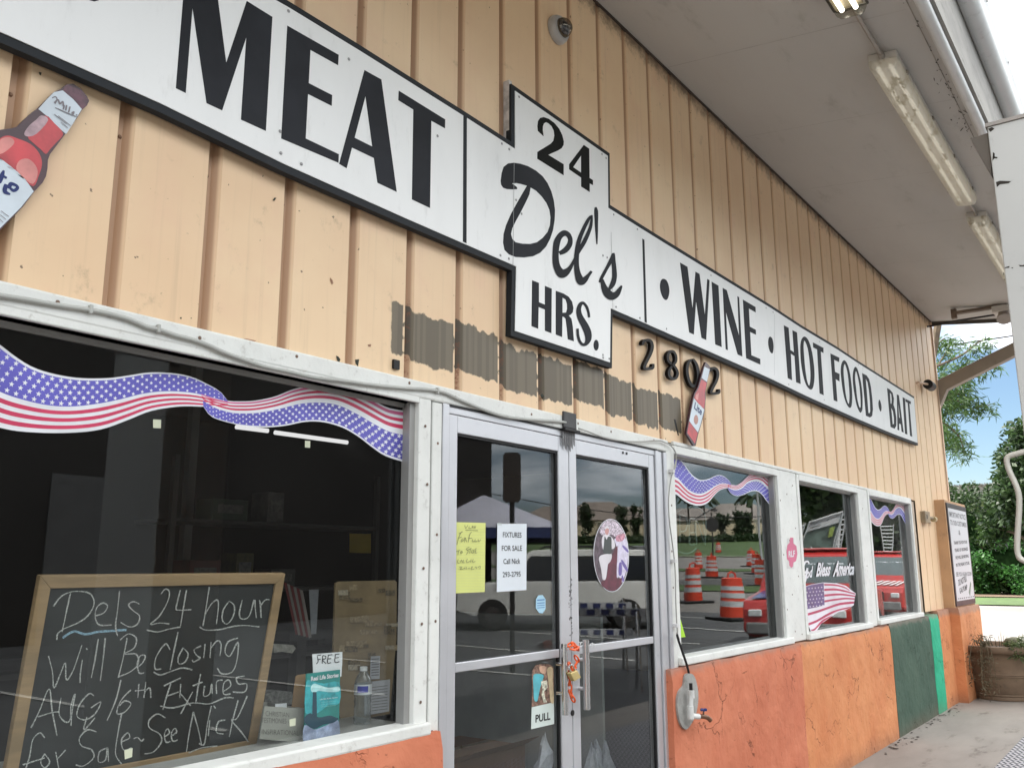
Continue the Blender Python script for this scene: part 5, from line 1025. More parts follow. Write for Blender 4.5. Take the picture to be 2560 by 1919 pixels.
b = MB()
# sale tapes marks on the push rail
b = MB(); random.seed(9)
tag(strokes('tape_mark', cdr, [[(1310, 440), (1350, 412), (1340, 470)], [(1345, 425), (1385, 405), (1370, 475)], [(1360, 440), (1385, 470)], [(1440, 440), (1470, 420), (1460, 465)], [(1480, 425), (1500, 460)]], -.013, flat('white_scratch', (.62, .64, .64)), None, w=4), 'white scraped tape marks on the right push rail', 'tape mark')
# square tape pieces on the big pane
for q_, lab in (([(770, 800), (810, 802), (809, 845), (770, 843)], 'upper left pale tape square on the large window'), ([(1533, 907), (1560, 909), (1559, 943), (1533, 941)], 'pale tape square on the large window below the ribbon end')):
    tag(shape('tape_square', c4, q_, .0505, pmat('tape_cream', (.50, .53, .40), .6), None, th=.0004), lab, 'tape square')
for q_, lab in (([(625, 1155), (667, 1143), (664, 1188), (628, 1200)], 'yellowish tape square over the chalk writing at the bottom'), ([(1455, 1000), (1487, 993), (1485, 1030), (1457, 1035)], 'tape square in front of the grey cardboard box')):
    tag(shape('tape_square', c5, q_, .0505, MATS['tape_cream'], None, th=.0004), lab, 'tape square')

# ================================================================== BEHIND THE BIG WINDOW
BT, BBm = Vector((0, .085, -.019)), Vector((0, .215, -.575)); bn = Vector((0, (BT.z-BBm.z), (BBm.y-BT.y))).normalized()
onB = lambda u, v: onP(u, v, BT, bn)
CK = thing('chalkboard', 'wood framed chalkboard leaning behind the glass with a handwritten closing notice', 'chalkboard', tuple(onB(375, 1870)))
TL, TR_, BR_, BL_ = (onB(*c5(q_)) for q_ in [(202, 280), (1436, 266), (1287, 1150), (15, 1262)])
BL_ = TL+(BR_-TR_)*1.0
def along(a, c, w): return a+(c-a).normalized()*w
xh = Vector((1, 0, 0)); dn = (BR_-TR_).normalized(); n3 = bn if bn.y < 0 else -bn
W_ = TR_.x-TL.x; H_ = (BR_-TR_).length; fw = .034
def P(x, d, o=0): return TL+xh*x+dn*d+n3*o
WD = pmat('chalkboard_wood', (.28, .19, .10), .6, 0, .18, 3, .2, 40, stretch=(1, 1, 8))
for nm, pts in (('frame_rail', [P(0, 0), P(W_, 0), P(W_-fw, fw), P(fw, fw)]), ('frame_rail', [P(fw, H_-fw), P(W_-fw, H_-fw), P(W_, H_), P(0, H_)]), ('frame_stile', [P(0, 0), P(fw, fw), P(fw, H_-fw), P(0, H_)]), ('frame_stile', [P(W_-fw, fw), P(W_, 0), P(W_, H_), P(W_-fw, H_-fw)])):
    MB().prism(pts, -n3*.020).build(nm, WD, CK, bev=.002)
MB().prism([P(fw-.003, fw-.003, -.007), P(W_-fw+.003, fw-.003, -.007), P(W_-fw+.003, H_-fw+.003, -.007), P(fw-.003, H_-fw+.003, -.007)], -n3*.006).build('slate', pmat('chalkboard_slate', (.018, .021, .021), .7, 0, .35, 4, 0, dirt=.2, dcol=(.06, .065, .065)), CK)
t = NT('chalk'); nz = t.ramp(t.noise(380, 3, .6), .35, .6); cc_ = t.mix(nz, (.10, .11, .11), (.52, .53, .50)); MCH = t.out(t.bsdf(cc_, .9).outputs[0])
t = NT('blue_chalk'); nz = t.ramp(t.noise(380, 3, .6), .35, .6); cc_ = t.mix(nz, (.10, .14, .18), (.30, .50, .62)); MCB = t.out(t.bsdf(cc_, .9).outputs[0])
onC = lambda u, v: onP(u, v, BT-n3*.0064, bn)
CH = [[(355, 365), (340, 430), (325, 500), (312, 560)], [(268, 432), (310, 380), (370, 357), (440, 362), (468, 390), (470, 430), (440, 480), (390, 515), (320, 545), (290, 570), (285, 600)], [(475, 480), (520, 465), (540, 430), (515, 415), (485, 440), (478, 490), (500, 525), (560, 525)], [(600, 355), (590, 450), (580, 530), (590, 580)], [(700, 420), (670, 408), (645, 425), (670, 455), (700, 480), (690, 520), (650, 535), (605, 512)],
 [(808, 370), (830, 345), (850, 360), (840, 410), (800, 480), (755, 522), (800, 515), (850, 520)], [(905, 350), (885, 430), (890, 450), (960, 448)], [(935, 350), (920, 440), (905, 530)], [(735, 550), (790, 560), (850, 545), (905, 535)],
 [(1050, 335), (1035, 430), (1018, 530)], [(1030, 470), (1060, 420), (1090, 400), (1095, 440), (1085, 520)], [(1150, 405), (1120, 450), (1115, 500), (1140, 520), (1170, 480), (1175, 430), (1150, 405)], [(1215, 400), (1200, 470), (1215, 495), (1250, 480), (1275, 400), (1280, 440), (1285, 490)], [(1310, 490), (1305, 420), (1300, 400)], [(1305, 430), (1330, 400), (1352, 398)], [(1000, 535), (1030, 550), (1100, 548), (1180, 530), (1240, 528), (1300, 535)],
 [(240, 680), (260, 760), (268, 840), (300, 770), (325, 715), (330, 800), (365, 750), (408, 625)], [(410, 700), (400, 770), (398, 815)], [(430, 640), (434, 650)], [(490, 595), (475, 690), (455, 790)], [(525, 590), (515, 690), (500, 805)], [(635, 590), (615, 690), (590, 790)], [(600, 600), (640, 570), (680, 590), (670, 640), (620, 670), (680, 672), (690, 720), (650, 760), (590, 785)], [(685, 740), (715, 710), (725, 680), (700, 680), (685, 720), (695, 765), (720, 765)],
 [(850, 650), (830, 620), (800, 650), (775, 700), (775, 745), (805, 745)], [(890, 560), (870, 650), (850, 750)], [(915, 640), (890, 690), (895, 720), (925, 710), (940, 670), (915, 640)], [(1005, 630), (970, 650), (985, 680), (1000, 690), (970, 710), (960, 700)], [(1025, 620), (1018, 690)], [(1055, 610), (1050, 690)], [(1055, 640), (1085, 605), (1105, 620), (1100, 680)], [(1190, 590), (1140, 610), (1125, 660), (1150, 680), (1190, 610), (1185, 700), (1160, 760), (1110, 770), (1085, 740)], [(765, 760), (800, 775), (860, 755), (910, 740), (960, 750)],
 [(150, 1040), (190, 960), (240, 845), (255, 950), (280, 1080)], [(185, 985), (250, 965), (290, 960)], [(300, 890), (290, 970), (320, 1010), (345, 1000), (350, 930), (370, 870), (355, 960), (350, 1030)], [(465, 880), (440, 870), (395, 920), (380, 980), (420, 1000), (470, 970), (500, 910), (450, 940)], [(430, 985), (415, 1050), (470, 990)], [(600, 800), (575, 900), (530, 1005)], [(650, 850), (610, 890), (585, 935), (582, 970), (620, 960), (650, 920), (620, 905), (592, 930)],
 [(690, 820), (685, 890)], [(670, 855), (720, 850)], [(725, 810), (715, 890)], [(720, 860), (745, 840), (750, 890)], [(850, 820), (830, 880), (810, 950)], [(815, 830), (900, 790)], [(835, 880), (890, 860)], [(900, 820), (895, 890)], [(900, 870), (950, 930)], [(960, 860), (900, 970)], [(1000, 770), (985, 850), (975, 920)], [(960, 830), (1010, 810)], [(1020, 830), (1015, 880), (1045, 870), (1055, 820), (1058, 870)], [(1080, 870), (1080, 810), (1110, 800)],
 [(1110, 860), (1150, 830), (1140, 800), (1115, 820), (1115, 870), (1150, 870)], [(1220, 780), (1180, 790), (1190, 820), (1230, 820), (1220, 860), (1160, 860)], [(795, 930), (860, 940), (960, 915), (1040, 920), (1120, 890), (1165, 890)],
 [(215, 1090), (190, 1065), (155, 1100), (140, 1180), (120, 1245)], [(105, 1225), (215, 1190)], [(215, 1170), (195, 1210), (215, 1240), (240, 1210), (215, 1170)], [(270, 1160), (285, 1240)], [(275, 1200), (320, 1150)], [(475, 1060), (430, 1050), (390, 1090), (400, 1130), (450, 1150), (460, 1190), (410, 1230), (370, 1225)],
 [(530, 1140), (490, 1160), (485, 1210), (520, 1200), (530, 1140), (535, 1210)], [(600, 970), (580, 1080), (570, 1170), (600, 1220)], [(600, 1110), (640, 1090), (630, 1065), (600, 1100), (610, 1150), (650, 1140)], [(660, 1095), (680, 1088), (700, 1105), (712, 1095)], [(820, 990), (780, 970), (740, 1000), (740, 1040), (790, 1070), (800, 1110), (760, 1160), (715, 1170)], [(815, 1085), (840, 1065), (830, 1045), (815, 1070), (822, 1110), (845, 1108)], [(850, 1080), (875, 1062), (868, 1042), (850, 1065), (855, 1105), (882, 1100)],
 [(960, 960), (940, 1060), (925, 1160)], [(960, 960), (985, 1050), (1000, 1120)], [(1050, 930), (1030, 1020), (1015, 1120), (988, 1117)], [(1042, 1000), (1034, 1080)], [(1062, 928), (1070, 942)], [(1120, 1000), (1085, 1010), (1075, 1060), (1110, 1070)], [(1185, 900), (1160, 990), (1140, 1085)], [(1230, 880), (1180, 990), (1150, 1000), (1200, 1060), (1235, 1110)], [(935, 1165), (1000, 1140), (1080, 1130)]]
strokes('chalk_writing', c5, [[(x, y, 3.1+.9*math.sin(i*2.1+j)) for i, (x, y) in enumerate(l_)] for j, l_ in enumerate(CH)], 0, MCH, CK, n=5, onf=onC, step=.00001)
strokes('chalk_line', c5, [[(315, 590), (370, 558), (430, 572), (490, 560), (560, 555), (635, 550)]], 0, MCB, CK, w=5.5, onf=onC)
# book, FREE card and its box
SHZ = -.574
def ob_(name, label, cat, pts, tr, y, m, th, group=None): return tag(shape(name, tr, pts, y, m, None, th=th), label, cat, group)
BK = thing('booklet', 'teal booklet Real Life Stories with a lighthouse standing in the left window', 'booklet', tuple(onY(800, 1853, .115)))
yb = .115; onK = lambda u, v: onY(u, v, yb)
shape('cover', cbk, [(420, 940), (698, 905), (686, 1478), (398, 1524)], yb, pmat('booklet_teal', (.012, .22, .20), .35, 0, .15, 12), BK, th=.006)
def prb(pts, m, lv=1, rd=True): shape('print', cbk, pts, yb-.0004*lv, m, BK, th=.0002, round_=rd)
prb([(416, 1010), (470, 1000), (560, 1020), (690, 1010), (692, 1180), (600, 1200), (500, 1270), (410, 1260)], pmat('booklet_blue', (.03, .32, .36), .35, 0, .5, 18))
prb([(455, 1050), (480, 1020), (520, 1030), (600, 1055), (685, 1045), (688, 1085), (600, 1090), (520, 1080), (490, 1095), (460, 1085)], pmat('booklet_pale', (.42, .70, .72), .35, 0, .2, 18), 2)
prb([(472, 1090), (502, 1090), (506, 1300), (466, 1305)], pmat('booklet_navy', (.008, .05, .08), .4), 3, False)
prb([(404, 1300), (450, 1265), (520, 1300), (610, 1285), (660, 1300), (684, 1310), (640, 1345), (560, 1360), (480, 1395), (405, 1345)], MATS['booklet_navy'], 3)
prb([(402, 1365), (480, 1400), (560, 1375), (640, 1340), (685, 1330), (687, 1470), (560, 1500), (402, 1518)], pmat('booklet_foam', (.36, .42, .60), .4, 0, .5, 14), 2)
text4('print', 'Real Life Stories', [(456, 1000), (684, 966), (686, 930), (457, 962)], WHP, BK, yb-.0018, .03, tr=cbk)
text4('print', 'Life like Every Season', [(530, 1160), (676, 1142), (676, 1128), (530, 1146)], WHP, BK, yb-.0018, .0, tr=cbk)
for k in range(3): text4('print', 'stories of faith and hope', [(540, 1182+k*18), (660, 1168+k*18), (660, 1160+k*18), (540, 1174+k*18)], pmat('booklet_fine_print', (.30, .55, .55), .5), BK, yb-.0018, tr=cbk)
FC = thing('price_card', 'white card with hand lettered FREE above the teal booklet', 'card', tuple(onY(820, 1690, .125)))
shape('card', cbk, [(468, 776), (716, 758), (716, 840), (708, 960), (476, 1000)], .124, pmat('card_white', (.66, .68, .70), .6, 0, .04, 5), FC, th=.001)
strokes('handwriting', cbk, [[(508, 795), (515, 835), (500, 858)], [(505, 790), (540, 782)], [(508, 822), (535, 818)], [(552, 788), (548, 855)], [(552, 788), (578, 795), (572, 815), (550, 822), (580, 855)], [(595, 785), (632, 780)], [(598, 788), (592, 848), (622, 845)], [(595, 815), (622, 812)], [(652, 780), (690, 774)], [(656, 782), (654, 842), (690, 838)], [(656, 808), (685, 804)]], .1232, INK, FC, w=3.5)
BX = thing('leaflet_box', 'open grey cardboard box with handwritten lettering beside the chalkboard', 'box', tuple(onY(*cbk((230, 1500)), .16)))
GRC = pmat('grey_card', (.26, .26, .23), .75, 0, .08, 5); TAN = pmat('cardboard', (.34, .21, .10), .75, 0, .10, 4, .2, 30)
a0, a1, a2, a3 = [onY(*cbk(q_), .15) for q_ in [(72, 1208), (398, 1226), (392, 1512), (30, 1478)]]
MB().prism([a0, a1, a2, a3], (0, .003, 0)).build('front_flap', GRC, BX)
MB().prism([a1, a1+Vector((.02, .22, .0)), a2+Vector((.02, .22, .0)), a2], (.003, 0, 0)).build('side_wall', GRC, BX)
MB().prism([a0+Vector((0, .22, 0)), a1+Vector((0.02, .22, 0)), a2+Vector((0.02, .22, 0)), a3+Vector((0, .22, 0))], (0, .003, 0)).build('back_wall', GRC, BX)
for s_, q_ in (('CHRISTIAN', [(80, 1288), (275, 1300), (275, 1262), (80, 1245)]), ('TESTIMONIES -', [(45, 1345), (272, 1352), (272, 1312), (48, 1302)]), ('INSPIRATIONAL', [(48, 1440), (355, 1450), (355, 1410), (50, 1398)])): text4('handwriting', s_, q_, pmat('pencil_grey', (.11, .11, .09), .8), BX, .149, -.01, tr=cbk)
FL = thing('box_flap', 'upright brown cardboard flap left of the teal booklet', 'cardboard', tuple(onY(*cbk((350, 1220)), .2)))
MB().prism([onY(*cbk(q_), .20) for q_ in [(332, 962), (350, 950), (420, 940), (418, 1000), (395, 1225), (300, 1215)]], (0, .004, 0)).build('flap_panel', TAN, FL)
shape('card', cbk, [(160, 1190), (255, 1182), (255, 1222), (160, 1215)], .19, MATS['card_white'], FL, th=.001)
# water bottle
wb = onZ(884+21, 1812, SHZ); wb = Vector((wb.x, wb.y, SHZ))
wb = onZ(905, 1808, SHZ)
WBT = thing('water_bottle', 'clear plastic water bottle with blue label on the window shelf', 'bottle', tuple(wb))
t = NT('clear_plastic'); tp = t.n('ShaderNodeBsdfTransparent'); tp.inputs[0].default_value = (.80, .84, .84, 1); gg = t.n('ShaderNodeBsdfGlossy'); gg.inputs['Roughness'].default_value = .08; df_ = t.n('ShaderNodeBsdfDiffuse'); df_.inputs[0].default_value = (.5, .52, .52, 1)
lw = t.n('ShaderNodeLayerWeight'); lw.inputs[0].default_value = .35; ms = t.n('ShaderNodeMixShader'); t.l(lw.outputs['Facing'], ms.inputs[0]); t.l(tp.outputs[0], ms.inputs[1]); t.l(gg.outputs[0], ms.inputs[2]); m3 = t.n('ShaderNodeMixShader'); m3.inputs[0].default_value = .12; t.l(ms.outputs[0], m3.inputs[1]); t.l(df_.outputs[0], m3.inputs[2]); PLA = t.out(m3.outputs[0])
hB = (onY(905, 1667, wb.y).z-wb.z); rB = .5*(928-884)/FPX*(wb-EYE).dot(AF); s_ = hB
prof = [(.90, 0), (1.0, .015), (1.0, .10), (.95, .12), (1.0, .14), (.93, .19), (1.0, .22), (.93, .26), (1.0, .30), (.92, .35), (1.0, .40), (.92, .45), (1.0, .49), (1.0, .55), (1.0, .70), (.97, .74), (.88, .80), (.66, .87), (.42, .92), (.36, .94), (.36, .955)]
MB().lathe([(r_*rB, h_*s_) for r_, h_ in prof], wb, 24).build('bottle_body', PLA, WBT, smooth=True)
MB().lathe([(.43*rB, .935*s_), (.43*rB, 1.0*s_), (.38*rB, 1.008*s_)], wb, 18).build('cap', flat('bottle_cap_white', (.66, .68, .68)), WBT, smooth=True)
lb = MB(); 
for k in range(25):
    q = 2*math.pi*k/24
    for h_ in (.525, .705): lb.v.append(wb+Vector((math.cos(q)*rB*1.015, math.sin(q)*rB*1.015, h_*s_)))
for k in range(24): lb.f.append((2*k, 2*k+2, 2*k+3, 2*k+1))
lb.build('label_band', flat('label_white', (.6, .63, .66)), WBT, smooth=True)
lb = MB()
for k in range(9):
    q = math.radians(188+k*9)
    for h_ in (.565, .68): lb.v.append(wb+Vector((math.cos(q)*rB*1.03, math.sin(q)*rB*1.03, h_*s_)))
for k in range(8): lb.f.append((2*k, 2*k+2, 2*k+3, 2*k+1))
lb.build('label_logo', pmat('label_blue', (.03, .04, .30), .4), WBT)
# big cardboard panel covered in clippings
DP = thing('display_board', 'tall tan cardboard panel covered in faded newspaper clippings behind the water bottle', 'display board', tuple(onY(920, 1800, .34)))
yq = .36
shape('board', cbk, [(662, 190), (690, 175), (1150, 165), (1168, 180), (1165, 640), (1110, 1270), (705, 1345), (640, 900)], yq, pmat('cardboard_aged', (.20, .145, .075), .8, 0, .22, 5), DP, th=.01)
random.seed(21)
for i in range(26):
    x = random.uniform(680, 1080); y = random.uniform(200, 880); w = random.uniform(40, 110); h = random.uniform(18, 60); m_ = random.choice([pmat('clip_tan', (.25, .19, .11), .8, 0, .3, 90), pmat('clip_brown', (.12, .09, .05), .8, 0, .5, 130), pmat('clip_pale', (.30, .26, .19), .8, 0, .3, 110)])
    shape('clipping', cbk, [(x, y), (x+w, y-3), (x+w, y+h), (x, y+h+2)], yq-.0012-.0002*i, m_, DP, th=.0001)
for q_ in ([(952, 795), (1030, 790), (1025, 980), (945, 985)], [(900, 1010), (1112, 985), (1104, 1250), (900, 1285)]):
    shape('paper', cbk, q_, yq-.008, pmat('paper_grey', (.34, .35, .37), .7, 0, .08, 30), DP, th=.0003)
for k in range(9): shape('print', cbk, [(960, 1050+k*24), (1090, 1034+k*24), (1090, 1040+k*24), (960, 1056+k*24)], yq-.0088, INK2, DP, th=.0001)
for k in range(7): shape('print', cbk, [(958, 815+k*22), (1020, 810+k*22), (1018, 820+k*22), (956, 825+k*22)], yq-.0088, INK2, DP, th=.0001)
# hanging flag, papers, shelf pole, yellow note, panels deeper inside
yI = 1.6
FG = thing('hanging_flag', 'faded striped flag hanging in the dim interior behind the chalkboard corner', 'flag', tuple(onY(*cbk((380, 640)), 1.2)))
for k in range(6):
    shape('stripe', cbk, [(232+k*26, 180+k*12), (258+k*26, 190+k*12), (352+k*22, 610+k*5), (330+k*22, 615+k*6)], 1.2-.002*k, (pmat('flag_dull_red', (.17, .035, .035), .8) if k % 2 == 0 else pmat('flag_dull_white', (.24, .21, .19), .8)), FG, th=.002)
ob_('paper_sheet', 'white paper strip hanging beside the dim flag inside', 'paper', [(440, 243), (520, 240), (500, 608), (458, 612)], cbk, 1.25, MATS['paper_grey'], .001)
ob_('paper_note', 'dull yellow note on the dark wall inside the left window', 'paper note', [(1757, 66), (1865, 68), (1865, 165), (1757, 162)], c5, 2.2, pmat('note_yellow', (.50, .36, .05), .7), .001)
ob_('paper_sheet', 'crumpled paper on the dark counter behind the chalkboard', 'paper', [(145, 690), (310, 700), (330, 730), (300, 770), (220, 755), (150, 765)], cbk, .9, pmat('crumpled_paper', (.30, .29, .25), .8, 0, .3, 40), .02)
ob_('paper_stack', 'grey stack of newspapers on the shelf behind the cardboard box', 'newspapers', [(80, 1110), (150, 1080), (300, 1090), (320, 1190), (200, 1200), (75, 1190)], cbk, .55, pmat('newspaper_grey', (.13, .13, .12), .8, 0, .4, 60), .12)
tag(MB().box(3.0, 3.05, 2.2, 2.25, -1.54, 1.5).build('shelf_pole', pmat('pole_grey', (.12, .12, .12), .5)), 'thin grey pole standing in the dim interior behind the left window', 'pole')
CT = thing('counter', 'dark counter and shelving inside the shop behind the left window', 'counter', (1.8, 2.8, -1.548))
DKM = pmat('dark_furniture', (.022, .021, .020), .5, 0, .3, 2)
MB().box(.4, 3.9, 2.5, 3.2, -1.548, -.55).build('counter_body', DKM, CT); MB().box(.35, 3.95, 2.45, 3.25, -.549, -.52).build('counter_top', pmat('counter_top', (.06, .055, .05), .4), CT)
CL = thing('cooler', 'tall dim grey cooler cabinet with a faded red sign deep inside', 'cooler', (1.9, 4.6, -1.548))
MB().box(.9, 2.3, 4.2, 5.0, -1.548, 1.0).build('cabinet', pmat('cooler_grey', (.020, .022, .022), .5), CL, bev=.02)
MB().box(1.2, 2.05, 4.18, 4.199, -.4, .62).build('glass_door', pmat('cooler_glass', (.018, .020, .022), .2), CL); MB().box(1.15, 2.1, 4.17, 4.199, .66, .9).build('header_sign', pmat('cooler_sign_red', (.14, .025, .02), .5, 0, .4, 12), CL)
for (x0, x1, lab) in ((4.72, 5.04, 'short glowing ceiling tube deep inside the shop'), (5.14, 6.05, 'long glowing ceiling tube deep inside the shop')):
    tag(MB().tube([(x0-.0, 4.15, 1.2), (x1, 4.12, 1.2)], .020, 8).build('ceiling_tube', glow('tube_inside', (1, .97, .98), .32), smooth=True), lab, 'light')
SU = thing('shelf_unit', 'dim wire shelf unit with a few goods inside the left window', 'shelf unit', (3.5, 2.0, -1.548))
for z in (-.50, -.12, .26): MB().box(2.75, 4.3, 1.95, 2.3, z-.02, z).build('shelf', pmat('dim_shelf', (.035, .035, .033), .5), SU)
for x in (2.75, 4.27): MB().box(x, x+.03, 1.95, 1.98, -1.548, .6).build('post', MATS['dim_shelf'], SU)
for i, (x, z, w, h, c, nm, lab) in enumerate(((2.86, -.50, .12, .22, (.30, .12, .03), 'carton', 'orange carton on the lower dim shelf'), (3.05, -.50, .16, .14, (.05, .12, .20), 'carton', 'blue carton on the lower dim shelf'), (3.32, -.50, .10, .24, (.28, .27, .22), 'carton', 'pale carton on the lower dim shelf'), (2.90, -.12, .20, .16, (.22, .03, .03), 'carton', 'dark red carton on the middle dim shelf'), (3.20, -.12, .12, .20, (.22, .20, .05), 'carton', 'mustard carton on the middle dim shelf'), (3.45, -.12, .18, .11, (.18, .18, .17), 'carton', 'flat grey carton on the middle dim shelf'), (3.02, .26, .24, .12, (.06, .13, .06), 'carton', 'green carton on the upper dim shelf'), (3.40, .26, .12, .18, (.26, .25, .24), 'carton', 'whitish carton on the upper dim shelf'))):
    T = thing('carton', lab, 'carton', (x, 2.05, z), 'goods on the dim shelves'); MB().box(x, x+w, 1.98, 2.14, z+.001, z+h).build('body', pmat('goods_%d' % i, tuple(q_*.35 for q_ in c), .5, 0, .3, 20), T, bev=.004); MB().box(x+w*.15, x+w*.85, 1.977, 1.9795, z+h*.35, z+h*.75).build('label_patch', pmat('goods_label', (.10, .10, .09), .5, 0, .4, 60), T)
# ---------- behind the door
for (x, y, w, d_, h, rz, lab) in ((3.55, 1.15, .62, .5, .52, .35, 'brown cardboard box on the floor behind the left door'), (4.6, 1.5, .7, .55, .42, -.3, 'wide brown cardboard box on the floor behind the right door'), (4.2, .75, .55, .42, .22, .5, 'low open cardboard box just inside the doors')):
    T = thing('cardboard_box', lab, 'box', (x, y, -1.547), 'cardboard boxes inside the door'); MB().box(x-w/2, x+w/2, y-d_/2, y+d_/2, -1.547, -1.547+h).build('carton', pmat('dim_cardboard', (.20, .105, .06), .8, 0, .12, 4), T, bev=.004)
    MB().box(x-w/2-.001, x+w/2+.001, y-.03, y+.03, -1.547, -1.547+h+.0015).build('packing_tape', pmat('packing_tape', (.26, .17, .10), .3), T)
    fl_ = MB(); z = -1.547+h; fl_.quad((x-w/2, y-d_/2, z), (x+w/2, y-d_/2, z), (x+w/2-.02, y-d_/2-.13, z+.07), (x-w/2+.02, y-d_/2-.13, z+.07)); fl_.build('flap', MATS['dim_cardboard'], T); T.rotation_euler = (0, 0, 0)
BG_ = pmat('thin_plastic_bag', (.55, .57, .62), .4, 0, .15, 20, .5, 30)
random.seed(4)
for (u, v, sc_, bl_) in ((1515, 1905, .13, 'crumpled white bag farthest right among the boxes behind the doors'), (1362, 1890, .13, 'crumpled white bag behind the left door beside the centre stile'), (1480, 1890, .10, 'smallest crumpled white bag just behind the right door'), (1490, 1925, .16, 'largest crumpled white bag at the foot of the right door')):
    p = onY(u, v, .70); b = MB(); n_ = 9
    for r_ in range(5):
        for k in range(n_): q = 2*math.pi*k/n_; rr = sc_*(.55, .62, .42, .25, .06)[r_]*random.uniform(.6, 1.25); b.v.append(Vector((p.x+rr*math.cos(q), p.y+rr*.7*math.sin(q), p.z-.08+sc_*(0, .3, .75, 1.1, 1.45)[r_]*random.uniform(.85, 1.15))))
    for r_ in range(4):
        for k in range(n_): a = r_*n_+k; c_ = r_*n_+(k+1) % n_; b.f.append((a, c_, c_+n_, a+n_))
    tag(b.build('plastic_bag', BG_), bl_, 'bag', 'plastic bags inside the door')
DK = thing('display_rack', 'dark metal display rack standing inside behind the left door', 'rack', (4.0, 2.2, -1.548))
for x in (3.6, 4.35): MB().box(x, x+.07, 1.9, 1.97, -1.548, -.42).build('leg', DKM, DK)
for x in (3.6, 4.35): MB().box(x, x+.07, 2.5, 2.57, -1.548, -.42).build('leg', DKM, DK)
MB().box(3.5, 4.5, 1.85, 2.62, -.42, -.36).build('top_board', DKM, DK); MB().box(3.6, 4.4, 1.9, 2.57, -.98, -.93).build('shelf', DKM, DK)
tag(MB().box(5.55, 5.58, 1.0, 2.4, -1.547, -.35).build('white_panel_board', pmat('dim_white_board', (.42, .42, .40), .6)), 'plain pale board leaning inside behind the right door', 'board')

# ================================================================== PLANTER AND RUBBER MAT ON THE WALKWAY
pc = onZ(2528, 1750, -1.547); pc.z = -1.547; pc = pc+Vector((.18, .10, 0))
PLT = thing('planter', 'large weathered terracotta planter with scruffy trailing plants at the far end of the walkway', 'planter', tuple(pc))
TER = pmat('terracotta', (.17, .115, .075), .8, 0, .18, 4, .5, 40, dirt=.6, dcol=(.09, .075, .05), dscale=3)
prof = [(.30, 0), (.325, .005), (.33, .03), (.325, .045), (.335, .06), (.332, .075), (.342, .09), (.36, .20), (.375, .27), (.385, .275), (.38, .29), (.39, .295), (.385, .31), (.40, .38), (.425, .52), (.43, .535), (.475, .54), (.49, .555), (.495, .59), (.485, .615), (.455, .62), (.44, .60), (.43, .56)]
MB().lathe(prof, pc, 48).build('pot', TER, PLT, smooth=True)
MB().lathe([(.43, .55), (.2, .58), (.01, .59)], pc, 24).build('soil', pmat('potting_soil', (.06, .045, .03), .95, 0, .4, 20, .8, 60), PLT)
def leafmat(name, a, b_, tr=.35):
    t = NT(name); oi = t.n('ShaderNodeNewGeometry'); n_ = t.noise(2.3, 3, .6); c = t.mix(t.ramp(t.math('ADD', t.math('MULTIPLY', oi.outputs['Random Per Island'], .65), t.math('MULTIPLY', n_, .5)), .2, .85), a, b_)
    bs = t.bsdf(c, .5, spec=.4); tl = t.n('ShaderNodeBsdfTranslucent'); t.l(c, tl.inputs[0]); m_ = t.n('ShaderNodeMixShader'); m_.inputs[0].default_value = tr; t.l(bs.outputs[0], m_.inputs[1]); t.l(tl.outputs[0], m_.inputs[2]); return t.out(m_.outputs[0])
LG = leafmat('leaf_green', (.016, .042, .010), (.07, .125, .028)); LD = leafmat('leaf_dark', (.010, .026, .009), (.04, .075, .022)); LY_ = leafmat('leaf_grey_green', (.03, .055, .018), (.16, .20, .09)); LB = leafmat('leaf_bamboo', (.018, .05, .012), (.07, .14, .03)); LH = leafmat('leaf_bright', (.015, .055, .012), (.05, .16, .03)); DRY = leafmat('dry_frond', (.30, .25, .08), (.45, .38, .16))
BRK = pmat('bark', (.10, .075, .05), .9, 0, .3, 6, .8, 30)
def leaves(b, c, rad, n, ln, wd, droop=.0, flat_=1.0, rnd=random):
    for _ in range(n):
        d = Vector((rnd.gauss(0, 1), rnd.gauss(0, 1), rnd.gauss(0, 1)*flat_)); d = d.normalized()*rnd.random()**.45
        p = Vector((c[0]+d.x*rad[0], c[1]+d.y*rad[1], c[2]+d.z*rad[2]))
        a = Vector((rnd.gauss(0, 1), rnd.gauss(0, 1), rnd.gauss(0, .6)-droop)).normalized(); s_ = a.cross(Vector((rnd.gauss(0, 1), rnd.gauss(0, 1), rnd.gauss(0, 1)))).normalized()
        l_ = ln*rnd.uniform(.6, 1.3); w_ = wd*rnd.uniform(.7, 1.2); i = len(b.v)
        b.v += [p, p+a*l_*.45+s_*w_*.5, p+a*l_, p+a*l_*.45-s_*w_*.5]; b.f += [(i, i+1, i+2, i+3)]
random.seed(31)
b = MB()
for k in range(9):
    q = -2.6+.25*k; c = pc+Vector((math.cos(q)*.42, math.sin(q)*.42, .60)); leaves(b, c, (.11, .11, .11), 190, .085, .017, .3)
for k in range(5):
    q = -1.9+.22*k; 
    for j in range(6): leaves(b, pc+Vector((math.cos(q)*(.47+.02*j), math.sin(q)*(.47+.02*j), .58-.07*j)), (.10, .10, .08), 200, .075, .015, .6)
b.build('trailing_plant', LY_, PLT, kind='stuff')
b = MB()
for k in range(34):
    q = random.uniform(0, 6.28); r_ = random.uniform(.1, .42); p = pc+Vector((math.cos(q)*r_, math.sin(q)*r_, .58)); o_ = Vector((math.cos(q)*random.uniform(.02, .16), math.sin(q)*random.uniform(.02, .16), random.uniform(.06, .2)))
    b.tube([p, p+o_*.6+Vector((0, 0, .03)), p+o_], [.004, .003, .001], 4)
b.build('grass_blades', LD, PLT, kind='stuff')
b = MB(); lp = pc+Vector((-.46, .08, .60))
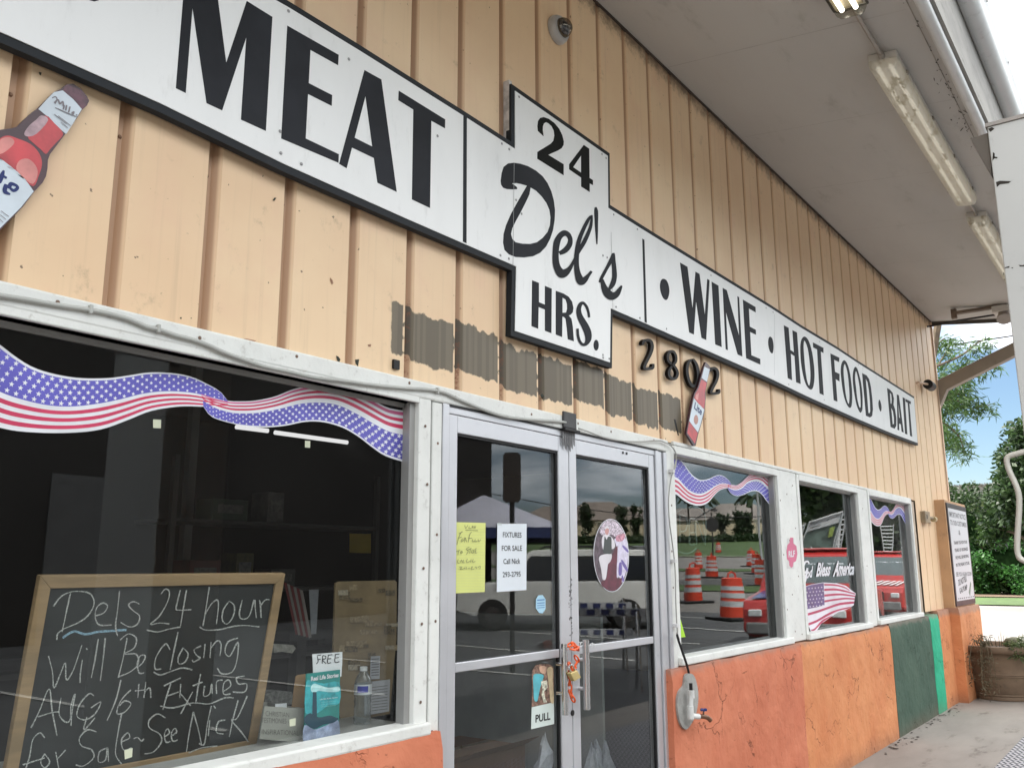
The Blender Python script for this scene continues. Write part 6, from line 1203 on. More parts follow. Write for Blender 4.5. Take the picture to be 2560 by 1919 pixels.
for k in range(10):
    e = lp+Vector((random.uniform(-.22, .02), random.uniform(-.12, .16), 0)); P_ = [lp, lp.lerp(e, .6)+Vector((0, 0, .08)), e+Vector((0, 0, -.15)), e+Vector((random.uniform(-.05, .05), 0, -random.uniform(.25, .55)))]; b.tube(smooth_curve(P_, 3), .0035, 4)
    for t_ in P_[1:]: leaves(b, t_, (.05, .05, .12), 14, .06, .010, .5)
b.build('hanging_stems', pmat('dull_stem', (.10, .085, .05), .8, 0, .4, 30), PLT, kind='stuff')
MB().lathe([(.02, 0), (.10, .03), (.12, .07), (.09, .12), (.02, .14)], pc+Vector((-.05, -.18, .57)), 14).build('cactus_clump', pmat('cactus_green', (.13, .13, .08), .9, 0, .4, 30, 1, 60), PLT, smooth=True)
# mat
t = NT('zigzag_mat'); g = t.n('ShaderNodeNewGeometry'); s = t.n('ShaderNodeSeparateXYZ'); t.l(g.outputs['Position'], s.inputs[0])
zz = t.math('ABSOLUTE', t.math('SUBTRACT', t.math('FRACT', t.math('MULTIPLY', s.outputs[0], 9)), .5)); st = t.math('FRACT', t.math('ADD', t.math('MULTIPLY', s.outputs[1], 24), t.math('MULTIPLY', zz, 1.7)))
MATM = t.out(t.bsdf(t.mix(t.ramp(st, .46, .54), (.025, .028, .04), (.42, .42, .44)), .8, 0, t.noise(120, 4, .6), .4, .004).outputs[0])
e0 = onZ(2483.6, 1919, -1.537); e1 = onZ(2560, 1838.6, -1.537)
MT = tag(MB().box(5.0, 11.3, -2.25, e0.y, -1.5465, -1.537).build('floor_mat', MATM, bev=.003), 'long dark mat with white zigzag stripes along the walkway edge', 'mat')
# debris along the wall foot
b = MB(); random.seed(17)
for k in range(70):
    x = random.choice([random.uniform(8.2, 9.6), random.uniform(9.6, 11.6)]); y = -.08-abs(random.gauss(0, .06)); s0_ = random.uniform(.008, .028)
    b.v += [Vector((x+s0_*math.cos(q)*random.uniform(.5, 1.3), y+s0_*.6*math.sin(q), -1.5462+random.uniform(0, .006))) for q in (0, 1.3, 2.5, 3.8, 5.1)]; n_ = len(b.v); b.f.append((n_-5, n_-4, n_-3, n_-2, n_-1))
o = b.build('leaf_debris', pmat('debris_dark', (.035, .025, .018), .9, 0, .4, 30), kind='stuff'); tag(o, 'scattered dark leaf debris along the foot of the wall', 'debris')

# ================================================================== OVER THE ROAD TO THE RIGHT
def AT(u, v, d):
    k = ray(u, v); return EYE+k*d           # ray has unit forward component, so d is the depth along the view axis
def wire(name, pts, r, label): return tag(MB().tube(pts, r, 6).build(name, BLK), label, 'wire')
WG = pmat('wire_grey', (.12, .12, .13), .6)
wire('power_line', [AT(2380, 43, 30), AT(2431, 24, 30), AT(2560, -24, 30), AT(2760, -98, 30)], .016, 'upper overhead wire crossing the sky beside the gutter')
wire('power_line', [AT(2440, 202, 32), AT(2489, 187, 32), AT(2560, 165, 32), AT(2760, 104, 32)], .018, 'lower overhead wire crossing the white sky above the column')
wire('power_line', [AT(2250, 882, 34), AT(2332, 870, 34), AT(2440, 853, 34), AT(2560, 835, 34), AT(2800, 799, 34)], .028, 'thick overhead wire crossing the gap between wall and column below the soffit')
# bamboo-like tree behind the corner
random.seed(12)
BT_ = thing('feathery_tree', 'feathery tree with long drooping leaves hanging past the far corner of the shop', 'tree', tuple(AT(2300, 1650, 17).xyz))
tb_ = AT(2290, 1640, 17); tb_.z = GZ; T_ = [tb_, AT(2300, 1250, 17), AT(2312, 1050, 17), AT(2330, 900, 17), AT(2350, 780, 17)]
MB().tube(smooth_curve(T_, 4), .07, 8).build('trunk', BRK, BT_, smooth=True)
br = MB(); lf = MB()
limbs = [[(2325, 1000), (2375, 985), (2420, 950), (2462, 905), (2480, 915)], [(2325, 1010), (2380, 1015), (2430, 1020), (2474, 1012)], [(2315, 1040), (2365, 1060), (2400, 1095), (2410, 1135)], [(2320, 950), (2350, 905), (2375, 865), (2385, 845)], [(2330, 920), (2400, 890), (2440, 860), (2465, 845)], [(2315, 1030), (2350, 1060), (2380, 1090), (2395, 1125)], [(2320, 990), (2365, 960), (2400, 920), (2425, 905)], [(2312, 1080), (2345, 1100), (2375, 1115)], [(2330, 880), (2350, 855), (2362, 845)], [(2370, 990), (2400, 985), (2430, 1000), (2450, 1015)], [(2320, 1000), (2350, 1000), (2390, 1000), (2405, 1010)], [(2320, 1060), (2345, 1065), (2362, 1075), (2370, 1088)]]
for lm in limbs:
    dz = random.uniform(16, 18); P_ = smooth_curve([AT(u, v, dz) for u, v in lm], 5); br = MB(); br.tube(P_, [.022*(1-.8*i/len(P_))+.003 for i in range(len(P_))], 5); br.build('branch', BRK, BT_, smooth=True)
    for i, p in enumerate(P_):
        if i > 2:
            leaves(lf, p+Vector((0, 0, -.06)), (.18, .24, .18), 20, .18, .024, .55)
for (u, v, n_) in [(2360, 985, 150), (2375, 1000, 150), (2400, 960, 110), (2355, 1030, 130), (2352, 1065, 90), (2385, 960, 130), (2350, 930, 70), (2420, 930, 60), (2372, 945, 100), (2395, 1110, 50), (2360, 1090, 40), (2412, 985, 70), (2345, 960, 80)]:
    leaves(lf, AT(u, v, random.uniform(16.4, 17.6)), (.24, .3, .22), int(n_*1.0), .18, .024, .45)
lf.build('crown', LB, BT_, kind='stuff')
# bushes and trees over the road
def bush(u, d, w, h, m, label, seed, ln=.22, n=2600, name='bush', base=None, dense=True, group='greenery over the road', cat='bush', dy=2.0):
    h *= 1.12; rn = random.Random(seed); c = AT(u, 1450, d); c.z = terrain(c.x, c.y) if base is None else base
    T = thing(name, label, cat, tuple(c), group); b = MB(); cl = []
    for k in range(34):
        q = rn.uniform(0, 6.28); r_ = rn.uniform(.25, 1)**.5; zz = rn.uniform(.06, .92); tap = math.sqrt(max(.05, 1-(max(0, zz-.45)/.62)**2))
        cl.append((c.x+math.cos(q)*r_*dy*tap, c.y+math.sin(q)*r_*w*tap, c.z+zz*h))
    for p in cl: leaves(b, p, (w*.30, w*.30, h*.15), int(n*1.9)//34, ln*1.15, ln*.62, .3, rnd=rn)
    b.build('crown', m, T, kind='stuff')
    tr_ = MB()
    for k in range(4):
        q = rn.uniform(0, 6.28); e = Vector(cl[k*3]); tr_.tube([c+Vector((.15*math.cos(q), .15*math.sin(q), -.1)), c.lerp(e, .5)+Vector((.1, .1, .2)), e], [.09, .06, .02], 6)
    tr_.build('trunk', BRK, T, smooth=True)
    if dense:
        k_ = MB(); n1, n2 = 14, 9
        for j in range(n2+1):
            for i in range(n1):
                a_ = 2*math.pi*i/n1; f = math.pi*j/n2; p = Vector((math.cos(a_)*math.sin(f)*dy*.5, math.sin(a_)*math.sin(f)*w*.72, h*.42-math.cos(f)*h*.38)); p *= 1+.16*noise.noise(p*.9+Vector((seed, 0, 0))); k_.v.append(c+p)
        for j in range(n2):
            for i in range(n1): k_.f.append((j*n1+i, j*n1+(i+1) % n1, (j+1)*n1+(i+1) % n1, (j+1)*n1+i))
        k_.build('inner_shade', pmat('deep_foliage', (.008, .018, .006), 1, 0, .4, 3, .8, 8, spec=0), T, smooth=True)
    return T
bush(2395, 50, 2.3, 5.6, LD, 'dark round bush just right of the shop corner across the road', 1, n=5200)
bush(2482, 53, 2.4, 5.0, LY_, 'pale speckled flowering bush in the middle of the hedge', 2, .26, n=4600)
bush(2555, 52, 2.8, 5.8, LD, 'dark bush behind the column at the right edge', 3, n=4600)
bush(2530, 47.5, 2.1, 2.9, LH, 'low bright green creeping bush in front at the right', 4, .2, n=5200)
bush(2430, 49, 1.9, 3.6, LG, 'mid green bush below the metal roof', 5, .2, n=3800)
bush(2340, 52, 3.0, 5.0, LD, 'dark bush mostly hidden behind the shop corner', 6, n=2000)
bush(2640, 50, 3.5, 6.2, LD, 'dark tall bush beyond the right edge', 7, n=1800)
T_ = bush(2612, 36, 1.8, 4.6, LD, 'broad leaved tree leaning in behind the bent pipe', 8, .24, n=4200, name='broadleaf_tree', cat='tree', base=.7, dense=False, dy=1.6)
MB().tube([AT(2590, 1450, 36)+Vector((0, 0, -1.5)), AT(2590, 1400, 36), AT(2585, 1300, 36)], [.16, .13, .08], 8).build('trunk', BRK, T_, smooth=True)
hd = thing('distant_shed', 'long grey metal shed roof showing above the hedge', 'building', tuple(AT(2450, 1400, 82)))
a_ = AT(2405, 1212, 82); c_ = AT(2600, 1200, 82)
MB().box(a_.x, a_.x+8, c_.y-4, a_.y+2, GZ, a_.z-.1).build('wall', pmat('shed_wall', (.16, .16, .15), .7), hd)
b = MB(); y = c_.y-4.3
while y < a_.y+2.3: b.box(a_.x-.4, a_.x+8.4, y, y+.22, a_.z-.1, a_.z+.02+.12*0); b.box(a_.x-.42, a_.x+8.4, y+.2, y+.26, a_.z-.12, a_.z+.07); y += .42
b.build('roof', pmat('shed_roof', (.17, .18, .18), .5, .3, .1), hd)
random.seed(8)
for k, (u0_, v0_, u1_, v1_) in enumerate(((2372, 1425, 2440, 1490), (2440, 1430, 2385, 1480), (2432, 1428, 2470, 1470), (2405, 1445, 2435, 1482), (2450, 1440, 2495, 1480))):
    a_, c_ = AT(u0_, v0_, 48.5-k*.1), AT(u1_, v1_, 48-k*.1); m_ = (a_+c_)/2+Vector((0, 0, .35)); P_ = smooth_curve([a_, m_, c_], 5); b = MB()
    for i in range(len(P_)-1): b.quad(P_[i]-Vector((0, .03, .09)), P_[i+1]-Vector((0, .03, .09)), P_[i+1]+Vector((0, .03, .05)), P_[i]+Vector((0, .03, .05)))
    tag(b.build('dry_frond', DRY), ('leftmost dry frond leaning up against the hedge foot', 'dry frond crossing to the lower left of the frond heap', 'short dry frond in the middle of the frond heap', 'steep dry frond in front of the frond heap', 'rightmost long dry frond sloping down to the right')[k], 'frond', 'dry fronds')

# ================================================================== THE STREET BEHIND THE CAMERA (seen in the glass)
def MV(u, v, d):
    p = AT(u, v, d); return Vector((p.x, -p.y, p.z))
def MG(u, d):
    p = MV(u, 1416, d); p.z = terrain(p.x, p.y); return p
HD = math.atan2(math.sin(YAW), math.cos(YAW))      # heading of a thing that stands square to the reflected sight line
# traffic drums
OG = pmat('drum_orange', (.60, .05, .018), .45, 0, .1, 5, 0, dirt=.25); DW = pmat('drum_white_band', (.55, .56, .56), .35, 0, .08, 5, 0, dirt=.3)
DR = thing('traffic_drum', 'nearest big orange and white traffic drum reflected in the window right of the door', 'traffic drum', (0, 0, 0), 'traffic drums along the road works')
pz = [(.30, .07), (.295, .10), (.29, .30), (.275, .31), (.270, .48), (.262, .50), (.256, .66), (.248, .68), (.24, .82), (.235, .84), (.225, .98), (.19, 1.0), (.02, 1.0)]
MB().lathe(pz, (0, 0, 0), 20).build('drum_body', OG, DR, smooth=True)
for z0_, z1_, r0_, r1_ in ((.31, .45, .279, .275), (.52, .64, .265, .261), (.70, .80, .252, .247)): MB().lathe([(r0_+.003, z0_), (r1_+.003, z1_)], (0, 0, 0), 20).build('white_band', DW, DR, smooth=True)
MB().box(-.45, .45, -.45, .45, 0.0, .07).build('rubber_base', BLK, DR, bev=.02)
b = MB(); b.tube([(-.12, 0, .99), (-.10, 0, 1.10), (0, 0, 1.14), (.10, 0, 1.10), (.12, 0, .99)], .022, 6); b.build('handle', OG, DR, smooth=True)
spots = [(1839, 23, 'nearest big orange and white traffic drum reflected in the window right of the door'), (1738, 29, 'drum at the left edge of the window right of the door'), (1786, 46, 'drum in front of the stop sign post'), (1750, 58, 'faint drum left of the stop sign post'), (1802, 100, 'tiny drum standing on the lawn edge'), (1882, 62, 'farthest drum in the right-hand row'), (1894, 50, 'middle drum in the right-hand row'), (1906, 38, 'nearest drum in the right-hand row')]
for i, (u, d, lab) in enumerate(spots):
    p = MG(u, d)
    if i == 0: DR.location = p; DR.rotation_euler = (0, 0, .5); DR.scale = (1.15, 1.15, 1.05)
    else: dup(DR, p, random.uniform(0, 3), lab, 1.12)
# stop sign seen from behind, tall pole, rounded sign
def pole_sign(label, u, d, hz, pts, post, thick=.004, m=None, r=.04, cat='road sign', name='road_sign'):
    p = MG(u, d); T = thing(name, label, cat, tuple(p)); ax = Vector((math.cos(HD), math.sin(HD), 0)); fw_ = Vector((-math.sin(HD), math.cos(HD), 0))
    MB().tube([p, p+Vector((0, 0, post))], r, 8).build('post', pmat('dark_post', (.025, .025, .025), .6), T, smooth=True)
    MB().prism([p+fw_*.045+ax*x+Vector((0, 0, hz+z)) for x, z in pts], fw_*.012).build('plate', m or MATS['dark_post'], T); return T
pole_sign('dark back of a stop sign on a post by the lawn', 1790, 48, 2.75, [(.40*math.cos(math.pi/8+k*math.pi/4), .40*math.sin(math.pi/8+k*math.pi/4)) for k in range(8)], 3.4)
pole_sign('tall rounded sign seen from behind on a dark post reflected in the left door', 1283, 14, 3.0, [(.145*cx_+(.04 if cx_ > 0 else -.04)*0, z) for cx_, z in ((-.7, -.40), (.7, -.40), (.95, -.36), (1, -.3), (1, .3), (.95, .36), (.7, .40), (-.7, .40), (-.95, .36), (-1, .3), (-1, -.3), (-.95, -.36))], 3.3, m=pmat('sign_back_brown', (.045, .035, .03), .6))
p = MG(1908, 70); tag(MB().tube([p, p+Vector((0, 0, 9)), p+Vector((1.6, .5, 9.6))], .10, 8).build('lamp_post', pmat('galvanised_post', (.40, .41, .40), .5, .3), smooth=True), 'tall galvanised street lamp post at the lawn edge', 'lamp post')
wire('power_line', [MV(1100, 1205, 60), MV(1219, 1232, 60), MV(1381, 1262, 60), MV(1608, 1290, 60), MV(1800, 1292, 60), MV(2000, 1290, 60)], .03, 'overhead wire crossing the reflected sky in the doors')
# dark building added out of view to block sky from the window reflections
NB = thing('added_dark_building', 'large dark brown building added across the lot to block the sky in the windows', 'building', (0, -22, GZ))
MB().box(-26, 23.6, -30, -16, GZ-.1, 5.4).build('wall', pmat('brown_cladding', (.016, .013, .011), .7, 0, .15, .6), NB)
MB().box(-26.3, 23.75, -30.3, -15.85, 5.4, 5.65).build('roof', pmat('brown_roof_edge', (.03, .025, .02), .6), NB)
for x in (-18, -9, 0, 9): MB().box(x, x+3.2, -15.99, -15.93, GZ, 1.9).build('roller_door', pmat('grey_roller', (.09, .09, .09), .5), NB)
MB().tube([(23.3, -15.8, 2.0), (24.1, -15.8, 2.0), (24.25, -15.8, 1.8), (24.25, -15.8, -1.3)], .08, 8).build('drain_pipe', MATS['dark_post'], NB, smooth=True)
# vehicles
def vehicle(name, label, cat, body, glassm, L_=4.7, Wd=1.85, H=1.78, suv=True, roof=None, group=None):
    T = thing(name, label, cat, (0, 0, 0), group); hw = Wd/2
    side = [(-L_/2, .42), (-L_/2+.03, .85), (-L_/2+.10, .98), (-L_/2+.95, 1.06), (-L_/2+1.55, H-.14), (-L_/2+1.8, H-.03), (-L_/2+2.3, H), (L_/2-.5, H-.02), (L_/2-.28, H-.10), (L_/2-.04, 1.05), (L_/2, .80), (L_/2, .42), (L_/2-.45, .30), (-L_/2+.4, .30)]
    if not suv: side = [(-L_/2, .42), (-L_/2+.03, .80), (-L_/2+.12, .95), (-L_/2+1.25, 1.08), (-L_/2+1.75, H-.12), (-L_/2+2.0, H-.02), (-L_/2+2.9, H-.02), (-L_/2+3.1, 1.10), (L_/2-.03, 1.05), (L_/2, .80), (L_/2, .42), (L_/2-.45, .30), (-L_/2+.4, .30)]
    b = MB(); n = len(side)
    secs = [(-hw, .90), (-hw*.97, 1.0), (hw*.97, 1.0), (hw, .90)]
    for y, k in ((-hw+.10, 1), (-hw, 1), (hw, 1), (hw-.10, 1)):
        for (x, z) in side:
            up = max(0, z-1.02)/(H-1.02); yy = y*(1-.18*up); b.v.append(Vector((x, yy, z)))
    b.f = []
    b.v = b.v[n:3*n]
    for i in range(n): j = (i+1) % n; b.f.append((i, j, j+n, i+n))
    tri = tessellate_polygon([[Vector((x, z, 0)) for x, z in side]]); b.f += [tuple(t_) for t_ in tri]+[tuple(n+k for k in reversed(t_)) for t_ in tri]
    b.build('body', body, T, bev=.05, seg=3)
    if roof: 
        MB().box(-L_/2+1.85, (L_/2-.5 if suv else -L_/2+2.95), -hw*.80, hw*.80, H-.028, H+.012).build('roof_panel', roof, T, bev=.02)
    def q(x, z, s_, o=.012):
        up = max(0, z-1.02)/(H-1.02); return Vector((x, s_*(hw*(1-.18*up)+o), z))
    for s_ in (-1, 1):
        if suv: wins = [(-L_/2+1.28, -L_/2+1.75, -L_/2+2.35), (-L_/2+2.42, -L_/2+2.42, -L_/2+3.35), (-L_/2+3.42, -L_/2+3.42, L_/2-.42)]
        else: wins = [(-L_/2+1.45, -L_/2+1.9, -L_/2+2.35), (-L_/2+2.42, -L_/2+2.42, -L_/2+2.95)]
        for (xa_, xb_, xc_) in wins:
            b = MB(); b.prism([q(xa_, 1.10, s_), q(xc_, 1.10, s_), q(xc_-.04, H-.16, s_), q(xb_, H-.16, s_)], (0, -s_*.01, 0)); b.build('side_window', glassm, T)
        for xw in (-L_/2+.85, L_/2-.95):
            b = MB(); b.lathe([(.33, -.11), (.345, -.09), (.345, .09), (.33, .11), (.20, .112), (.19, .09)], (xw, s_*(hw-.09), .34), 20, 'y'); w_ = b.build('wheel', pmat('tyre_rubber', (.015, .015, .015), .8), T, smooth=True)
            MB().lathe([(.19, 0), (.19, .02), (.05, .035), (.01, .036)], (xw, s_*(hw+.02)+(0 if s_ < 0 else .0), .34), 14, 'y').build('rim', CHR, w_, smooth=True)
    b = MB(); x0_, x1_ = -L_/2+(.99 if suv else 1.30), -L_/2+(1.52 if suv else 1.73); zt = H-.16; b.prism([Vector((x0_-.01, -hw*.86, 1.10)), Vector((x0_-.01, hw*.86, 1.10)), Vector((x1_-.02, hw*.74, zt)), Vector((x1_-.02, -hw*.74, zt))], (-.012, 0, .008)); b.build('windscreen', glassm, T)
    b = MB(); b.box(-L_/2-.06, -L_/2+.06, -hw*.92, hw*.92, .38, .58); b.build('bumper', pmat('bumper_grey', (.15, .15, .15), .5), T, bev=.03)
    MB().box(L_/2-.06, L_/2+.08, -hw*.92, hw*.92, .38, .58).build('bumper', MATS['bumper_grey'], T, bev=.03)
    for s_ in (-1, 1): MB().box(-L_/2-.02, -L_/2+.10, s_*hw*.76-.11, s_*hw*.76+.11, .68, .80).build('headlight', pmat('headlight_glass', (.6, .62, .62), .15), T, bev=.02); MB().box(L_/2-.04, L_/2+.02, s_*hw*.82-.10, s_*hw*.82+.10, .72, .98).build('tail_light', pmat('tail_red', (.35, .01, .01), .2), T, bev=.01)
    MB().box(-L_/2-.022, -L_/2+.02, -hw*.45, hw*.45, .62, .82).build('grille', BLK, T)
    if suv:
        for s_ in (-1, 1): MB().tube([(-L_/2+2.0, s_*.62, H+.02), (-L_/2+2.1, s_*.62, H+.07), (L_/2-.8, s_*.62, H+.07), (L_/2-.65, s_*.62, H+.02)], .018, 6).build('roof_rail', BLK, T)
    return T
CGL = pmat('car_glass', (.01, .012, .014), .06, 0, .1, 1); WHC = pmat('silver_white_paint', (.74, .74, .70), .25, 0, .03, 2, spec=.6); BKC = pmat('black_paint', (.015, .015, .016), .2); RDC = pmat('red_paint', (.36, .022, .02), .22, 0, .06, 2)
sv = vehicle('parked_car', 'off white sport utility car with roof rails reflected in the doors', 'car', WHC, CGL, 4.9, 1.9, 1.82, group='cars parked in the lot'); sv.location = MG(1400, 21.6); sv.rotation_euler = (0, 0, HD)
bk = vehicle('parked_car', 'black utility car behind the off white one reflected in the right door', 'car', BKC, CGL, 4.7, 1.9, 1.85, group='cars parked in the lot'); bk.location = MG(1596, 27); bk.rotation_euler = (0, 0, HD-1.5)
def redcar(label, u, d, turn):
    T = vehicle('parked_pickup', label, 'pickup', RDC, pmat('pickup_glass', (.09, .115, .12), .08, 0, .2, 1), 5.0, 1.85, 1.86, suv=False, roof=pmat('pale_red_roof', (.50, .12, .11), .3), group='red cars with flag painted hoods')
    L_ = 5.0
    b = MB(); b.prism([(-L_/2+.18, -.05, .985), (-L_/2+.18, -.80, .985), (-L_/2+1.2, -.80, 1.085), (-L_/2+1.2, -.05, 1.085)], (0, 0, .004)); b.build('hood_star_field', pmat('hood_blue', (.02, .05, .20), .25), T)
    b = MB()
    for k in range(12): star((0, 0), .06, lambda q_, lv, k=k: Vector((-L_/2+.3+.28*(k % 4)+q_.x, -.16-.22*(k//4)+q_.y, 0))+Vector((0, 0, .985+(.12+.28*(k % 4))*.098+.008)), 0, 0, b)
    b.build('stars', DW, T, kind='stuff')
    for k in range(5): b = MB(); y = .02+.16*k; b.prism([(-L_/2+.18, y, .985), (-L_/2+.18, y+.085, .985), (-L_/2+1.2, y+.085, 1.085), (-L_/2+1.2, y, 1.085)], (0, 0, .004)); b.build('hood_stripe', DW, T)
    text4('windscreen_lettering', 'BROTHERHOOD', [(-L_/2+1.60, .62, H_w(1.60)), (-L_/2+1.60, -.62, H_w(1.60)), (-L_/2+1.665, -.60, H_w(1.665)), (-L_/2+1.665, .60, H_w(1.665))], WHP, T)
    T.location = MG(u, d); p = T.location; T.rotation_euler = (0, 0, math.atan2(-(0-p.x)*0+p.y+2.3, p.x)+turn); return T
def H_w(a): return 1.10+(a-1.30+.03)/(1.73-1.30)*(1.70-1.10)+.008
redcar('red pickup with a flag painted hood reflected in the farthest window', 2245, 25, 0.12)
redcar('nearer red pickup reflected low in the right hand windows', 2055, 17.5, -.10)
# canopy tent
p = MG(1205, 29); TT = thing('canopy_tent', 'white peaked canopy tent with blue valance reflected in the left door', 'tent', tuple(p)); w_ = 2.6; ez = 2.35; pk = 3.55
R_ = Matrix.Rotation(HD, 3, 'Z'); cor = [p+R_@Vector((sx_*w_, sy_*w_, ez)) for sx_, sy_ in ((-1, -1), (1, -1), (1, 1), (-1, 1))]; apx = p+Vector((0, 0, pk))
b = MB(); [b.quad(cor[k], cor[(k+1) % 4], apx) for k in range(4)]; b.build('tent_top', pmat('tent_white', (.50, .50, .58), .8), TT)
b = MB(); [b.quad(cor[k], cor[(k+1) % 4], cor[(k+1) % 4]-Vector((0, 0, .32)), cor[k]-Vector((0, 0, .32))) for k in range(4)]; b.build('valance', pmat('tent_blue', (.03, .045, .13), .8), TT)
for k in range(4): MB().tube([Vector((cor[k].x, cor[k].y, p.z)), cor[k]], .03, 6).build('leg', MATS['dark_post'], TT)
# street barricades in front of the car: blue and white striped boards
BW = pmat('barricade_white', (.45, .46, .48), .5); BBL = pmat('barricade_blue', (.02, .03, .12), .5)
for (u, v, d, lab) in ((1480, 1490, 14, 'upper blue and white striped barricade boards reflected in the right door'), (1500, 1550, 12, 'lower blue and white striped barricade boards reflected in the right door')):
    p = MG(u, d); T = thing('barricade', lab, 'barricade', tuple(p), 'striped barricades'); ax = Vector((math.cos(HD), math.sin(HD), 0)); fy = Vector((-math.sin(HD), math.cos(HD), 0))
    for z in (.55, .95):
        b = MB(); b.prism([p-ax*.62+Vector((0, 0, z)), p+ax*.62+Vector((0, 0, z)), p+ax*.62+Vector((0, 0, z+.10)), p-ax*.62+Vector((0, 0, z+.10))], fy*.02); b.build('board', BW, T)
        for k in range(6): b = MB(); x = -.58+.20*k; b.prism([p+fy*.0225+ax*x+Vector((0, 0, z+.015)), p+fy*.0225+ax*(x+.11)+Vector((0, 0, z+.015)), p+fy*.0225+ax*(x+.11)+Vector((0, 0, z+.085)), p+fy*.0225+ax*x+Vector((0, 0, z+.085))], fy*.002); b.build('stripe', BBL, T)
    for s_ in (-.5, .5): MB().tube([p+ax*s_-fy*.25, p+ax*s_+Vector((0, 0, 1.1)), p+ax*s_+fy*.25], .018, 6).build('leg', CHR, T)
# site board, ladders
def fquad(name, q_, d, th, m, par): 
    P_ = [MV(*cw3(x), d) for x in q_]; n_ = (P_[1]-P_[0]).cross(P_[3]-P_[0]).normalized(); return MB().prism(P_, n_*th).build(name, m, par)
SB = thing('site_board', 'white framed garden development site board leaning on posts reflected in the middle window', 'sign', tuple(MG(2060, 24)))
D_ = 24
Q = lambda a, c, e, f: [a, c, e, f]
fquad('panel', [(100, 790), (190, 465), (522, 364), (432, 720)], D_, .03, pmat('board_dark_green', (.10, .14, .12), .6, 0, .5, 3), SB)
def bl(s_, t_): 
    a, c, e, f = (100, 790), (432, 720), (522, 364), (190, 465); return tuple((a[i]*(1-s_)+c[i]*s_)*(1-t_)+(f[i]*(1-s_)+e[i]*s_)*t_ for i in (0, 1))
fquad('header', [bl(.02, .70), bl(.98, .70), bl(.98, .985), bl(.02, .985)], D_-.06, .01, pmat('board_white', (.50, .52, .52), .6), SB)
for a_, c_, e_, f_ in ((0, 0, 1, .03), (0, .97, 1, 1), (0, .03, .02, .97), (.98, .03, 1, .97)): fquad('frame_bar', [bl(a_, c_), bl(e_, c_), bl(e_, f_), bl(a_, f_)], D_-.10, .03, pmat('board_frame', (.55, .56, .55), .5), SB)
def btext(s_, x0_, x1_, y0_, y1_):
    P_ = [MV(*cw3(bl(*q_)), D_-.12) for q_ in ((x1_, y0_), (x0_, y0_), (x0_, y1_), (x1_, y1_))]; text4('print', s_, P_, INK, SB, bold=.01)
btext("The Impressionist's", .08, .92, .86, .93); btext('Gardens', .08, .38, .76, .84)
fquad('lower_strip', [(105, 850), (440, 770), (436, 725), (100, 800)], D_-.02, .02, MATS['board_white'], SB)
fquad('picture_tree', [bl(.72, .36), bl(.90, .36), bl(.90, .62), bl(.72, .62)], D_-.06, .01, pmat('board_lime', (.20, .26, .06), .6, 0, .5, 6), SB)
for x in (.1, .9):
    a_ = MV(*cw3(bl(x, .0)), D_+.1); MB().tube([Vector((a_.x, a_.y, terrain(a_.x, a_.y))), MV(*cw3(bl(x, .99)), D_+.1)], .05, 6).build('post', MATS['board_frame'], SB)
def ladder(label, A0_, A1_, B0_, B1_, d, n_):
    T = thing('ladder', label, 'ladder', tuple(MV(*cw3(A0_), d)), 'ladders on the work truck'); m_ = pmat('ladder_metal', (.50, .52, .52), .4, .4)
    P_ = [MV(*cw3(x), d) for x in (A0_, A1_, B0_, B1_)]; MB().tube([P_[0], P_[1]], .022, 6).build('rail', m_, T); MB().tube([P_[2], P_[3]], .022, 6).build('rail', m_, T)
    for k in range(n_): t_ = (k+.5)/n_; MB().tube([P_[0].lerp(P_[1], t_), P_[2].lerp(P_[3], t_)], .018, 6).build('rung', m_, T)
ladder('metal ladder right of the reflected site board', (430, 800), (520, 380), (485, 800), (552, 372), 23.5, 9)
ladder('metal ladder left of the reflected site board', (95, 760), (155, 480), (60, 770), (120, 490), 23.8, 7)
ladder('pale ladder standing behind the red pickup in the farthest window', (905, 760), (868, 490), (978, 760), (985, 492), 30, 8)
# lawn edge, hedge, wall, houses, palms
STW = pmat('boundary_wall_paint', (.62, .52, .36), .8, 0, .06, .5); HW_ = thing('boundary_wall', 'long low tan boundary wall with pillars behind the lawn', 'wall', tuple(MG(1700, 140)))
def lineP(u, d): return MG(u, d)
us = [1180, 1300, 1420, 1500, 1580, 1660, 1740, 1820, 1900, 1980]
for a_, c_ in zip(us[:-1], us[1:]):
    p, q_ = MG(a_, 140), MG(c_, 140); n_ = Vector((-(q_-p).y, (q_-p).x, 0)).normalized(); b = MB()
    b.prism([p-Vector((0, 0, .5)), q_-Vector((0, 0, .5)), q_+Vector((0, 0, 2.6)), p+Vector((0, 0, 2.6))], n_*.3); b.build('wall_panel', STW, HW_)
    MB().box(p.x-.35, p.x+.35, p.y-.35, p.y+.35, p.z-.5, p.z+3.0).build('pillar', pmat('pillar_cream', (.60, .54, .42), .8), HW_); MB().box(p.x-.45, p.x+.45, p.y-.45, p.y+.45, p.z+3.0, p.z+3.2).build('pillar_cap', MATS['pillar_cream'], HW_)
random.seed(77); b = MB()
for k in range(150):
    u = random.uniform(1180, 1985); c = MG(u, 133+random.uniform(-1.5, 1.5)); leaves(b, c+Vector((0, 0, .5)), (2.2, 2.2, .55), 55, .6, .4)
o = b.build('hedge', LD); o['kind'] = 'stuff'; tag(o, 'long dark clipped hedge in front of the boundary wall', 'hedge')
RT = pmat('roof_tile_grey', (.22, .19, .17), .8, 0, .12, .4); RT2 = pmat('roof_tile_brown', (.19, .155, .13), .8, 0, .12, .4)
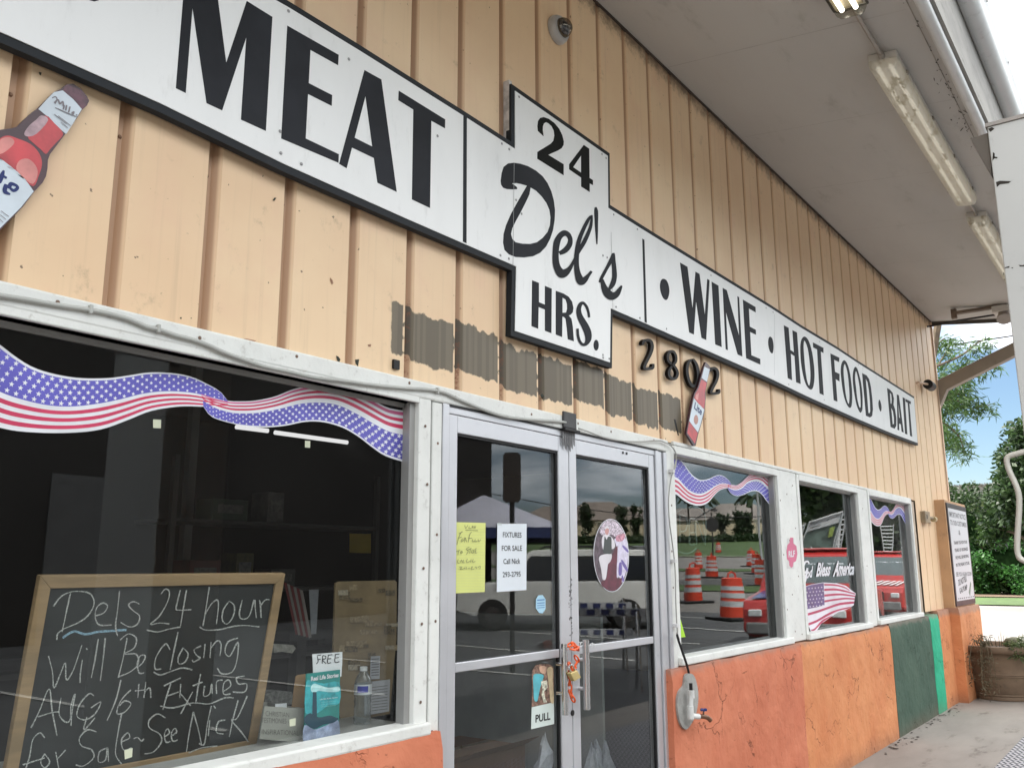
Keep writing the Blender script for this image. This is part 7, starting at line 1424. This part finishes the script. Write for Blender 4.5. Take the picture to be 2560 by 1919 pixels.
def house(u, d, w, dp, h, m, label):
    p = MG(u, d); T = thing('house', label, 'house', tuple(p), 'houses behind the boundary wall'); ax = Vector((math.cos(HD), math.sin(HD), 0)); ay = Vector((-math.sin(HD), math.cos(HD), 0)); Z_ = Vector((0, 0, 1))
    c4_ = [p+ax*(s_*w)+ay*(t_*dp) for s_, t_ in ((-1, -1), (1, -1), (1, 1), (-1, 1))]
    b = MB(); b.prism([c-Z_*.6 for c in c4_], Z_*3.6); b.build('wall', pmat('house_wall', (.50, .43, .33), .8), T)
    e_ = [p+ax*(s_*(w+.6))+ay*(t_*(dp+.6))+Z_*3 for s_, t_ in ((-1, -1), (1, -1), (1, 1), (-1, 1))]; r1, r2 = p-ax*(w*.35)+Z_*(3+h), p+ax*(w*.35)+Z_*(3+h)
    b = MB(); b.quad(e_[0], e_[1], r2, r1); b.quad(e_[1], e_[2], r2); b.quad(e_[2], e_[3], r1, r2); b.quad(e_[3], e_[0], r1); b.quad(*e_); b.build('roof', m, T)
    for x in (-.5, .4):
        q_ = p+ax*(x*w)+ay*(dp+.03); b = MB(); b.prism([q_+Z_*1, q_+ax*1.6+Z_*1, q_+ax*1.6+Z_*2.3, q_+Z_*2.3], ay*.05); b.build('window', CGL, T)
for a_ in ((1850, 160, 8, 6, 3.2, RT, 'house with wide grey hip roof in the middle of the row'), (1915, 172, 8, 6, 3.0, RT, 'grey roofed house at the right end of the row'), (1740, 175, 8, 6, 3.0, RT, 'grey roofed house behind the stop sign'), (1500, 150, 7, 6, 3.4, RT2, 'brown roofed house reflected in the right door'), (1610, 165, 8, 6, 3.0, RT, 'grey roofed house at the right of the right door'), (1400, 160, 8, 6, 3.0, RT2, 'brown roofed house behind the reflected car')): house(*a_)
def palm(u, d, h, label, seed):
    rn = random.Random(seed); p = MG(u, d); T = thing('palm_tree', label, 'palm tree', tuple(p), 'palms and young trees along the wall')
    MB().tube([p, p+Vector((.2, 0, h*.5)), p+Vector((.1, 0, h))], [.22, .17, .14], 8).build('trunk', BRK, T, smooth=True); b = MB(); t_ = p+Vector((.1, 0, h))
    for k in range(16):
        q = rn.uniform(0, 6.28); l_ = rn.uniform(2.0, 3.0); up_ = rn.uniform(.0, 1.1); P_ = [t_, t_+Vector((math.cos(q)*l_*.5, math.sin(q)*l_*.5, up_)), t_+Vector((math.cos(q)*l_, math.sin(q)*l_, up_-1.3))]; P_ = smooth_curve(P_, 4)
        for i in range(len(P_)-1):
            for s_ in (-1, 1): o_ = Vector((-math.sin(q), math.cos(q), -.35))*s_*.5; b.quad(P_[i], P_[i+1], P_[i+1]+o_*.9, P_[i]+o_)
    b.build('fronds', LD, T, kind='stuff')
palm(1888, 150, 6.5, 'palm rising left of the lamp post', 1); palm(1725, 160, 7.5, 'palm at the left end of the wall', 2); palm(1768, 158, 6.8, 'palm left of the stop sign', 3)
def young(u, d, h, w, label, seed, m=LD, n=1300, ln=.5, name='young_tree', z0=.25):
    rn = random.Random(seed); p = MG(u, d); T = thing(name, label, 'tree', tuple(p), 'palms and young trees along the wall' if d > 100 else 'dark trees by the work site'); MB().tube([p, p+Vector((0, 0, h*.7))], [.12*h/6, .05*h/6], 6).build('trunk', BRK, T); b = MB()
    for k in range(20): 
        zz = rn.uniform(z0, .95); leaves(b, p+Vector((rn.gauss(0, w*.33), rn.gauss(0, w*.33), zz*h)), (w*.4, w*.4, h*.12), n//20, ln, ln*.5, .2, rnd=rn)
    b.build('crown', m, T, kind='stuff'); return T
young(1855, 136, 5.2, 1.1, 'young dark tree in front of the grey hip roof', 4); young(1877, 136, 4.2, 1.0, 'smaller young tree right of it by the tan wall', 5); young(1812, 136, 4.8, 1.1, 'young tree right of the stop sign', 6); young(1466, 136, 6.0, 1.3, 'young tree left of the oval sticker', 7); young(1556, 136, 5.5, 1.2, 'young tree right of the oval sticker', 8); young(1592, 136, 5.5, 1.0, 'thin young tree beside the right door edge', 9); young(1720, 190, 8, 4, 'broad dark tree behind the wall at the left', 10)
young(2085, 38, 10.5, 4.0, 'big dark leafy tree above the site board', 11, LD, 9000, .5, 'leafy_tree', .38); young(2230, 42, 11, 4.6, 'big dark tree behind the farthest reflection', 12, LD, 8000, .5, 'leafy_tree', .15); young(2160, 46, 10, 4.0, 'dense dark tree between the two reflected trees', 13, LG, 5200, .5, 'leafy_tree', .1); young(2320, 44, 9.5, 4.5, 'dark tree at the far right of the work site', 14, LD, 5000, .5, 'leafy_tree', .1)
